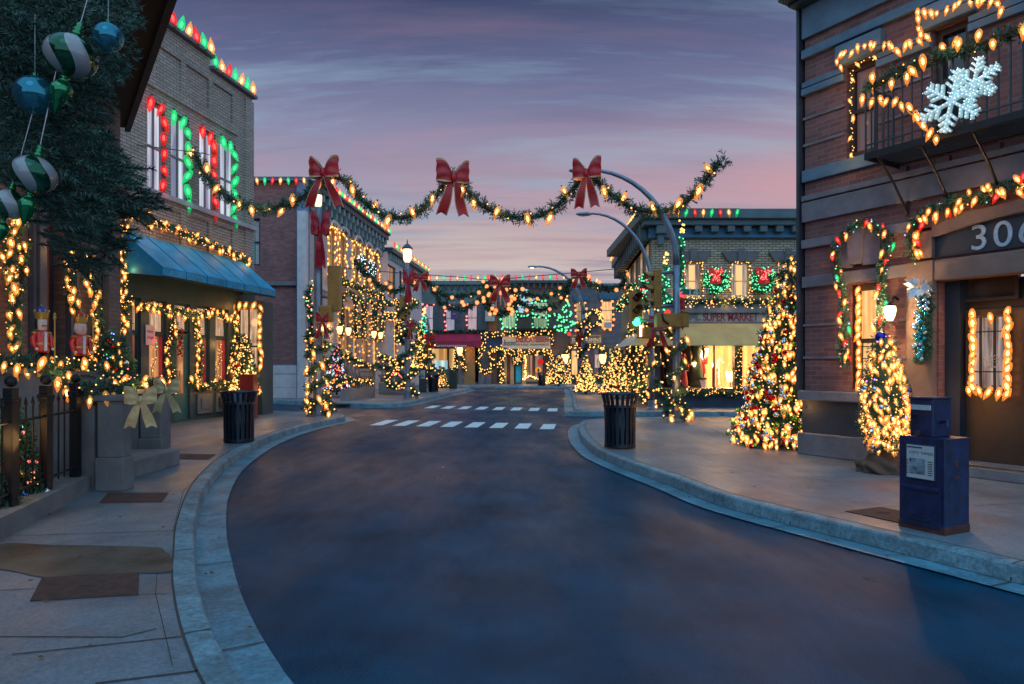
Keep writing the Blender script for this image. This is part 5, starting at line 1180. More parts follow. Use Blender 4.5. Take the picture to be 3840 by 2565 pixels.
let15(ma, 'YOUR ONE STOP ELECTRONICS SHOP', 120, 665, 838, 866, wl_, -1.01, bold=.03)
let15(ma, 'SIMPLY', 560, 770, 748, 775, wl_, -.72, bold=.03); let15(ma, 'ELECTRONICS', 490, 798, 785, 806, wl_, -.86, bold=.03)
ds = thing('delicatessen_sign', 'cream sign lettered DELICATESSEN in orange red', 'sign', F4.M); a = r15(1190, 705, 1893, 900)
part(ds, 'board', mat('cream_lit_board', (.8, .6, .42), .6, .12, 3), (a[0], a[1], -.3, -.003, a[2], a[3]), bev=.03); part(ds, 'trim', mat('sign_pink_trim', (.5, .25, .2), .6), (a[0] - .05, a[1] + .05, -.34, -.301, a[2], a[2] + .06), (a[0] - .05, a[1] + .05, -.34, -.301, a[3] - .06, a[3]))
let15(ds, 'DELICATESSEN', 1390, 1870, 722, 800, mat('orange_red_letters', (.62, .05, .015), .6, .15), -.315, bold=.04); let15(ds, 'HOT & COLD   ITALIAN SPECIALTIES', 1392, 1880, 818, 845, mat('olive_letters', (.25, .2, .05), .6), -.315, bold=.02); let15(ds, 'Bruscano', 1208, 1385, 765, 845, MATS['ink'], -.315, shear=.3)
ps = thing('framing_sign', 'brown wooden sign lettered PRINT FRAMING in cream', 'sign', F4.M); a = r16(562, 612, 992, 758)
part(ps, 'board', mat('carved_wood', (.22, .10, .05), .6, .4, 5), (a[0], a[1], -.25, -.003, a[2], a[3]), bev=.03)
mb = MB()
for z_ in (a[2] + .12, a[3] - .22): mb.bbox(a[0] + .15, a[1] - .15, -.28, -.251, z_, z_ + .1, .02)
for x_ in (a[0] + .15, a[1] - .25): mb.bbox(x_, x_ + .1, -.28, -.251, a[2] + .25, a[3] - .25, .02)
mb.build('carved_border', mat('gold_wood', (.5, .28, .1), .5, .3, 6), ps, local=True)
a_, b_, c_, d_ = F4.rect(16, 590, 668, 975, 722, -.26); lettering(ps, 'PRINT FRAMING', on(F4, (a_ + b_) / 2, -.262, (c_ + d_) / 2), b_ - a_, d_ - c_, mat('cream_letters', (.75, .6, .42), .6), .02, bold=.03)
bn = thing('hanging_banner', 'pale hanging banner on the orange brick pier in the far row', 'banner', F4.M); a = r15(945, 245, 1080, 495); mb = MB(); mb.box(a[0], a[1], -.6, -.58, a[2], a[3]); mb.build('cloth', mat('pale_banner', (.42, .42, .36), .7, .3, 3), bn, local=True); MB().tube([(a[0] - .1, -.59, a[3] + .03), (a[1] + .3, -.59, a[3] + .03)], .03, 5).build('rod', black, bn, local=True)
pb = thing('purple_sign', 'small purple square sign hanging between red lit windows', 'sign', F4.M); a = r15(445, 325, 550, 475); MB().bbox(a[0], a[1], -.9, -.84, a[2], a[3], .02).build('board', mat('purple_board', (.09, .05, .16), .6, .2), pb, local=True); MB().box(a[1] + .02, a[1] + .1, -.9, -.003, a[3] + .05, a[3] + .12).build('arm', black, pb, local=True)
mb = MB()
for k in range(5): mb.box(a[0] + .2, a[1] - .2, -.905, -.9005, a[2] + .4 + k * .45, a[2] + .5 + k * .45)
mb.build('print_lines', mat('pale_purple_print', (.25, .2, .4), .6), pb, local=True)

# ================================================================ POLES
steel = mat('galvanised_steel', (.17, .21, .28), .38, .3, 3, .1, metal=.6)
yel = mat('signal_yellow', (.32, .16, .035), .45, .25, 5, .08)
def lamp_head(root, p, dx, lit=False, Ls=.55):
    mb = MB(); M = Matrix.Translation(p) @ Matrix.Scale(dx, 4, (1, 0, 0)); mb.lathe([(.03, 0), (.1, .08), (.13, .25), (.1, .45), (.03, .55)], n=12, M=M @ Matrix.Rotation(R(90), 4, 'Y') , sx=.55, sy=1.1)
    h = mb.build('lamp_head', steel, root, smooth=True)
    MB().ball((p.x + dx * .3, p.y, p.z - .03), .1, 0, 2, (1.5, 1, .55)).build('lens', glow('lamp_lens_lit', (1, .62, .35), 5) if lit else mat('lamp_lens_off', (.3, .3, .32), .2), h, smooth=True)
def signal(root, p, rot, lit=None, n=3, name='traffic_light', visor=True):
    M = Matrix.Translation(p) @ Matrix.Rotation(rot, 4, 'Z'); mb = MB(); hh = .34 * n; mb.bbox(-.17, .17, 0, .2, -hh / 2, hh / 2, .02, M=M); t = mb.build(name, yel, root)
    for i in range(n):
        z_ = hh / 2 - .17 - i * .34; c_ = ['R', 'A', 'G'][i] if n == 3 else 'G'; on_ = lit == i
        MB().lathe([(.12, 0), (.11, .03), (.05, .055), (.001, .06)], n=14, M=M @ Matrix.Translation((0, -.001, z_)) @ Matrix.Rotation(R(90), 4, 'X')).build('lens', glow('signal_green_lit', (.05, 1, .35), 5) if on_ else mat('lens_dark_' + c_, {'R': (.08, .01, .01), 'A': (.1, .05, .01), 'G': (.01, .06, .03)}[c_], .2), t, smooth=True)
        vb = MB(); vs = []
        for j in range(9):
            a = math.pi * j / 8; vs += [M @ Vector((math.cos(a) * .135, -.002, z_ + math.sin(a) * .135)), M @ Vector((math.cos(a) * .135, -.26 + .1 * (1 - math.sin(a)), z_ + math.sin(a) * .135))]
        vb.add(vs, [(2 * j, 2 * j + 1, 2 * j + 3, 2 * j + 2) for j in range(8)]); vb.build('visor', yel, t)
    return t
def arc_pole(label, base, H, reach, r=.1, lit=False, back=0.0):
    t = thing('street_lamp', label, 'street lamp', Vector(base)); b_ = Vector(base)
    MB().lathe([(.2, 0), (.2, .03), (.14, .08), (r + .02, .3), (r, .32)], b_, 14).build('base', steel, t, smooth=False)
    k = H * .62; pts = [b_ + Vector((0, 0, z_)) for z_ in (.1, k * .5, k)]; n = 12
    arc = [b_ + Vector((-reach * (1 - math.cos(a)) , 0, k + (H - k) * math.sin(a))) for a in [math.pi / 2 * i / n for i in range(1, n + 1)]]
    MB().tube(pts, [r, r * .9, r * .85], 12).build('pole', steel, t, smooth=True)
    MB().tube([pts[-1] - Vector((0, 0, .01))] + arc, [r * .84] + [r * (.82 - .45 * i / n) for i in range(1, n + 1)], 10).build('mast_arm', steel, t, smooth=True)
    lamp_head(t, arc[-1] + Vector((.02, 0, -.02)), -1, lit)
    return t
pA = P(8, 812, 1515, 18.3); pA = Vector((pA.x, 18.3, .15)); la = P(7, 320, 228, 18.3)
tA = arc_pole('tall steel signal pole with curved lamp arm at the right kerb corner', pA, la.z - .15, pA.x - la.x - .25, .115)
pB = P(8, 588, 1400, 23.3); pB = Vector((pB.x, 23.3, .15)); lb = P(7, 410, 655, 23.3)
tB = arc_pole('second steel lamp pole with curved arm behind the signal pole', pB, lb.z - .15, pB.x - lb.x - .1, .1)
pC3 = P(16, 735, 1300, 37.5); pC3 = Vector((pC3.x, 37.5, .15)); lc = P(6, 1215, 128, 37.5)
tC = arc_pole('distant curved lamp pole with a lit lamp left of the framing shop', pC3, lc.z - .15, pC3.x - lc.x, .13, True)
pD3 = P(15, 110, 1100, 41.0); pD3 = Vector((pD3.x, 41, .15)); tD = arc_pole('distant thin lamp pole beside the maroon awning', pD3, 6.0, 3.0, .09)
# signal gear on pole A
sgn = thing('street_sign', 'green street name sign reading E 14 ST on the signal pole', 'sign', P(8, 940, 350, 18.15))
q0, q1 = P(8, 862, 376, 18.15), P(8, 1020, 324, 18.15); MB().bbox(q0.x, q1.x, 18.13, 18.16, q0.z, q1.z, .006).build('plate', mat('sign_green', (.01, .16, .11), .4, .15), sgn)
c_ = (q0 + q1) / 2
lettering(sgn, 'E 14', Matrix.Translation((c_.x - .06, 18.125, c_.z)), .52, .24, wl_, .003, bold=.0); lettering(sgn, 'ST', Matrix.Translation((c_.x + .42, 18.125, c_.z + .04)), .16, .12, wl_, .003)
bx = [P(8, 628, 668, 18.1), P(8, 855, 542, 18.1)]; mb = MB(); mb.bbox(bx[0].x, bx[0].x + .78, 18.0, 18.4, bx[0].z, bx[1].z, .03); mb.bbox(bx[0].x + .8, bx[1].x, 17.95, 18.42, bx[0].z + .02, bx[1].z + .02, .03); mb.build('pedestrian_signal', yel, tA)
mb = MB(); mb.tube([P(8, 680, 545, 17.98), P(8, 700, 610, 17.97), P(8, 740, 640, 17.98)], .03, 6); mb.build('cable', black, tA, smooth=True)
arm = MB(); arm.tube([P(8, 612, 178, 18.3), P(8, 800, 172, 18.3)], .05, 8); arm.build('bracket_arm', steel, tA, smooth=True); arm = MB(); arm.tube([P(8, 520, 612, 18.3), P(8, 800, 478, 18.3)] if False else [P(8, 600, 480, 18.3), P(8, 790, 474, 18.3)], .045, 8); arm.build('bracket_arm', steel, tA, smooth=True)
signal(tA, P(8, 596, 325, 18.3) , R(-82)); gl = signal(tA, P(8, 452, 510, 19.2), R(8), 2)
arm = MB(); arm.tube([P(8, 452, 612, 19.3), P(8, 600, 608, 18.8), P(8, 800, 600, 18.4)], .04, 8); arm.build('bracket_arm', steel, tA, smooth=True)
pd = [P(8, 466, 768, 19.0), P(8, 585, 676, 19.0)]; m_ = MB(); m_.bbox(pd[0].x, pd[1].x, 18.95, 19.25, pd[0].z, pd[1].z, .02); pw = m_.build('walk_signal', yel, tA); pp = [P(8, 455, 765, 18.9), P(8, 545, 712, 18.9)]
m_ = MB(); m_.box(pd[0].x + .03, pd[1].x - .28, 18.93, 18.948, pd[0].z + .05, pd[0].z + .36); m_.build('lit_panel', glow('walk_panel_lit', (1, .62, .5), 7), pw)
mb = MB(); mb.tube([P(8, 585, 700, 19.1), P(8, 800, 690, 18.4)], .035, 6); mb.build('bracket_arm', steel, tA)

# left signal pole and lantern post
def straight_pole(label, b_, H, r, name='lamp_post'):
    t = thing(name, label, 'lamp post', Vector(b_)); b_ = Vector(b_)
    MB().lathe([(.24, 0), (.24, .03), (.17, .05), (.17, .35), (.13, .5), (r, .55)], b_, 8).build('base', steel, t); MB().tube([b_ + Vector((0, 0, .5)), b_ + Vector((0, 0, H))], [r, r * .8], 8).build('pole', steel, t)
    return t
def lantern(t, p, s=1.0, k=3.0, strength=4.5):
    MB().lathe([(.09 * s, 0), (.17 * s, .12 * s), (.19 * s, .5 * s), (.17 * s, .6 * s)], p, 14).build('lamp_globe', glow('lantern_lit', (1, .62, .38), strength), t, smooth=True)
    MB().lathe([(.24 * s, .58 * s), (.22 * s, .64 * s), (.1 * s, .78 * s), (.03 * s, .82 * s), (.03 * s, .9 * s), (.005, 1.02 * s)], p, 14).build('lamp_cap', crn, t, smooth=True)
pL = P(5, 765, 1475, 20.0); pL = Vector((pL.x, 20.0, .15)); zl = P(4, 835, 650, 20).z
tL = straight_pole('wide steel signal pole at the left kerb corner wound with garland', pL, zl - .15, .145)
lantern(tL, Vector((pL.x, 20, zl)), .62, strength=2.5)
MB().bbox(pL.x + .3, pL.x + .66, 19.9, 20.2, P(4, 900, 1560, 20).z - .55, P(4, 900, 1275, 20).z, .02).build('signal_back', yel, tL)
k_ = [P(5, 800, 545, 20), P(5, 915, 385, 20)]; MB().bbox(k_[0].x, k_[1].x, 19.75, 20.1, k_[0].z, k_[1].z, .05).build('signal_housing', yel, tL)
mb = MB(); mb.tube([P(5, 790, 290, 20), P(5, 870, 300, 20), P(5, 905, 330, 20), P(5, 905, 390, 20)], .05, 6); mb.build('bracket_arm', steel, tL, smooth=True)
pM = P(5, 1640, 1290, 31.0); pM = Vector((pM.x, 31.0, .15)); zm = P(4, 1800, 1240, 31).z
tM = straight_pole('lantern post with a red bow and signal heads at the far left kerb', pM, zm - .15, .13); lantern(tM, Vector((pM.x, 31, zm)), 1.05, strength=.95)
signal(tM, P(5, 1620, 400, 30.8), R(70)); 
k_ = [P(5, 1590, 690, 30.8), P(5, 1655, 572, 30.8)]; MB().bbox(k_[0].x, k_[1].x, 30.7, 31.0, k_[0].z, k_[1].z, .03).build('signal_housing', mat('signal_black', (.02, .02, .02), .5), tM)

def winding(label, b_, z0_, z1_, rad, turns, **k):
    n = int(turns * 12); pts = [Vector((b_.x + math.cos(2 * math.pi * i / 12) * rad, b_.y + math.sin(2 * math.pi * i / 12) * rad, z0_ + (z1_ - z0_) * i / n)) for i in range(n + 1)]
    return garland(label, pts, smooth=False, **k)
PG = 'garlands wound round the street poles'
winding('garland spiralling up the left kerb corner pole with amber bulbs', pL, .25, P(5, 800, 600, 20).z, .3, 5.2, r=.11, per_m=55, L=.16, W=.016, bulbs=[('mini', 'W', .16, .024, .13), ('c9', 'A', .55, .3, .14)], group=PG)
garland('thick garland ring round the foot of the left kerb pole', ring(pL + Vector((0, 0, .28)), .36, 24, sz=.5) , r=.15, per_m=90, L=.17, W=.016, bulbs=[('mini', 'W', .1, .026, .16), ('c9', 'A', .8, .26, .15)], group=PG)
winding('garland spiralling up the signal pole beside the supermarket window', pA, .4, P(8, 800, 690, 18.3).z, .2, 3.6, r=.09, per_m=60, L=.13, W=.015, bulbs=[('mini', 'W', .18, .022, .12), ('c9', 'A', .7, .26, .13)], group=PG)
garland('garland ring with large amber bulbs at the foot of the signal pole', ring(pA + Vector((0, -.05, .3)), .3, 24, sz=.7), r=.13, per_m=80, L=.15, W=.016, bulbs=[('mini', 'W', .12, .024, .14), ('c9', 'A', .5, .3, .14)], group=PG)
winding('garland spiralling round the second lamp pole by the shop corner', pB, .3, 3.7, .24, 4.5, r=.1, per_m=55, L=.14, W=.015, bulbs=[('mini', 'W', .12, .032, .16), ('c9', 'A', 1.0, .26, .15)], group=PG)
winding('garland spiralling down the far left lantern post', pM, .3, 4.6, .4, 4.2, r=.15, per_m=45, L=.2, W=.025, bulbs=[('mini', 'W', .16, .04, .2)], group=PG)
winding('garland round the distant thin lamp pole at the maroon awning', pD3, .8, 3.6, .3, 4, r=.14, per_m=40, L=.2, W=.03, bulbs=[('mini', 'W', .2, .05, .18)], group=PG)
winding('garland round the distant curved lamp pole near the framing sign', pC3, 1.9, 4.2, .3, 3, r=.14, per_m=40, L=.2, W=.03, bulbs=[('mini', 'W', .22, .045, .18)], group=PG)

redv = mat('red_velvet', (.36, .002, .008), .5, .3, 5, .1); rimg = mat('gold_ribbon_rim', (.42, .24, .12), .4, .2, 12); goldr = mat('gold_burlap_ribbon', (.50, .37, .19), .75, .2, 20, .2)
# ---- the big swag over the street
sw = [(448, 352), (462, 385), (480, 412), (505, 437), (540, 462), (590, 478), (640, 474), (690, 455), (738, 412), (785, 412), (830, 457), (870, 490), (915, 500), (960, 486), (1000, 450), (1038, 405), (1080, 452), (1130, 484), (1190, 500), (1250, 490), (1300, 450), (1345, 402), (1390, 437), (1440, 472), (1500, 486), (1560, 472), (1600, 435), (1625, 400), (1645, 378), (1668, 365)]
Ysw = lambda x: 18.6 - (x - 448) / 1220 * 2.6
garland('long fir garland swag strung across the street with big amber bulbs', [P(0, x, y, Ysw(x)) for x, y in sw], r=.17, per_m=75, L=.21, W=.013, bulbs=[('c9', 'A', .62, .36, .14), ('mini', 'W', .6, .022, .12)], group='garlands hung across the street')
BW = 'red ribbon bows over the street'
for x, y, lb_ in ((742, 398, 'left large red bow on the swag, nearest the lit pole top'), (1038, 410, 'middle large red bow hanging on the near swag'), (1345, 400, 'right large red bow in front of the lamp arm')):
    bow(lb_, P(0, x, y, Ysw(x) - .25), {742: .80, 1038: .86, 1345: .70}[x], {742: 1.15, 1038: 1.2, 1345: 1.05}[x], redv, rimg, R({742: -6, 1038: 22, 1345: -18}[x]), group=BW, spreadt={742: .78, 1038: .5, 1345: .42}[x])
wr_ = mat('cable_black', (.02, .022, .03), .5)
def cable(label, pts, r=.012):
    t = thing('overhead_cable', label, 'cable', pts[0]); MB().tube(pts, r, 5).build('cable_strand', wr_, t)
cable('thin cable carrying the near swag to the beige shop wall', [F1.hw(1, 1150, 1218, -.02), P(0, 470, 352, 18.5), P(0, 480, 355, 18.4)])
cable('thin cable sagging across the sky from the cream terrace', [P(4, 1110, 1295, 33), P(4, 1700, 1350, 33.5), P(4, 2281, 1390, 34), P(6, 760, 262, 34), P(6, 1400, 205, 34), P(6, 2050, 148, 34)], .02)
# ---- second swag system farther off
Y2 = 34.0
gl2 = dict(r=.16, per_m=50, L=.22, W=.03, group='garlands hung across the street')
garland('distant upper swag of fir with globe lights left of the hanging wreath', [P(4, 1230, 1215, 32.6), P(5, 1270, 110, Y2), P(5, 1380, 190, Y2), P(5, 1480, 235, Y2), P(5, 1570, 225, Y2), P(5, 1650, 180, Y2), P(6, 70, 255, Y2), P(6, 180, 320, Y2), P(6, 300, 410, Y2), P(6, 400, 430, Y2), P(6, 520, 412, Y2), P(6, 620, 385, Y2), P(6, 700, 320, Y2), P(6, 790, 290, Y2)], bulbs=[('globe', 'P', .62, .11, .3), ('mini', 'W', .9, .03, .2)], **gl2)
garland('distant lower swag of fir with globe lights left of the hanging wreath', [P(6, 200, 350, Y2 + .3), P(6, 260, 470, Y2), P(6, 350, 525, Y2), P(6, 480, 548, Y2), P(6, 600, 500, Y2), P(6, 680, 420, Y2), P(6, 700, 320, Y2)], bulbs=[('globe', 'P', 1.0, .11, .25)], **gl2)
garland('distant upper swag of fir with globe lights right of the hanging wreath', [P(6, 900, 285, Y2), P(6, 1000, 345, Y2), P(6, 1090, 395, Y2), P(6, 1200, 418, Y2), P(6, 1320, 410, Y2), P(6, 1430, 375, Y2), P(6, 1530, 300, Y2), P(6, 1620, 225, Y2), P(6, 1710, 290, Y2), P(6, 1830, 335, Y2), P(6, 1950, 345, Y2), P(6, 2060, 310, Y2), P(7, 800, 1275, 33), P(7, 900, 1215, 31), P(7, 1000, 1170, 29)], bulbs=[('globe', 'P', .66, .11, .3), ('mini', 'W', .9, .03, .2)], **gl2)
garland('distant lower swag of fir with globe lights right of the hanging wreath', [P(6, 990, 420, Y2), P(6, 1060, 495, Y2), P(6, 1180, 540, Y2), P(6, 1290, 548, Y2), P(6, 1400, 500, Y2), P(6, 1480, 430, Y2), P(6, 1525, 330, Y2)], bulbs=[('globe', 'P', .9, .11, .25)], **gl2)
def wreath(label, c, r, th, per_m, L, W, bulbs, name='wreath', ax=Vector((1, 0, 0)), mats_=None, cap=100, group=None):
    t = thing(name, label, 'wreath', Vector(c), group); mb = MB(); rg = ring(c, r, 26, ax); mb.tube(rg, th * .5, 6, 2, cap=False); greens(mb, rg, th, per_m, L, W); mb.build('greenery', mats_ or gmats(), t)
    its = []
    for kind, cs, cnt, scl, sprd in bulbs:
        for i in range(cnt):
            a = random.uniform(0, 2 * math.pi); q_ = Vector(c) + ax * math.cos(a) * r + Vector((0, 0, math.sin(a) * r)); o = rv() * sprd; o.y = -abs(o.y) - th * .6; its.append((bulb_mesh(kind, random.choice(cs)), q_ + o, scl, None))
    place(t, 'light_bulb', its, cap); return t
cw = P(6, 855, 445, Y2 - .1)
wreath('large fir wreath with globe lights hanging over the middle of the street', cw, .74, .2, 120, .22, .03, [('globe', 'P', 24, .11, .25), ('mini', 'W', 12, .03, .2)])
t = thing('candle_light', 'three red candle lamps inside the hanging wreath', 'candle lights', cw + Vector((0, -.1, -.1)))
for k in (-1, 0, 1):
    p_ = cw + Vector((k * .22, -.12, .05 + (.12 if k == 0 else 0))); MB().tube([p_ - Vector((0, 0, .5)), p_], .035, 8).build('candle', whitep, t, smooth=True); MB().ball(p_ + Vector((0, 0, .1)), .08, 0, 2, (.8, .8, 1.5)).build('flame', glow('red_flame', (1, .12, .05), 4), t, smooth=True)
bow('red bow on top of the hanging wreath', P(6, 850, 300, Y2 - .5), 1.0, 1.15, redv, rimg, group=BW)
bow('red lit bow at the left end of the distant swag', P(6, 70, 245, Y2 - .4), .75, .85, redv, rimg, group=BW); bow('red bow on the distant swag beside the lit lamp arm', P(6, 1622, 215, Y2 - .4), .8, .85, redv, rimg, group=BW)
# bows on the poles
BP = 'ribbon bows on the poles'
bow('crumpled dark red bow high on the left kerb pole', P(4, 858, 890, 19.6), .56, 1.45, mat('crimson_foil', (.36, .012, .035), .28, .3, 4, .1, metal=.2), redv, 0, spreadt=.12, group=BP)
bow('small red bow with gold edge below the yellow signal housing', P(5, 805, 530, 19.5), .34, .68, redv, rimg, R(20), spreadt=.7, group=BP)
bow('red bow below the lantern of the far left post', P(13, 1495, 790, 30.4), .5, 1.35, redv, redv, 0, spreadt=.25, group=BP)
bow('tiny red bow beside the black signal housing', P(5, 1670, 585, 30.4), .35, .8, redv, rimg, 0, spreadt=.3, group=BP)
bow('red bow on the signal pole beside the street name sign', P(8, 868, 500, 18.0), .28, .75, redv, rimg, R(60), spreadt=.2, group=BP)
bow('thin red ribbon bow on the second lamp pole', P(8, 640, 660, 22.9), .5, .9, redv, redv, 0, spreadt=.9, group=BP)
bow('small red bow on the distant thin pole by the maroon awning', P(15, 125, 745, 40.5), .6, .8, redv, redv, 0, group=BP)
bow('small red bow on the pole beside the framing sign', P(16, 690, 650, 37.0), .35, .8, redv, redv, 0, spreadt=.2, group=BP)
bow('large gold ribbon bow on the near gate pillar', P(3, 1180, 450, 7.95), .34, .42, goldr, goldr, R(25), spreadt=.5, group='gold bows on the gate pillars')
bow('large gold ribbon bow on the far gate pillar', P(3, 1400, 365, 10.1), .36, .44, goldr, goldr, R(10), spreadt=.6, group='gold bows on the gate pillars')

def light_tree(label, c, x0_, x1_, y0_, y1_, Y, n=5, s=.03, th=.1):
    a, b_ = P(c, x0_, y0_, Y), P(c, x1_, y1_, Y); cx_ = (a.x + b_.x) / 2; wd = abs(b_.x - a.x) / 2; H_ = a.z - b_.z; pts = []
    m = n * 8
    for i in range(m + 1):
        t_ = i / m; ww = wd * (.12 + .88 * t_); pts.append(Vector((cx_ + math.sin(t_ * n * math.pi + .4) * ww, Y + .12 * math.cos(t_ * n * math.pi), a.z - H_ * t_)))
    t = thing('light_tree', label, 'light decoration', Vector((cx_, Y, b_.z)), 'green tree shaped lights on poles'); mb = MB(); mb.tube(pts, th * .35, 6); greens(mb, pts, th, 70, .09, .014); mb.build('green_tinsel', [mat('green_tinsel', (.01, .22, .09), .5, .3, 9), mat('green_tinsel_pale', (.02, .35, .15), .5, .3, 9)] , t)
    its = [(bulb_mesh('mini', 'G'), p + rv() * th * .6 + Vector((0, -th * .7, 0)), s, None) for p in resample(pts, .11)]
    for k in range(10): its.append((bulb_mesh('mini', 'W'), Vector((cx_, Y - .08, a.z + .05)) + Vector((random.uniform(-.07, .07), 0, random.uniform(0, .42))), s * 1.3, None))
    place(t, 'light_bulb', its, 100); MB().ball(Vector((cx_ + wd * .2, Y - .1, b_.z - .12)), .1, 0, 2).build('red_ball', glow('red_lit_ball', (1, .03, .02), 2.5), t, smooth=True)
light_tree('green spiral tree light with amber tip between the two near lamp poles', 8, 650, 772, 110, 505, 22.6, 6, .03, .14)
light_tree('tall narrow green tree light mounted along the near signal pole', 7, 1290, 1345, 880, 1420, 18.5, 5, .024, .12)
light_tree('wide green zigzag tree light on the distant curved lamp pole', 6, 1370, 1630, 480, 770, 37.0, 6, .055, .16)
light_tree('small green tree light on the distant thin pole left of the maroon awning', 6, 75, 140, 610, 790, 40.8, 5, .05, .14)

# ================================================================ TREES
xmas_tree('tall christmas tree packed with amber bulbs and baubles at the brick building corner', (5.22, 12.9, .15), 3.62, 1.0, 3400, .14, .012, [('c9', 'W', 430, .155), ('mini', 'W', 650, .014)], [('silver', (.62, .68, .78), 150, .046), ('red', (.6, .01, .01), 70, .046), ('green', (.2, .4, .03), 60, .046)], cap=100, z0=.01)
tb = xmas_tree('slim lit tree in a burlap base beside the 306 building window', (5.24, 9.62, .42), 1.78, .28, 700, .12, .009, [('c9', 'W', 190, .135), ('mini', 'W', 300, .010), ('mini', 'V', 26, .014), ('mini', 'B', 8, .014)], [('silver', (.62, .68, .78), 14, .035), ('purple', (.07, .02, .3), 5, .045)], cap=100, z0=.02, oval=True)
t = thing('burlap_base', 'brown burlap wrapped round the foot of the slim lit tree', 'burlap wrap', Vector((5.24, 9.62, .15))); bm = bmesh.new(); bmesh.ops.create_icosphere(bm, subdivisions=4, radius=1)
for v in bm.verts:
    f = 1 + .10 * math.sin(v.co.x * 9 + v.co.z * 6) + .08 * math.sin(v.co.y * 13 - v.co.z * 9); v.co = Vector((v.co.x * .36 * f, v.co.y * .3 * f, max(v.co.z, -.1) * .21 * f + .02 + .06 * math.exp(-(v.co.x ** 2 + v.co.y ** 2) * 9)))
mb = MB(); mb.bm(bm); mb.build('burlap_cloth', mat('burlap', (.10, .055, .04), .95, .35, 14, .5), t, local=True, smooth=True)
MB().ball(P(11, 812, 1375, 9.6), .075, 0, 3).build('star_ball', mat('cobalt_ball', (.01, .02, .4), .2, .05, metal=.6), tb, smooth=True)
xt = 'lit christmas trees on the far pavements'
xmas_tree('cone tree densely covered in warm lights behind the right litter can', (4.75, 31.0, .15), 2.5, .74, 900, .2, .03, [('mini', 'W', 520, .036)], [('red', (.5, .015, .015), 18, .05), ('silver', (.62, .68, .78), 14, .05)], group=xt)
xmas_tree('lit cone tree on the kerb corner below the distant curved lamp pole', (3.85, 35.6, .15), 2.1, .58, 700, .18, .03, [('mini', 'W', 330, .04)], [('silver', (.62, .68, .78), 6, .06)], group=xt)
xmas_tree('bushy lit tree with red and silver baubles between two far shops', (3.4, 50.2, .15), 2.35, .92, 800, .24, .04, [('mini', 'W', 260, .05)], [('red', (.5, .015, .015), 20, .07), ('silver', (.62, .68, .78), 14, .07)], group=xt)
xmas_tree('small round lit tree near the end of the far left kerb', (-4.65, 46.4 if False else 45.2, .15), 1.4, .48, 500, .2, .04, [('mini', 'W', 150, .045)], group=xt)
xmas_tree('tree with red and blue lights in front of the cream terrace', (-8.32, 32.4, .25), 2.45, .58, 800, .18, .03, [('mini', 'R', 110, .034), ('c9', 'C', 26, .26), ('mini', 'B', 40, .035), ('mini', 'W', 20, .03)], [('silver', (.62, .68, .78), 12, .06), ('red', (.5, .015, .015), 12, .06)], group=xt)
xmas_tree('warm lit tree in a pot at the corner bay of the beige shop', (-7.84, 20.05, .62), 2.0, .42, 700, .14, .018, [('mini', 'W', 380, .023)], [('red', (.5, .015, .015), 10, .06)], group=xt)
xmas_tree('narrow column tree blazing with lights at the end of the cream terrace', (-5.62, 42.0, 1.25), 3.2, .5, 700, .22, .04, [('mini', 'W', 330, .045)], group=xt)
xmas_tree('small tree with coloured baubles and ribbon at the townhouse corner', (-6.92, 11.9, 1.25), 1.05, .36, 900, .11, .009, [('c9', 'A', 8, .12), ('mini', 'R', 12, .014), ('mini', 'G', 8, .012), ('mini', 'W', 14, .012), ('mini', 'B', 8, .014)], [('silver', (.62, .68, .78), 5, .04), ('blue', (.02, .1, .4), 7, .035), ('red', (.5, .015, .015), 7, .035)])
xmas_tree('small tree with coloured baubles behind the iron railing', (-5.13, 7.05, .17), 1.1, .26, 900, .10, .007, [('mini', 'R', 14, .018), ('mini', 'W', 16, .010), ('mini', 'G', 6, .012), ('c9', 'R', 4, .14)], [('blue', (.02, .1, .4), 9, .035), ('silver', (.62, .68, .78), 4, .05), ('red', (.5, .015, .015), 5, .03), ('gold', (.5, .3, .06), 5, .035)])
xmas_tree('decorated tree with yellow ribbon cut by the left edge of the view', (-5.0, 6.3, .17), 1.55, .34, 900, .12, .008, [('mini', 'R', 14, .018), ('mini', 'W', 20, .010), ('c9', 'A', 5, .14)], [('blue', (.02, .1, .4), 9, .04), ('gold', (.5, .3, .06), 8, .045), ('red', (.5, .015, .015), 5, .04)])

t = thing('tree_pot', 'dark pot under the lit tree at the corner bay', 'pot', Vector((-7.84, 20.05, .15))); MB().lathe([(.2, 0), (.26, .4), (.29, .46), (.24, .47)], (-7.84, 20.05, .15), 16).build('pot', MATS['grey_teal_paint'], t, smooth=True)
# ================================================================ GARLANDS, facade by facade
G1 = 'garlands on the corner shop'
n1 = dict(r=.1, per_m=70, L=.14, W=.012, group=G1)
ft = lambda fr_, c, pts, d: [fr_.hw(c, x, y, d) for x, y in pts]
garland('garland of big amber bulbs along the top edge of the blue awning', ft(F1, 2, [(960, 215), (1100, 215), (1250, 290), (1400, 345), (1550, 405), (1700, 470), (1850, 530), (2000, 605)], -.16), bulbs=[('c9', 'A', .12, .2, .13), ('mini', 'W', .06, .014, .12)], **n1)
garland('garland hanging down the left side of the corner shop front', ft(F1, 2, [(985, 220), (1005, 400), (985, 560), (1005, 700), (985, 850), (1000, 960), (1010, 1100), (970, 1190)], -.16), bulbs=[('c9', 'A', .12, .2, .09), ('mini', 'W', .07, .014, .1)], **n1)
garland('scalloped garland across the shop windows under the blue awning', ft(F1, 2, [(960, 985), (1030, 910), (1100, 950), (1200, 970), (1350, 985), (1500, 1015), (1620, 1020), (1730, 1005), (1830, 1060), (1900, 1030)], -.22), bulbs=[('c9', 'A', .11, .19, .11), ('mini', 'W', .05, .014, .12)], **n1)
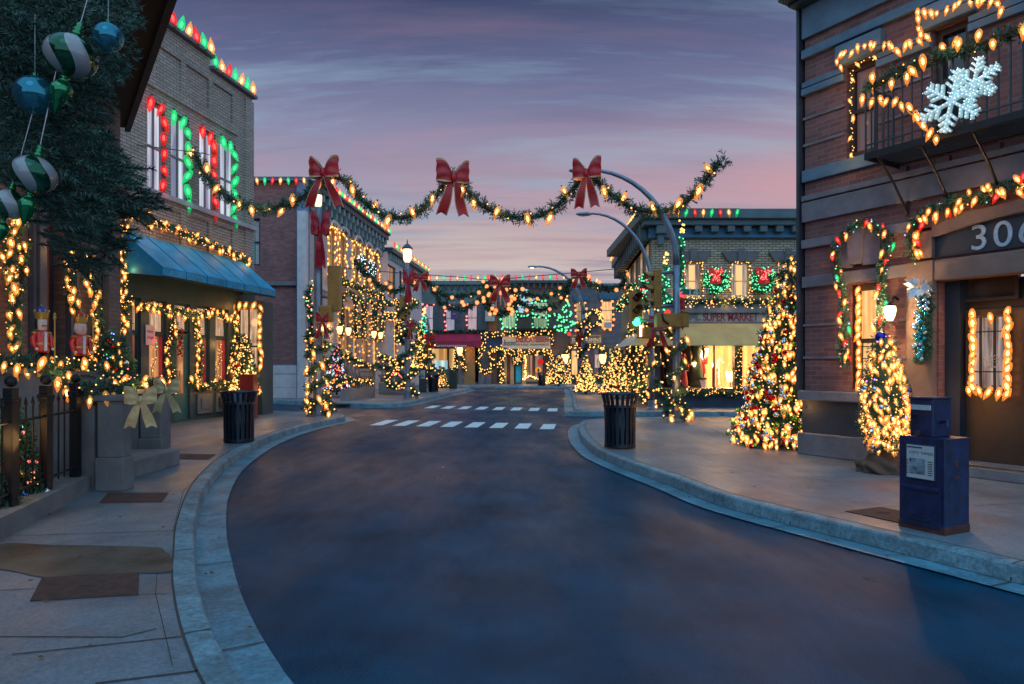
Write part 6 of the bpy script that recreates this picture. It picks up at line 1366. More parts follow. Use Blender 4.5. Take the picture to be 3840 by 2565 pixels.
for i, pts in enumerate([[(1375, 1010), (1395, 1150), (1350, 1330), (1375, 1480), (1390, 1660)], [(1560, 1040), (1595, 1200), (1605, 1380), (1600, 1500), (1570, 1590)], [(1885, 1060), (1890, 1200), (1870, 1350), (1850, 1500)]]):
    garland('garland drop of warm bulbs %s of the shop door' % ['just left', 'just right', 'far right'][i], ft(F1, 2, pts, -.2), bulbs=[('c9', 'A', .15, .18, .09), ('mini', 'W', .045, .014, .11)], **n1)
garland('garland looped along the sill below the right shop windows', ft(F1, 3, [(1610, 280), (1680, 330), (1745, 345), (1820, 300), (1880, 325), (1950, 300)], -.22), bulbs=[('c9', 'A', .25, .2, .09), ('mini', 'W', .07, .014, .11)], **n1)
garland('garland of warm bulbs framing the corner bay window', [FB.w(-.1, -.1, 3.45), FB.w(.3, -.1, 3.5), FB.w(.74, -.1, 3.4), FB.w(.76, -.1, 2.6), FB.w(.76, -.1, 1.6)], r=.05, per_m=0, bulbs=[('c9', 'A', .22, .28, .03)], group=G1, name='string_lights', smooth=False)
for j, i in enumerate((1, 3, 4)):
    h = Hs[i]; x_ = h[0] + (h[1] - h[0]) * .4
    garland('thin warm light strand inside the %s shop window' % ['left', 'middle', 'right'][j], [F1.w(x_, -.03, 2.3), F1.w(x_ + .1, -.03, 1.9), F1.w(x_ - .1, -.03, 1.5), F1.w(x_ + .08, -.03, 1.1)], per_m=0, bulbs=[('mini', 'W' if j else 'RWGR', .045, .012, .09)], name='string_lights', cat='string lights', group='light strands inside the shop windows')
tg = F1.rect(2, 1165, 1085, 1238, 1270, -.12); t = thing('paper_tag', 'white tag shaped paper sign hanging in the left shop window', 'sign', F1.M); MB().bbox(tg[0], tg[1], -.13, -.115, tg[2], tg[3] - .06, .004).build('card', mat('white_card', (.6, .5, .48), .7, .1), t, local=True); MB().tube([((tg[0] + tg[1]) / 2, -.12, tg[3] - .06), ((tg[0] + tg[1]) / 2, -.12, tg[3] + .25)], .006, 4).build('cord', MATS['red_cloth'], t, local=True)
lettering(t, 'Merry', on(F1, (tg[0] + tg[1]) / 2, -.132, (tg[2] + tg[3]) / 2 + .05), (tg[1] - tg[0]) * .7, .1, MATS['red_cloth'], .002, shear=.3); lettering(t, '& Bright', on(F1, (tg[0] + tg[1]) / 2, -.132, (tg[2] + tg[3]) / 2 - .1), (tg[1] - tg[0]) * .7, .1, MATS['red_cloth'], .002, shear=.3)
bs = F1.hw(2, 1445, 1240, -.2); t = thing('berry_swag', 'hanging cluster of red berries on the shop door', 'swag', bs); place(t, 'berry', [(ball_mesh('red', (.5, .015, .015)), bs + Vector((random.uniform(-.05, .05), random.uniform(-.12, .12) * (1 - abs(k / 28 - .4)), .32 - k * .024)), .024, None) for k in range(30)]); mb = MB(); greens(mb, [bs + Vector((0, 0, .35)), bs - Vector((0, 0, .35))], .05, 60, .08, .009); mb.build('greenery', gmats(), t)
for i, h in enumerate(H):
    c_ = 'R' if i % 2 == 0 else 'G'
    pts = [F1.w(h[0] + .08, -.04, h[3] - .1), F1.w(h[1] - .1, -.04, h[3] - .12), F1.w(h[1] - .1, -.04, h[2] - .1)]
    garland('%s bulb string on the %s upper window from the left of the beige shop' % ('red' if c_ == 'R' else 'green', ordn(i)), pts, per_m=0, bulbs=[('c9', c_, .40, .40, .02)], name='string_lights', cat='string lights', group='window light strings', smooth=False)
def roofline(label, a, b_, step, scl, cs, up=True, group='coloured bulbs on the rooflines'):
    t = thing('string_lights', label, 'string lights', a, group); MB().tube([a, b_], .01, 4).build('wire', mat('light_wire', (.01, .03, .02)), t); its = []
    for i, p in enumerate(resample([a, b_], step)): its.append((bulb_mesh('c9', cs[i % len(cs)]), p + Vector((0, 0, scl * (.3 if up else -.45))), scl * random.uniform(.95, 1.05), Matrix.Rotation(R(180 if up else 0) + random.uniform(-.25, .25), 4, 'X') @ Matrix.Rotation(random.uniform(-.25, .25), 4, 'Y')))
    place(t, 'light_bulb', its, 100)
roofline('coloured bulbs along the higher left parapet of the beige shop', F1.w(sstep - 3.4, -.12, zt2 + .1), F1.w(sstep, -.12, zt2 + .1), .33, .42, 'GWR'); roofline('coloured bulbs along the lower right parapet of the beige shop', F1.w(sstep + .1, -.12, zt1 + .1), F1.w(sc1 + .1, -.12, zt1 + .1), .33, .40, 'GWRGW')
roofline('row of coloured bulbs under the coping of the dark red brick building', F2.w(0, -.24, ztr + .16), F2.w(s21 + .4, -.24, ztr + .16), .36, .34, 'WGR', False)
roofline('coloured bulbs along the cream terrace cornice', F3.w(0, -.6, zt3 + .16), F3.w(e3 + .2, -.6, zt3 + .16), .4, .32, 'GWRW'); roofline('coloured bulbs on the lower bay cornice of the cream terrace', F3.w(e3 + .2, -.9, zs3 + .03), F3.w(e3b, -.9, zs3 + .03), .45, .34, 'RWG')
roofline('coloured bulbs on the roof edge above the maroon awning', F4.w(sA, -.4, zA + .2), F4.w(sB, -.4, zA + .2), .55, .42, 'GRW'); roofline('coloured bulbs on the roof edge of the delicatessen building', F4.w(sB, -.4, zB + .22), F4.w(sC, -.4, zB + .22), .55, .42, 'RGRW'); roofline('coloured bulbs on the roof edge of the framing shop building', F4.w(sC, -.3, zC + .26), F4.w(sD - 4, -.3, zC + .26), .55, .42, 'RWG')
roofline('coloured bulbs along the front cornice of the supermarket building', F5.w(-.4, -.6, zt5 + .2), F5.w(sE - 5, -.6, zt5 + .2), .295, .27, 'RWG', False); roofline('warm bulbs along the side cornice of the supermarket building', F5s.w(.2, -.55, zt5 + .22), F5s.w(ls + .1, -.55, zt5 + .22), .45, .26, 'W')

def frame_lights(label, fr_, h, d, c_, kind='mini', sp=.16, scl=.035, per_m=0, r=.05, sides='TLRB', **k):
    a, b_, z0_, z1_ = h; pts = {'TLRB': [(a, z0_), (a, z1_), (b_, z1_), (b_, z0_), (a, z0_)], 'TLR': [(a, z0_), (a, z1_), (b_, z1_), (b_, z0_)], 'LT': [(a, z0_), (a, z1_), (b_, z1_)], 'TR': [(a, z1_), (b_, z1_), (b_, z0_)], 'LB': [(a, z1_), (a, z0_), (b_, z0_), (b_, z1_)]}[sides]
    garland(label, [fr_.w(x, d, z) for x, z in pts], r=r, per_m=per_m, L=.16, W=.025, smooth=False, bulbs=[(kind, c_, sp, scl, .04 + r * .8)], name='string_lights' if not per_m else 'garland', cat='string lights' if not per_m else 'garland', **k)
for i, h in enumerate([h for h in uw if h[1] < e3 + .01]):
    frame_lights('warm lights around the %s upper window of the cream terrace from the left' % ordn(i), F3, h, -.05, 'W', 'c9', .22, .24, group='terrace window lights', sides='TLR'); garland('garland on the sill of the %s upper terrace window from the left' % ordn(i), [F3.w(h[0] - .15, -.25, h[2] - .05), F3.w((h[0] + h[1]) / 2, -.3, h[2] - .18), F3.w(h[1] + .2, -.25, h[2] - .1)], r=.16, per_m=60, L=.2, W=.03, bulbs=[('mini', 'W', .08, .034, .2)], group='terrace sill garlands')
for i, h in enumerate(lw):
    dd_ = -.05 if h[1] < e3 else -.5
    frame_lights('warm lights down the %s tall ground floor window of the terrace from the left' % ordn(i), F3, h, dd_, 'W', 'globe', .42, .07, group='terrace tall window lights', sides='TLR')
    zt_ = h[3]; pts = [F3.w(h[0] - .25, dd_ - .2, zt_ - 1.6), F3.w(h[0] - .2, dd_ - .2, zt_ + .1), F3.w(h[0] + .1, dd_ - .25, zt_ + .6), F3.w((h[0] + h[1]) / 2, dd_ - .25, zt_ + .8), F3.w(h[1] - .1, dd_ - .25, zt_ + .6), F3.w(h[1] + .2, dd_ - .2, zt_ + .1), F3.w(h[1] + .25, dd_ - .2, zt_ - 1.6)]
    garland('arched garland over the %s tall ground floor window of the terrace from the left' % ordn(i), pts, r=.13, per_m=40, L=.18, W=.025, bulbs=[('mini', 'W', .13, .034, .18)], group='terrace arch garlands')
garland('garland hung along the bay front of the terrace', ft(F3, 13, [(1080, 1090), (1150, 1110), (1250, 1130), (1330, 1100), (1350, 1160), (1370, 1270)], -.6), r=.16, per_m=45, L=.2, W=.03, bulbs=[('mini', 'W', .12, .036, .2)])
garland('garland with red berries over the far doors of the terrace', ft(F3, 13, [(1110, 1340), (1200, 1310), (1300, 1330), (1420, 1340), (1470, 1400)], -.8), r=.2, per_m=55, L=.22, W=.03, bulbs=[('mini', 'WWRW', .08, .04, .25)])
garland('garland hanging on the left corner pilaster of the terrace', [P(5, 700, 180, 31), P(5, 665, 260, 31), P(5, 665, 350, 31), P(5, 700, 450, 31), P(5, 700, 560, 31), P(5, 700, 700, 31), P(5, 690, 850, 31)], r=.16, per_m=50, L=.2, W=.03, bulbs=[('mini', 'WWGWR', .1, .034, .2)])
for i, (cx_, cy_) in enumerate([(820, 560), (960, 640)]):
    q_ = P(13, cx_, cy_, F3.hw(13, cx_, cy_, -.3).y); wreath('wreath dotted with white lights %s on the terrace front' % ['nearer', 'farther'][i], F3.hw(13, cx_, cy_, -.3), .38, .18, 110, .18, .03, [('mini', 'C', 70, .03, .2)], ax=Vector((F3.d[0], F3.d[1], 0)))
def wall_lamp(label, p, back, s=.16, energy=0, m=None, name='wall_lamp'):
    t = thing(name, label, 'wall lamp', Vector(back)); MB().tube([Vector(back), (Vector(back) + Vector(p)) / 2 + Vector((0, 0, s * 1.6)), Vector(p) + Vector((0, 0, s * 1.5))], .02, 6).build('bracket', black, t, smooth=True)
    MB().lathe([(s * .45, -s * 1.5), (s * .8, -s * .6), (s, s * .4), (s * .85, s)], p, 12).build('lamp_globe', m or glow('wall_lamp_lit', (1, .56, .22), 3.2), t, smooth=True); MB().lathe([(s * .9, s), (s * .5, s * 1.4), (.01, s * 1.7)], p, 10).build('cap', black, t, smooth=True)
    if energy:
        l = bpy.data.lights.new('lamp_glow', 'POINT'); l.energy = energy; l.color = (1, .55, .22); l.shadow_soft_size = s * .8; o = bpy.data.objects.new('lamp_glow', l); COL.objects.link(o); q_ = Vector(p); d_ = (q_ - Vector(back)); d_.z = 0; o.location = q_ + d_.normalized() * (s * 1.3); o.parent = t; o.matrix_parent_inverse = WM[t.name].inverted()
for i, (x, y) in enumerate([(487, 335), (614, 355), (990, 400), (1088, 415)]):
    bk_ = F3.hw(14, x, y, -.02); wall_lamp('bright wall lamp on the cream terrace, %s from the left' % ordn(i), F3.hw(14, x, y, -.4), bk_, .16, 25)
# terrace stoops with balusters
def baluster_stoop(label, xs_, top, bot):
    t = thing('terrace_stoop', label, 'stoop', Vector(bot)); a, b_ = Vector(top), Vector(bot); d_ = (b_ - a)
    mb = MB(); w_ = Vector((-.12, 0, 0)); 
    for z0_, th_ in ((0, .16), (-.95, .14)):
        q0_, q1_ = a + Vector((0, 0, z0_)), b_ + Vector((0, 0, z0_)); mb.add([q0_ + w_, q0_ - w_, q1_ - w_, q1_ + w_, q0_ + w_ + Vector((0, 0, -th_)), q0_ - w_ + Vector((0, 0, -th_)), q1_ - w_ + Vector((0, 0, -th_)), q1_ + w_ + Vector((0, 0, -th_))], [(0, 1, 2, 3), (4, 7, 6, 5), (0, 3, 7, 4), (1, 5, 6, 2), (3, 2, 6, 7), (0, 4, 5, 1)])
    mb.build('handrail', mat('pinkish_stone', (.27, .22, .21), .8, .2, 3, .2), t)
    for k in range(6):
        p_ = a.lerp(b_, (k + .7) / 7); MB().lathe([(.09, -.95), (.05, -.85), (.1, -.6), (.05, -.3), (.09, -.16)], p_, 8).build('baluster', MATS['pinkish_stone'], t, smooth=True)
    mb = MB(); mb.add([(a.x, a.y, .15), (b_.x, b_.y, .15), (b_.x, b_.y, b_.z - 1.1), (a.x, a.y, a.z - 1.1)], [(0, 1, 2, 3)]); mb.build('stair_side', MATS['pinkish_stone'], t)
    mb = MB(); mb.bbox(b_.x - .3, b_.x + .3, b_.y - .25, b_.y + .3, .15, b_.z + .02, .03); mb.bbox(b_.x - .36, b_.x + .36, b_.y - .31, b_.y + .36, b_.z + .021, b_.z + .16, .03); mb.build('newel_pier', MATS['pinkish_stone'], t)
    return a, b_
sa, sb_ = P(14, 500, 690, 33.6), P(14, 900, 960, 33.2); sb_ = Vector((sb_.x, sb_.y, sb_.z)); baluster_stoop('pinkish stone stoop with balusters behind the red and blue tree', 0, sa, sb_)
garland('sloping garland on the handrail of the nearer terrace stoop', [sa + Vector((0, 0, .1)), sa.lerp(sb_, .5) + Vector((0, 0, .12)), sb_ + Vector((0, 0, .2))], r=.2, per_m=70, L=.2, W=.03, bulbs=[('mini', 'W', .05, .036, .24)])
sc_, sd_ = P(14, 1080, 740, 38.5), P(14, 1440, 960, 36.5); baluster_stoop('second stone stoop farther along the cream terrace', 0, sc_, sd_)
garland('sloping garland on the handrail of the farther terrace stoop', [sc_ + Vector((0, 0, .1)), sc_.lerp(sd_, .5) + Vector((0, 0, .12)), sd_ + Vector((0, 0, .2))], r=.2, per_m=70, L=.22, W=.03, bulbs=[('mini', 'W', .05, .04, .24)])
pl_ = thing('stone_planter', 'low stone planter wall with garland in front of the cream terrace', 'planter', G(14, 600, 1370)); q0, q1 = G(14, 590, 1375), G(14, 1010, 1325); mb = MB()
d_ = (q1 - q0).normalized(); n_ = Vector((-d_.y, d_.x, 0)); 
if n_.y < 0: n_ = -n_
mb.prism([tuple((q0)[:2]), tuple(q1[:2]), tuple((q1 + n_ * .3)[:2]), tuple((q0 + n_ * .3)[:2])], .15, .62); mb.build('curb_wall', MATS['pinkish_stone'], pl_)
mb = MB()
for k in range(14): p_ = q0.lerp(q1, k / 13) + n_ * .15; mb.tube([p_ + Vector((0, 0, .45)), p_ + Vector((0, 0, 1.0))], .018, 5)
mb.tube([q0 + n_ * .15 + Vector((0, 0, .85)), q1 + n_ * .15 + Vector((0, 0, .85))], .02, 5); mb.build('railing', black, pl_)
garland('garland with globe lights along the low railing by the red and blue tree', [P(14, 215, 1080, 31.2), P(14, 350, 1070, 31), P(14, 480, 1110, 30.8), P(14, 600, 1070, 30.7), P(14, 740, 1120, 30.7), P(14, 860, 1080, 30.8), P(14, 980, 1110, 31)], r=.15, per_m=60, L=.18, W=.025, bulbs=[('globe', 'A', .35, .075, .14), ('mini', 'W', .08, .03, .16)])
garland('garland heaped on the newel pier of the nearer stoop', [P(14, 950, 900, 32.8), P(14, 1100, 880, 32.8), P(14, 1220, 930, 32.8)], r=.22, per_m=80, L=.2, W=.03, bulbs=[('mini', 'W', .3, .035, .2)])
wreath('wreath with red baubles between the two terrace stoops', P(14, 1300, 1070, 34.5), .38, .14, 100, .2, .03, [('mini', 'W', 30, .035, .15), ('mini', 'R', 10, .045, .15)])
t = thing('terrace_planter', 'stone planter block with pale top between terrace stoops', 'planter', G(14, 1310, 1280)); q_ = G(14, 1310, 1285); MB().bbox(q_.x - .9, q_.x + .9, q_.y, q_.y + .8, .15, .75, .04).build('planter_block', MATS['pinkish_stone'], t)

# far row decorations
FRL = 'light strings in the far row'
for i, h in enumerate(wA): frame_lights('red bulb string on the %s window above the maroon awning' % ['left', 'middle', 'right'][i], F4, h, -.05, 'R', 'mini', .42, .085, sides='LT', group=FRL)
garland('dark fir garland along the top of the maroon awning', ft(F4, 15, [(0, 640), (300, 650), (600, 645), (960, 635)], -.1), r=.18, per_m=50, L=.22, W=.04)
frame_lights('green bulb string around the left window over the delicatessen', F4, wB[0], -.08, 'G', 'mini', .36, .085, group=FRL); frame_lights('green bulb string around the arched balcony window', F4, wB[1], -.1, 'G', 'mini', .4, .085, group=FRL)
garland('green light garland along the balcony rail', ft(F4, 15, [(1380, 410), (1500, 430), (1620, 400), (1800, 430), (1960, 400), (2080, 410)], -1.0), r=.12, per_m=30, L=.18, W=.03, bulbs=[('mini', 'G', .17, .07, .16)], group=FRL)
garland('warm garland framing the top of the delicatessen sign', ft(F4, 15, [(900, 900), (905, 800), (910, 690), (1100, 690), (1300, 665), (1500, 690), (1700, 670), (1880, 660), (1920, 720), (1930, 810)], -.4), r=.17, per_m=50, L=.2, W=.03, bulbs=[('mini', 'W', .10, .05, .22)], group=FRL, smooth=False)
garland('thick warm garland under the delicatessen sign', ft(F4, 15, [(1030, 900), (1180, 890), (1260, 930), (1450, 945), (1650, 945), (1880, 930)], -.4), r=.2, per_m=60, L=.22, W=.03, bulbs=[('mini', 'W', .07, .05, .26)], group=FRL)
garland('warm garland down the left side of the delicatessen entrance', ft(F4, 15, [(1195, 930), (1200, 1020), (1160, 1130), (1190, 1250), (1200, 1430)], -.3), r=.2, per_m=60, L=.22, W=.03, bulbs=[('mini', 'W', .07, .05, .24)], group=FRL)
garland('warm garland down the right side of the delicatessen entrance', ft(F4, 15, [(1885, 940), (1900, 1050), (1860, 1150), (1870, 1290), (1880, 1430)], -.3), r=.2, per_m=60, L=.22, W=.03, bulbs=[('mini', 'W', .07, .05, .24)], group=FRL)
garland('warm garland loop hanging left of the blue fascia', ft(F4, 15, [(890, 880), (860, 960), (845, 1100), (880, 1210), (950, 1230), (1030, 1210), (1050, 1100), (1010, 980), (1040, 895)], -.3), r=.16, per_m=50, L=.2, W=.03, bulbs=[('mini', 'W', .10, .05, .2)], group=FRL)
for i, pts in enumerate([[(515, 880), (505, 980), (515, 1080), (505, 1180), (420, 1200)], [(620, 880), (605, 980), (605, 1080), (640, 1150), (620, 1215)]]): garland('warm garland drop %s the pier below the maroon awning' % ['left of', 'on'][i], ft(F4, 15, pts, -.25), r=.15, per_m=50, L=.2, W=.03, bulbs=[('mini', 'W', .10, .05, .2)], group=FRL)
wreath('small green wreath on the turquoise delicatessen door', F4.hw(15, 1415, 1050, -.15), .36, .14, 90, .2, .03, [('mini', 'W', 22, .035, .15)])
garland('warm icicle lights inside the delicatessen window', ft(F4, 15, [(1530, 990), (1525, 1150), (1530, 1300), (1500, 1340), (1600, 1290), (1720, 1340)], -.05), per_m=0, bulbs=[('mini', 'P', .12, .06, .06)], name='string_lights', smooth=False)
t = thing('paper_lantern', 'red round lantern hanging in the delicatessen window', 'lantern', F4.hw(15, 1752, 1085, -.1)); MB().ball(F4.hw(15, 1752, 1085, -.1), .25, 0, 3).build('lantern_ball', glow('red_lantern_lit', (.8, .03, .015), .8), t, smooth=True)
t = thing('round_sign', 'orange round sign with dark symbol in the delicatessen window', 'sign', F4.hw(15, 1720, 1205, -.1)); c_ = F4.hw(15, 1720, 1205, -.1); MB().lathe([(.25, 0), (.25, .04)], n=20, M=Matrix.Translation(c_) @ Matrix.Rotation(R(90), 4, 'X')).build('disc', glow('orange_sign_lit', (1, .35, .04), .9), t); MB().bbox(c_.x - .07, c_.x + .07, c_.y - .06, c_.y - .045, c_.z - .14, c_.z + .1, .02).build('symbol', black, t)
frame_lights('warm bulb string on the left upper window of the framing shop', F4, wC[0], -.1, 'P', 'globe', .5, .12, sides='TLRB', group=FRL); frame_lights('warm bulb string on the right upper window of the framing shop', F4, wC[1], -.1, 'P', 'globe', .5, .13, sides='LB', group=FRL)
wreath('round warm lit wreath between the framing shop upper windows', F4.hw(16, 878, 402, -.2), .58, .16, 90, .2, .03, [('mini', 'W', 70, .05, .18)])
hh_ = (sC1[0] - .25, sC1[1] + .3, sC1[2] - .1, sC1[3] + .1); frame_lights('warm garland all around the framing shop window', F4, hh_, -.3, 'W', 'mini', .09, .05, per_m=50, r=.17, group=FRL)
for i, (x, y) in enumerate([(492, 938), (998, 936)]): wall_lamp('bright lamp at the %s side of the framing shop window' % ['left', 'right'][i], F4.hw(16, x, y, -.5), F4.hw(16, x, y, -.02), .3, 60)
wall_lamp('bright lamp under the maroon awning', F4.hw(15, 565, 920, -.5), F4.hw(15, 565, 920, -.02), .25, 50)
def snowflake(label, c, r, M, m, n_thick=.012, br=3, wd=.028):
    t = thing('snowflake_light', label, 'snowflake', Matrix.Translation(c) @ M)
    for k in range(6):
        A_ = Matrix.Rotation(R(60 * k + 12), 4, 'Y'); mb = MB()
        mb.bbox(-wd * r * 1.6, wd * r * 1.6, -.03, .03, 0, r, .006, M=A_)
        for j in range(br):
            z_ = r * (.38 + .22 * j); l_ = r * (.36 - .07 * j)
            for s_ in (-1, 1): mb.bbox(-wd * r * 1.5, wd * r * 1.5, -.028, .028, 0, l_, .006, M=A_ @ Matrix.Translation((0, 0, z_)) @ Matrix.Rotation(R(52 * s_), 4, 'Y'))
        mb.build('arm', m, t, local=True)
    its = []
    MM = Matrix.Translation(c) @ M
    for k in range(6):
        A_ = Matrix.Rotation(R(60 * k + 12), 4, 'Y')
        for j in range(8): its.append((bulb_mesh('mini', 'C'), MM @ (A_ @ Vector((0, -.04, r * (.12 + .12 * j)))), .009 * max(1, r * 2.2) * .6, None))
        for j in range(br):
            for s_ in (-1, 1):
                for q_ in (.12, .24): its.append((bulb_mesh('mini', 'C'), MM @ (A_ @ Vector((s_ * q_ * r * .8, -.04, r * (.38 + .22 * j + q_ * .6)))), .0055 * max(1, r * 2.2), None))
    place(t, 'light_bulb', its, 100); return t
ice = mat('lit_ice_acrylic', (.6, .78, .8), .2, .35, 14, em=.24, emc=(.45, .75, .8), coat=.5)
snowflake('distant white snowflake light hanging over the delicatessen', F4.hw(15, 1500, 190, -1.5), .95, Matrix.Identity(4), ice, wd=.05)

# supermarket decorations
GS = 'supermarket garlands'
for i, h in enumerate(w5): frame_lights('warm lights around the %s upper window of the supermarket' % ['left', 'middle', 'right'][i], F5, h, -.06, 'W', 'mini', .085, .022, r=.03, group='supermarket window lights')
gw = [mat('green_tinsel', (.01, .22, .09)), mat('green_tinsel_pale', (.02, .35, .15)), mat('green_tinsel', (.01, .22, .09))]
for i, x in enumerate((1165, 1595)):
    c_ = F5.hw(8, x, 245, -.15); wreath('green lit wreath with red bow on the supermarket wall, %s one' % ['left', 'right'][i], c_, .36, .13, 170, .12, .015, [('mini', 'G', 105, .021, .13)], mats_=gw, cap=100, group='green lit wreaths')
    bt = bow('red lit bow on the %s green wreath' % ['left', 'right'][i], F5.hw(8, x + 8, 175, -.36), .56, .50, mat('red_tinsel', (.5, .03, .02), .5, .3, 14, em=.15, emc=(1, .05, .02)), MATS.get('red_tinsel', redv), 0, spreadt=.35)
    its = [(bulb_mesh('mini', 'R'), F5.hw(8, x + 8 + random.uniform(-60, 60) * (1 if k % 2 else .5), 175 + (random.uniform(-32, 28) if k % 2 else random.uniform(20, 75)), -.46), .017, None) for k in range(44)]; place(bt, 'light_bulb', its)
garland('thick garland of warm lights along the ledge above the supermarket sign', ft(F5, 8, [(640, 455), (760, 440), (900, 445), (1100, 445), (1300, 440), (1500, 450), (1700, 440), (1980, 435)], -.25), r=.17, per_m=130, L=.16, W=.018, bulbs=[('mini', 'W', .045, .020, .2), ('c9', 'A', .6, .16, .16)], group=GS)
garland('garland of warm lights below the supermarket display window', ft(F5, 8, [(640, 1230), (760, 1265), (900, 1240), (1050, 1265), (1200, 1245), (1340, 1270), (1400, 1240), (1560, 1250)], -.15), r=.13, per_m=110, L=.15, W=.016, bulbs=[('mini', 'W', .06, .019, .15), ('c9', 'A', .5, .16, .1)], group=GS)
garland('garland of warm lights on the pier right of the display window', ft(F5, 8, [(1395, 840), (1365, 900), (1385, 980), (1360, 1060), (1380, 1140), (1365, 1210), (1380, 1290)], -.12), r=.1, per_m=90, L=.13, W=.014, bulbs=[('mini', 'W', .05, .018, .12)], group=GS)
for i, x in enumerate((7.6, 8.9, 10.3, 11.5)): garland('column of warm garland on the supermarket side wall, %s from the far end' % ordn(i), [F5s.w(x, -.3, 3.3), F5s.w(x + .2, -.35, 2.6), F5s.w(x - .1, -.35, 1.8), F5s.w(x + .15, -.35, 1.0), F5s.w(x, -.3, .4)], r=.17, per_m=90, L=.18, W=.02, bulbs=[('mini', 'W', .045, .027, .2), ('c9', 'A', .7, .2, .15)], group=GS)
garland('garland with coloured lights on the supermarket side wall ledge', [F5s.w(3, -.4, 4.3), F5s.w(5, -.4, 4.6), F5s.w(7, -.4, 4.4), F5s.w(9, -.45, 4.7), F5s.w(11.4, -.4, 4.3)], r=.18, per_m=80, L=.18, W=.02, bulbs=[('mini', 'WWG', .07, .03, .2)], group=GS)
garland('hanging strip of red and green lights on the supermarket side wall', ft(F5s, 8, [(505, 215), (530, 290), (495, 350), (515, 420)], -.3), r=.12, per_m=60, L=.14, W=.02, bulbs=[('mini', 'GRG', .06, .03, .14)], group=GS)
# display figures
def mannequin(label, c, x, ybase, d, H_, dress, hat, skirt=True, arms=((.18, -.2, .95), (-.2, -.1, .8))):
    s_, z_ = F5.hit(c, x, ybase, d); zf = sw1[2]; b_ = F5.w(s_, d, zf); t = thing('mannequin', label, 'mannequin', b_, 'dressed display figures'); k = H_ / 1.7; M = Matrix.Translation(b_) @ Matrix.Scale(k, 4)
    prof = [(.26, 0), (.24, .3), (.18, .7), (.14, .95), (.13, 1.02), (.17, 1.2), (.19, 1.35), (.14, 1.44), (.055, 1.47)] if skirt else [(.15, .0), (.16, .5), (.17, .85), (.14, 1.0), (.18, 1.2), (.2, 1.36), (.14, 1.44), (.055, 1.47)]
    MB().lathe(prof, (0, 0, 0), 16, M=M, sy=.75).build('dress', dress, t, smooth=True)
    mb = MB(); mb.tube([M @ Vector((0, 0, 1.44)), M @ Vector((0, -.01, 1.54))], .05 * k, 8); mb.ball((0, 0, 1.62), .1, 0, 3, (.8, .92, 1.15), M=M); mb.ball((0, -.095, 1.61), .018, 0, 1, (.7, 1, 1.3), M=M); hd = mb.build('head', mat('mannequin_skin', (.6, .38, .28), .5, .1), t, smooth=True)
    mb = MB()
    for sx in (-.032, .032): mb.ball((sx, -.086, 1.635), .012, 0, 1, (1.2, .5, .7), M=M)
    mb.box(-.025, .025, -.098, -.09, 1.562, 1.57, M=M); mb.build('eyes_and_mouth', mat('face_paint', (.12, .03, .03), .5), hd)
    MB().lathe([(.15, 1.68), (.15, 1.70), (.1, 1.705), (.1, 1.84), (.08, 1.86)], (0, 0, 0), 14, M=M).build('hat', hat, hd, smooth=False)
    for sx, (ex, ey, ez) in zip((1, -1), arms):
        mb = MB(); mb.tube([M @ Vector((sx * .17, 0, 1.38)), M @ Vector((sx * .24, -.03, 1.15)), M @ Vector((ex, ey, ez))], [.06 * k, .05 * k, .035 * k], 8); a_ = mb.build('sleeve', dress, t, smooth=True)
        hb = MB(); hb.ball((ex, ey - .02, ez - .02), .035, 0, 2, (.8, 1, 1.2), M=M)
        for f_ in range(4): hb.tube([M @ Vector((ex - .02 + f_ * .013, ey - .03, ez - .04)), M @ Vector((ex - .022 + f_ * .014, ey - .05, ez - .085 + .006 * abs(f_ - 1)))], .008 * k, 5)
        hb.tube([M @ Vector((ex + .03, ey - .02, ez - .01)), M @ Vector((ex + .045, ey - .045, ez - .045))], .009 * k, 5); hb.build('hand', MATS['mannequin_skin'], a_, smooth=True)
    return t
brn = mat('brown_felt', (.05, .02, .012), .8, .3); grc = mat('dark_green_velvet', (.015, .035, .018), .7, .4, 8); blk = mat('black_felt', (.012, .01, .01), .8, .2)
mannequin('figure in black coat and brown hat at the left of the display window', 17, 530, 950, .75, 1.75, mat('black_coat', (.02, .02, .022), .7, .3), brn, False)
mannequin('tall figure in reddish brown dress behind the black coated figure', 17, 465, 900, 1.3, 1.95, mat('russet_dress', (.28, .06, .03), .7, .3), brn)
mannequin('lady figure in dark green dress with top hat beside the big lantern', 17, 1035, 980, .9, 1.95, grc, blk)
mannequin('figure in dark brown dress behind the garlanded signal pole', 17, 860, 980, 1.2, 1.9, mat('umber_dress', (.06, .03, .015), .7, .3), brn)
mannequin('small red dressed child figure near the signal pole', 17, 800, 990, .7, 1.15, mat('red_child_dress', (.4, .03, .03), .6, .3), mat('red_hat', (.4, .02, .02), .6))
def disp_lamp(label, x, y, d, s, E, post=True):
    p_ = F5.hw(17, x, y, d); t = thing('display_lantern', label, 'lantern', Vector((p_.x, p_.y, sw1[2])));
    if post: MB().tube([Vector((p_.x, p_.y, sw1[2])), p_ - Vector((0, 0, s))], .03, 8).build('post', brn, t)
    MB().lathe([(s * .5, -s), (s * .8, s * .7), (s * .85, s * .75)], p_, 8).build('lit_glass', glow('display_lamp_lit', (1, .66, .34), 7), t); MB().lathe([(s, s * .76), (s * .5, s * 1.2), (s * .2, s * 1.5), (.01, s * 1.7)], p_, 8).build('cap', mat('cream_metal', (.6, .4, .22), .5), t)
    l = bpy.data.lights.new('lantern_light', 'POINT'); l.energy = E; l.color = (1, .58, .25); l.shadow_soft_size = s; o = bpy.data.objects.new('lantern_light', l); COL.objects.link(o); o.parent = t; o.location = p_ + Vector((0, -s * 1.5, 0)) - Vector((p_.x, p_.y, sw1[2]))
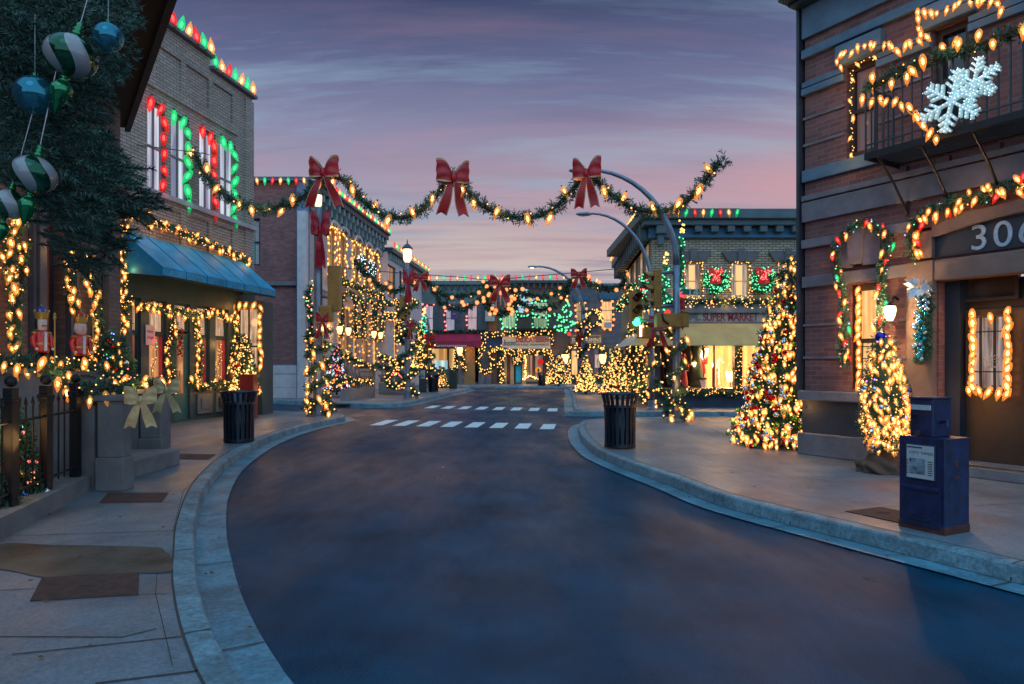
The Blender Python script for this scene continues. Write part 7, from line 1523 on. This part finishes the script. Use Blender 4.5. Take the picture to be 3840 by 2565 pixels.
disp_lamp('large glowing street lantern in the supermarket display', 1170, 370, 1.2, .24, 140); disp_lamp('bright low lantern at the right of the supermarket display', 1660, 780, 1.0, .22, 140); disp_lamp('small lit lamp right of the red ribbon in the display', 1340, 575, 1.3, .09, 8); disp_lamp('small lit lamp held beside the green dressed figure', 1000, 570, .8, .09, 6)
bow('red bow under the large display lantern', F5.hw(17, 1160, 540, 1.0), .34, .55, redv, redv, 0, spreadt=.15)
cc_ = thing('candy_cane', 'pale striped candy cane standing in the supermarket display', 'candy cane', F5.hw(17, 1430, 950, 1.0)); q0 = F5.hw(17, 1430, 1000, 1.0); q1 = F5.hw(17, 1435, 540, 1.0); hk = [q0, q1] + [q1 + Vector((.09 * (1 - math.cos(a)), 0, .12 * math.sin(a))) for a in [math.pi * i / 8 for i in range(1, 9)]]
m_ = mat('candy_stripe', (.8, .65, .5), .4); MB().tube(hk, .05, 10).build('cane', m_, cc_, smooth=True)
mb = MB(); qs = resample([q0, q1], .22)
for p_ in qs: mb.tube([p_ + Vector((-.053, 0, 0)), p_ + Vector((0, -.054, .05)), p_ + Vector((.053, 0, .1))], .014, 5)
mb.build('red_stripes', MATS['red_cloth'], cc_)
t = thing('gift_box', 'small white patterned gift box on the display floor', 'gift box', F5.hw(17, 1150, 980, .7)); p_ = F5.hw(17, 1150, 980, .7); mb = MB(); mb.bbox(p_.x - .13, p_.x + .13, p_.y, p_.y + .25, sw1[2], sw1[2] + .3, .01); bxo = mb.build('box', mat('dotted_paper', (.45, .42, .6), .5, .7, 40), t); mb = MB(); mb.bbox(p_.x - .15, p_.x + .15, p_.y - .02, p_.y + .27, sw1[2] + .302, sw1[2] + .37, .01); mb.build('lid', brn, bxo)

# building 306 decorations
bc = thing('balcony', 'black iron balcony with grated floor on the 306 building', 'balcony', F6.M)
dB_ = -.85; s0 = F6.hit(10, 690, 1290, dB_)[0]; zf0 = F6.hit(10, 690, 1290, dB_)[1]; zrl = F6.hit(10, 650, 770, dB_)[1]; s1_ = s6 - .5
for s_, c0, c1 in ((0, 0, 0),):
    mb = MB()
    for k in range(9): y_ = dB_ + .02 + k * (abs(dB_) - .04) / 8; mb.box(s0, s1_, y_ - .012, y_ + .012, zf0 - .03, zf0 - .005)
    mb.box(s0, s1_, dB_ - .03, dB_ + .0, zf0 - .09, zf0 + .0); mb.box(s0 - .03, s0 - .001, dB_, -.002, zf0 - .09, zf0); mb.build('grated_floor', black, bc, local=True)
mb = MB(); n = int((s1_ - s0) / .13)
for i in range(n): mb.box(s0 + i * .13 - .009, s0 + i * .13 + .009, dB_ - .02, dB_ - .002, zf0, zrl)
for i in range(1, 6): mb.box(s0 - .02, s0 - .002, dB_ + i * .14, dB_ + i * .14 + .018, zf0, zrl)
mb.box(s0, s1_, dB_ - .03, dB_ + .01, zrl, zrl + .04); mb.box(s0, s1_, dB_ - .025, dB_ + .0, zf0 + .1, zf0 + .12); mb.box(s0 - .03, s0, dB_, -.002, zrl, zrl + .04); mb.build('railing', mat('blue_black_iron', (.018, .035, .05), .5, .2), bc, local=True)
for x_ in (1045, 1405, 1835):
    sx = F6.hit(10, x_, 1300, -.04)[0]; mb = MB(); mb.box(sx - .02, sx + .02, -.06, -.002 - .05, zf0 - .85, zf0 - .09); mb.tube([(sx, -.05, zf0 - .8), (sx, -.4, zf0 - .42), (sx, dB_ + .05, zf0 - .08)], .02, 6); mb.build('support_bracket', black, bc, local=True)
G6 = 'garlands on the 306 building'
n6 = dict(r=.09, per_m=100, L=.11, W=.009, group=G6)
zz_ = zrl + .05
garland('garland with streaking amber bulbs along the balcony railing', [F6.w(s0 - .0, dB_ - .05, zz_ - .05)] + [F6.w(s0 + (s1_ - s0) * k / 8, dB_ - .06, zz_ + .03 * math.sin(k * 2)) for k in range(1, 9)], r=.12, per_m=110, L=.12, W=.009, bulbs=[('c9', 'A', .17, .19, .12), ('mini', 'W', .2, .010, .1)], group=G6)
garland('amber bulb string draped under the left end of the balcony garland', [F6.w(s0 + x_, dB_ - .07, zz_ - y_) for x_, y_ in ((.0, .2), (.25, .3), (.5, .42), (.8, .75), (1.0, 1.1))], per_m=0, bulbs=[('c9', 'A', .12, .17, .03)], name='string_lights', cat='string lights', group=G6)
garland('coloured garland arched over the number panel', ft(F6, 11, [(1080, 710), (1065, 600), (1075, 480), (1120, 390), (1200, 345), (1350, 275), (1500, 225), (1650, 195), (1800, 140), (1950, 95), (2100, 50)], -.2), r=.1, per_m=110, L=.12, W=.009, bulbs=[('c9', 'AAARAA', .06, .15, .11), ('mini', 'GRWB', .12, .010, .1)], group=G6)
garland('coloured garland arched over the ground floor window of number 306', ft(F6, 11, [(500, 1568), (490, 1430), (500, 1300), (500, 1150), (480, 1000), (455, 850), (425, 720), (430, 640), (500, 530), (560, 470), (630, 415), (700, 420), (780, 465), (850, 520), (870, 600), (845, 700), (820, 800), (815, 900), (810, 1000), (820, 1120), (810, 1270), (780, 1300)], -.2) [::-1] + ft(F6, 12, [(850, 40), (860, 140)], -.2), r=.07, per_m=110, L=.1, W=.008, bulbs=[('c9', 'ARAGAR', .14, .135, .08), ('mini', 'GBRW', .1, .011, .08)], group=G6)
garland('amber bulb string up the jamb of the left upper window of number 306', ft(F6, 10, [(575, 1310), (560, 1100), (565, 900), (560, 700), (560, 600), (620, 520), (740, 490), (800, 520)], -.06), per_m=0, bulbs=[('mini', 'W', .06, .009, .03), ('c9', 'A', .3, .13, .03)], name='string_lights', cat='string lights', group=G6, smooth=False)
garland('amber bulb string along the stone heads above the balcony', ft(F6, 10, [(460, 560), (455, 470), (560, 440), (650, 400), (850, 370), (940, 430), (1030, 370), (1180, 310), (1130, 230), (1110, 120), (1250, 120), (1400, 60), (1560, 0), (1750, 30), (1850, 100)], -.2), per_m=0, bulbs=[('c9', 'A', .10, .15, .03)], name='string_lights', cat='string lights', group=G6, smooth=False)
fa = Matrix.Rotation(F6.rot - R(0), 4, 'Z'); cflk = F6.hw(10, 1410, 850, dB_ - .12)
snowflake('large white lit snowflake hung on the balcony railing', cflk, .39, fa @ Matrix.Rotation(R(4), 4, 'Z'), ice, wd=.03)
snowflake('added lit copy imitating the lens blur of the large snowflake', F6.hw(10, 1600, 690, dB_ - .06), .3, fa, ice, wd=.03)  # extra snowflake added to imitate lens blur of the single real one
t = thing('bauble_swag', 'hanging fir swag of silver and teal baubles with white poinsettia beside the door', 'swag', F6.hw(11, 1180, 1200, -.15)); sp = ft(F6, 11, [(1190, 960), (1190, 1150), (1170, 1350), (1160, 1568)], -.22) + ft(F6, 12, [(1400, 100)], -.22)
mb = MB(); greens(mb, sp, .13, 200, .12, .009); mb.build('greenery', gmats(), t)
its = []
for p_ in resample(sp, .022):
    f_ = 1 - (sp[0].z - p_.z) / (sp[0].z - sp[-1].z) * .6; o_ = Vector((F6.d[0], F6.d[1], 0)) * random.uniform(-.13, .11) * f_; its.append((ball_mesh(*random.choice([('silver', (.62, .68, .78)), ('ice', (.35, .55, .7)), ('teal', (.02, .25, .33))])), p_ + o_ + Vector((-F6.n[0], -F6.n[1], 0)) * random.uniform(.06, .12), random.uniform(.03, .036), None))
place(t, 'bauble', its); mb = MB(); c_ = sp[0] + Vector((-F6.n[0], -F6.n[1], 0)) * .16
for k in range(14):
    a = k * 2.4; d_ = (Vector((F6.d[0], F6.d[1], 0)) * math.cos(a) + Vector((0, 0, 1)) * math.sin(a) * .8 + Vector((-F6.n[0], -F6.n[1], 0)) * .4).normalized(); sprig(mb, c_ + d_ * .02, d_, .2 if k % 2 else .15, .045, 0)
mb.build('poinsettia', mat('white_poinsettia', (.6, .68, .75), .6, .15, 10, em=.04), t)
wall_lamp('glowing glass wall lantern between the window and door of number 306', F6.hw(11, 890, 1165, -.32), F6.hw(11, 960, 1060, -.12), .085, 110, glow('wall_lamp_bright', (1, .62, .3), 6), 'wall_lantern')
# warm candle bulbs inside window and door
def bulb_col(label, pts, d, sp_, scl, c=11):
    t = garland(label, ft(F6, c, pts, d), per_m=0, bulbs=[('c9', 'A', sp_, scl * .85, .01)], name='string_lights', cat='string lights', smooth=False, group='bulb rows in the 306 windows'); return t
bulb_col('row of warm bulbs down the left side of the ground floor window', [(625, 980), (625, 1560), (628, 1860)], .0, .12, .22)
bulb_col('row of warm bulbs down the left side of the door window', [(1580, 1190), (1580, 1500), (1575, 1850)], .2, .11, .24); bulb_col('row of warm bulbs down the right side of the door window', [(1875, 1160), (1875, 1500), (1870, 1850)], .2, .11, .24)
bulb_col('single row of warm bulbs below the door window', [(1725, 300), (1770, 305), (1855, 310), (1980, 315)], .2, .12, .22, 12); bulb_col('single warm bulb at the top middle of the door window', [(1735, 1200), (1735, 1260)], .2, .3, .22)
# near left garlands and nutcracker stoop
G7 = 'garlands on the townhouse'
n7 = dict(r=.1, per_m=110, L=.11, W=.009, group=G7)
for lb_, pts in (('short garland left of the townhouse door high up', [(185, 230), (110, 400), (60, 560), (90, 760), (100, 830)]), ('long twisting amber garland left of the townhouse door', [(200, 440), (190, 600), (150, 820), (120, 1000), (110, 1150), (140, 1450)]), ('short garland on the pilaster right of the townhouse door', [(600, 500), (560, 760), (610, 950), (620, 1010)]), ('long twisting garland right of the townhouse door', [(690, 530), (740, 620), (700, 780), (780, 850), (770, 1000), (790, 1150), (745, 1300), (800, 1400)])):
    garland(lb_, ft(F7, 2, pts, -.22), bulbs=[('c9', 'A', .095, .17, .07), ('mini', 'W', .08, .010, .09)], **n7)
garland('garland laid along the near cheek wall top and down to the gate pillar', [Vector((-6.9, 8.2, 1.7)), Vector((-6.2, 8.2, 1.68)), Vector((-5.65, 8.18, 1.66)), Vector((-5.35, 8.15, 1.48)), Vector((-5.1, 8.12, 1.36)), Vector((-4.85, 8.2, 1.38)), Vector((-4.7, 8.4, 1.34))], r=.13, per_m=170, L=.12, W=.009, bulbs=[('c9', 'A', .13, .17, .13), ('mini', 'W', .07, .010, .13)], group=G7)
garland('garland along the far cheek wall and over the far gate pillar', [Vector((-7.1, 10.45, 1.66)), Vector((-6.4, 10.42, 1.62)), Vector((-6.0, 10.4, 1.42)), Vector((-5.65, 10.36, 1.33)), Vector((-5.35, 10.4, 1.36))], r=.12, per_m=150, L=.12, W=.009, bulbs=[('c9', 'A', .12, .18, .13), ('mini', 'W', .05, .012, .14)], group=G7)
garland('garland on the terrace wall left of the shop door steps', [Vector((-6.9, 11.3, 1.4)), Vector((-6.5, 11.8, 1.35)), Vector((-6.5, 12.5, 1.3)), Vector((-7.0, 13.4, 1.25))], r=.12, per_m=120, L=.12, W=.01, bulbs=[('c9', 'A', .2, .2, .12), ('mini', 'W', .07, .012, .13)], group=G7)

mn = F6.hit(12, 1875, 60, .2); t = thing('menorah', 'small silver branched candle holder standing in the door window', 'candle holder', F6.w(mn[0], .22, mn[1] - .16)); mb = MB(); c_ = (mn[0], .22, mn[1] - .16); TW = lambda x, z: F6.w(c_[0] + x, .22, c_[2] + z)
mb.tube([TW(0, 0), TW(0, .2)], .006, 5); mb.tube([TW(-.05, 0), TW(.05, 0)], .008, 5)
for r_ in (.04, .075, .11): mb.tube([TW(-r_ * math.cos(a_), .17 - r_ * math.sin(a_)) for a_ in [math.pi * k / 8 for k in range(9)]], .005, 5)
mb.build('branches', mat('silver_thread', (.4, .4, .45), .4, metal=.5), t, smooth=True)
q0, q1 = G(14, 415, 1415), G(14, 650, 1420); t = thing('storm_drain', 'dark storm drain opening in the far left kerb', 'drain', Vector((q0.x, q0.y, .0))); d_ = (q1 - q0).normalized(); n_ = Vector((d_.y, -d_.x, 0)); n_ = n_ if n_.y < 0 else -n_
mb = MB(); mb.prism([tuple((q0 + n_ * .05)[:2]), tuple((q1 + n_ * .05)[:2]), tuple((q1 + n_ * .3)[:2]), tuple((q0 + n_ * .3)[:2])], .02, .13); mb.build('drain_mouth', mat('drain_black', (.006, .008, .01), .7), t)
# ================================================================ the big conifer at upper left with its ornaments
ct = thing('pine_tree', 'large dark pine with cones and glass ornaments filling the upper left', 'tree', Vector((-5.9, 4.6, .15)))
MB().tube([(-5.9, 4.6, .15), (-5.85, 4.6, 2.5), (-5.7, 4.65, 6.5)], [.22, .18, .1], 10).build('trunk', mat('bark', (.07, .045, .03)), ct, smooth=True)
nm0 = [mat('pine_needle_dark', (.014, .05, .04), .65, .45, 5), mat('pine_needle', (.035, .10, .075), .6, .4, 5), mat('fir_twig', (.04, .025, .015))]
crown = MB(); limbs = MB()
def needle_twig(mb, p, d, L_, nl, cnt, wn=.0045):
    pts = []; cur = Vector(p); dd = d.copy()
    for i in range(5): pts.append(cur.copy()); cur = cur + dd * (L_ / 4); dd = (dd + Vector((0, 0, -.06)) + rv() * .08).normalized()
    limbs.tube(pts, [.006, .005, .004, .003, .002], 4)
    for i in range(cnt):
        t_ = (i + random.random()) / cnt * 3.98; k = int(t_); q_ = pts[k].lerp(pts[k + 1], t_ - k); ax = (pts[k + 1] - pts[k]).normalized(); o = rv(); o = (o - ax * o.dot(ax)).normalized(); nd = (o * .8 + ax * .75).normalized()
        s = nd.cross(rv()).normalized() * wn; l_ = nl * random.uniform(.7, 1.15); mb.add([q_ - s, q_ + s, q_ + nd * l_], [(0, 1, 2)], 0 if random.random() < .5 else 1)
random.seed(11)
outline = [(-30, -20), (285, -20), (262, 100), (232, 180), (210, 260), (240, 330), (280, 390), (288, 470), (255, 500), (238, 540), (200, 555), (185, 585), (150, 590), (125, 550), (100, 480), (70, 430), (-30, 420)]
def inside(x, y):
    c_ = False
    for i in range(len(outline)):
        x1, y1 = outline[i]; x2, y2 = outline[i - 1]
        if (y1 > y) != (y2 > y) and x < (x2 - x1) * (y - y1) / (y2 - y1) + x1: c_ = not c_
    return c_
cnt = 0
while cnt < 900:
    x, y = random.uniform(-40, 360), random.uniform(-30, 620)
    if not inside(x, y): continue
    Yd = random.uniform(4.2, 6.6); p_ = P(0, x, y, Yd); root_ = Vector((-5.8, 4.6, p_.z + .3)); out = (p_ - root_); out.z *= .2; out = out.normalized()
    d = (out + Vector((random.uniform(-.3, .3), random.uniform(-.5, .5), random.uniform(-.55, .1)))).normalized(); needle_twig(crown, p_ - d * .16, d, .34, .055, 95); cnt += 1
for (tx, ty) in ((330, 450), (300, 395), (345, 470), (225, 600), (260, 545), (205, 620), (170, 600), (320, 480), (275, 575)):
    for k in range(6): p_ = P(0, tx - 30 + random.uniform(-22, 12), ty + random.uniform(-22, 12), 5.0 + random.uniform(-.3, .3)); d = Vector((random.uniform(.4, 1), random.uniform(-.3, .3), random.uniform(-.7, .3))).normalized(); needle_twig(crown, p_, d, .22, .05, 70)
for k in range(9):
    z_ = 4.0 + k * .28; tgt = P(0, random.uniform(120, 300), 837 - (z_ - 1.65) / 5.2 * 1564, 5.2); limbs.tube([Vector((-5.8, 4.6, z_ + .2)), (Vector((-5.8, 4.6, z_ + .2)) + tgt) / 2 + Vector((0, 0, .1)), tgt], [.05, .03, .012], 6)
crown.build('needles', nm0, ct); limbs.build('branches', MATS['fir_twig'], ct)
mb = MB(); mb.bm  # cones
for x, y in ((465, 170), (455, 115)):
    c_ = P(2, x * 2 + 60, y, 4.8); cb_ = MB(); 
    for i in range(9):
        for j in range(8): a = j * math.pi / 4 + i * .4; r_ = .045 * math.sin(math.pi * (i + 1) / 10); cb_.ball(c_ + Vector((math.cos(a) * r_, math.sin(a) * r_, .07 - i * .017)), .014, 0, 1, (1, 1, .6))
    cb_.build('pine_cone', mat('cone_brown', (.09, .04, .03), .8, .3), ct)
def swirl_mat():
    m = bpy.data.materials.new('striped_glass'); m.use_nodes = True; N = m.node_tree.nodes; L = m.node_tree.links; b_ = N['Principled BSDF']; tc = N.new('ShaderNodeTexCoord'); sp_ = N.new('ShaderNodeSeparateXYZ'); L.new(tc.outputs['Object'], sp_.inputs[0])
    at = N.new('ShaderNodeMath'); at.operation = 'ARCTAN2'; L.new(sp_.outputs[1], at.inputs[0]); L.new(sp_.outputs[0], at.inputs[1])
    m1 = N.new('ShaderNodeMath'); m1.operation = 'MULTIPLY'; m1.inputs[1].default_value = 4; L.new(at.outputs[0], m1.inputs[0]); m2 = N.new('ShaderNodeMath'); m2.operation = 'MULTIPLY_ADD'; m2.inputs[1].default_value = 3.2; L.new(sp_.outputs[2], m2.inputs[0]); L.new(m1.outputs[0], m2.inputs[2])
    s_ = N.new('ShaderNodeMath'); s_.operation = 'SINE'; L.new(m2.outputs[0], s_.inputs[0]); r = N.new('ShaderNodeValToRGB'); r.color_ramp.interpolation = 'CONSTANT'; r.color_ramp.elements[0].color = (.0, .07, .03, 1); r.color_ramp.elements[1].color = (.36, .33, .36, 1); r.color_ramp.elements[1].position = .5
    mr = N.new('ShaderNodeMapRange'); mr.inputs[1].default_value = -1; mr.inputs[2].default_value = 1; L.new(s_.outputs[0], mr.inputs[0]); L.new(mr.outputs[0], r.inputs[0]); L.new(r.outputs[0], b_.inputs['Base Color'])
    mt = N.new('ShaderNodeMath'); mt.operation = 'LESS_THAN'; mt.inputs[1].default_value = .5; L.new(mr.outputs[0], mt.inputs[0]); mm = N.new('ShaderNodeMath'); mm.operation = 'MULTIPLY'; mm.inputs[1].default_value = .75; L.new(mt.outputs[0], mm.inputs[0]); L.new(mm.outputs[0], b_.inputs['Metallic'])
    b_.inputs['Roughness'].default_value = .14; b_.inputs['Coat Weight'].default_value = .6; tr = N.new('ShaderNodeBsdfTransparent'); tr.inputs[0].default_value = (.4, .8, .7, 1); ms_ = N.new('ShaderNodeMixShader'); ms_.inputs[0].default_value = .72; L.new(tr.outputs[0], ms_.inputs[1]); L.new(b_.outputs[0], ms_.inputs[2]); L.new(ms_.outputs[0], N['Material Output'].inputs[0]); return m
strp = swirl_mat(); emer = mat('emerald_glass', (.0, .16, .05), .1, .2, 4, metal=.7, coat=.6); aqua = shell('aqua_glass', (.04, .22, .32), .03, .62)
aqua.node_tree.nodes['Principled BSDF'].inputs['Metallic'].default_value = .8
def striped(label, x, y, rD, Y, tilt=0, drop=True, group='striped glass ornaments'):
    c_ = P(0, x, y, Y); r = rD / 1564.5 * Y; t = thing('striped_ornament', label, 'ornament', Matrix.Translation(c_) @ Matrix.Rotation(tilt, 4, 'Y') @ Matrix.Rotation(random.uniform(0, 6), 4, 'Z') @ Matrix.Scale(r, 4), group)
    MB().ball((0, 0, 0), 1, 0, 4, (1, 1, .86)).build('glass_ball', strp, t, local=True, smooth=True)
    MB().lathe([(.2, .82), (.22, .95), (.14, 1.05), (.2, 1.12), (.1, 1.22), (.15, 1.3), (.05, 1.42)], n=14).build('collar', emer, t, local=True, smooth=True)
    if drop: MB().lathe([(.12, -.84), (.2, -.92), (.1, -1.0), (.26, -1.15), (.42, -1.35), (.40, -1.6), (.22, -2.0), (.05, -2.4), (.01, -2.5)], n=16).build('glass_drop', emer, t, local=True, smooth=True)
    MB().tube([(0, 0, 1.4), (0, 0, 1.4 + .5 / r)], .01 / r * .3, 5).build('hanging_thread', mat('silver_thread', (.4, .4, .45), .4, metal=.5), t, local=True)
striped('large green and white swirled glass ornament high in the pine', 163, 128, 56, 4.2, R(16)); striped('green and white swirled ornament low in the pine at the left', 78, 400, 49, 4.2, R(12)); striped('half seen swirled ornament at the left picture edge', 18, 468, 40, 4.2, R(15))
for lb_, x, y, r_ in (('clear blue glass ball right of the large swirled ornament', 248, 85, 32), ('clear aqua glass ball below left of the large swirled ornament', 80, 218, 43)):
    c_ = P(0, x, y, 4.2); t = thing('glass_ball_ornament', lb_, 'ornament', c_); MB().ball(c_, r_ / 1564.5 * 4.2, 0, 4).build('glass_ball', aqua, t, smooth=True); MB().tube([c_ + Vector((0, 0, .09)), c_ + Vector((0, 0, .5))], .0015, 4).build('hanging_thread', MATS['silver_thread'], t); MB().lathe([(.016, .0), (.016, .02), (.01, .024)], c_ + Vector((0, 0, r_ / 1564.5 * 4.2 - .003)), 8).build('collar', emer, t)
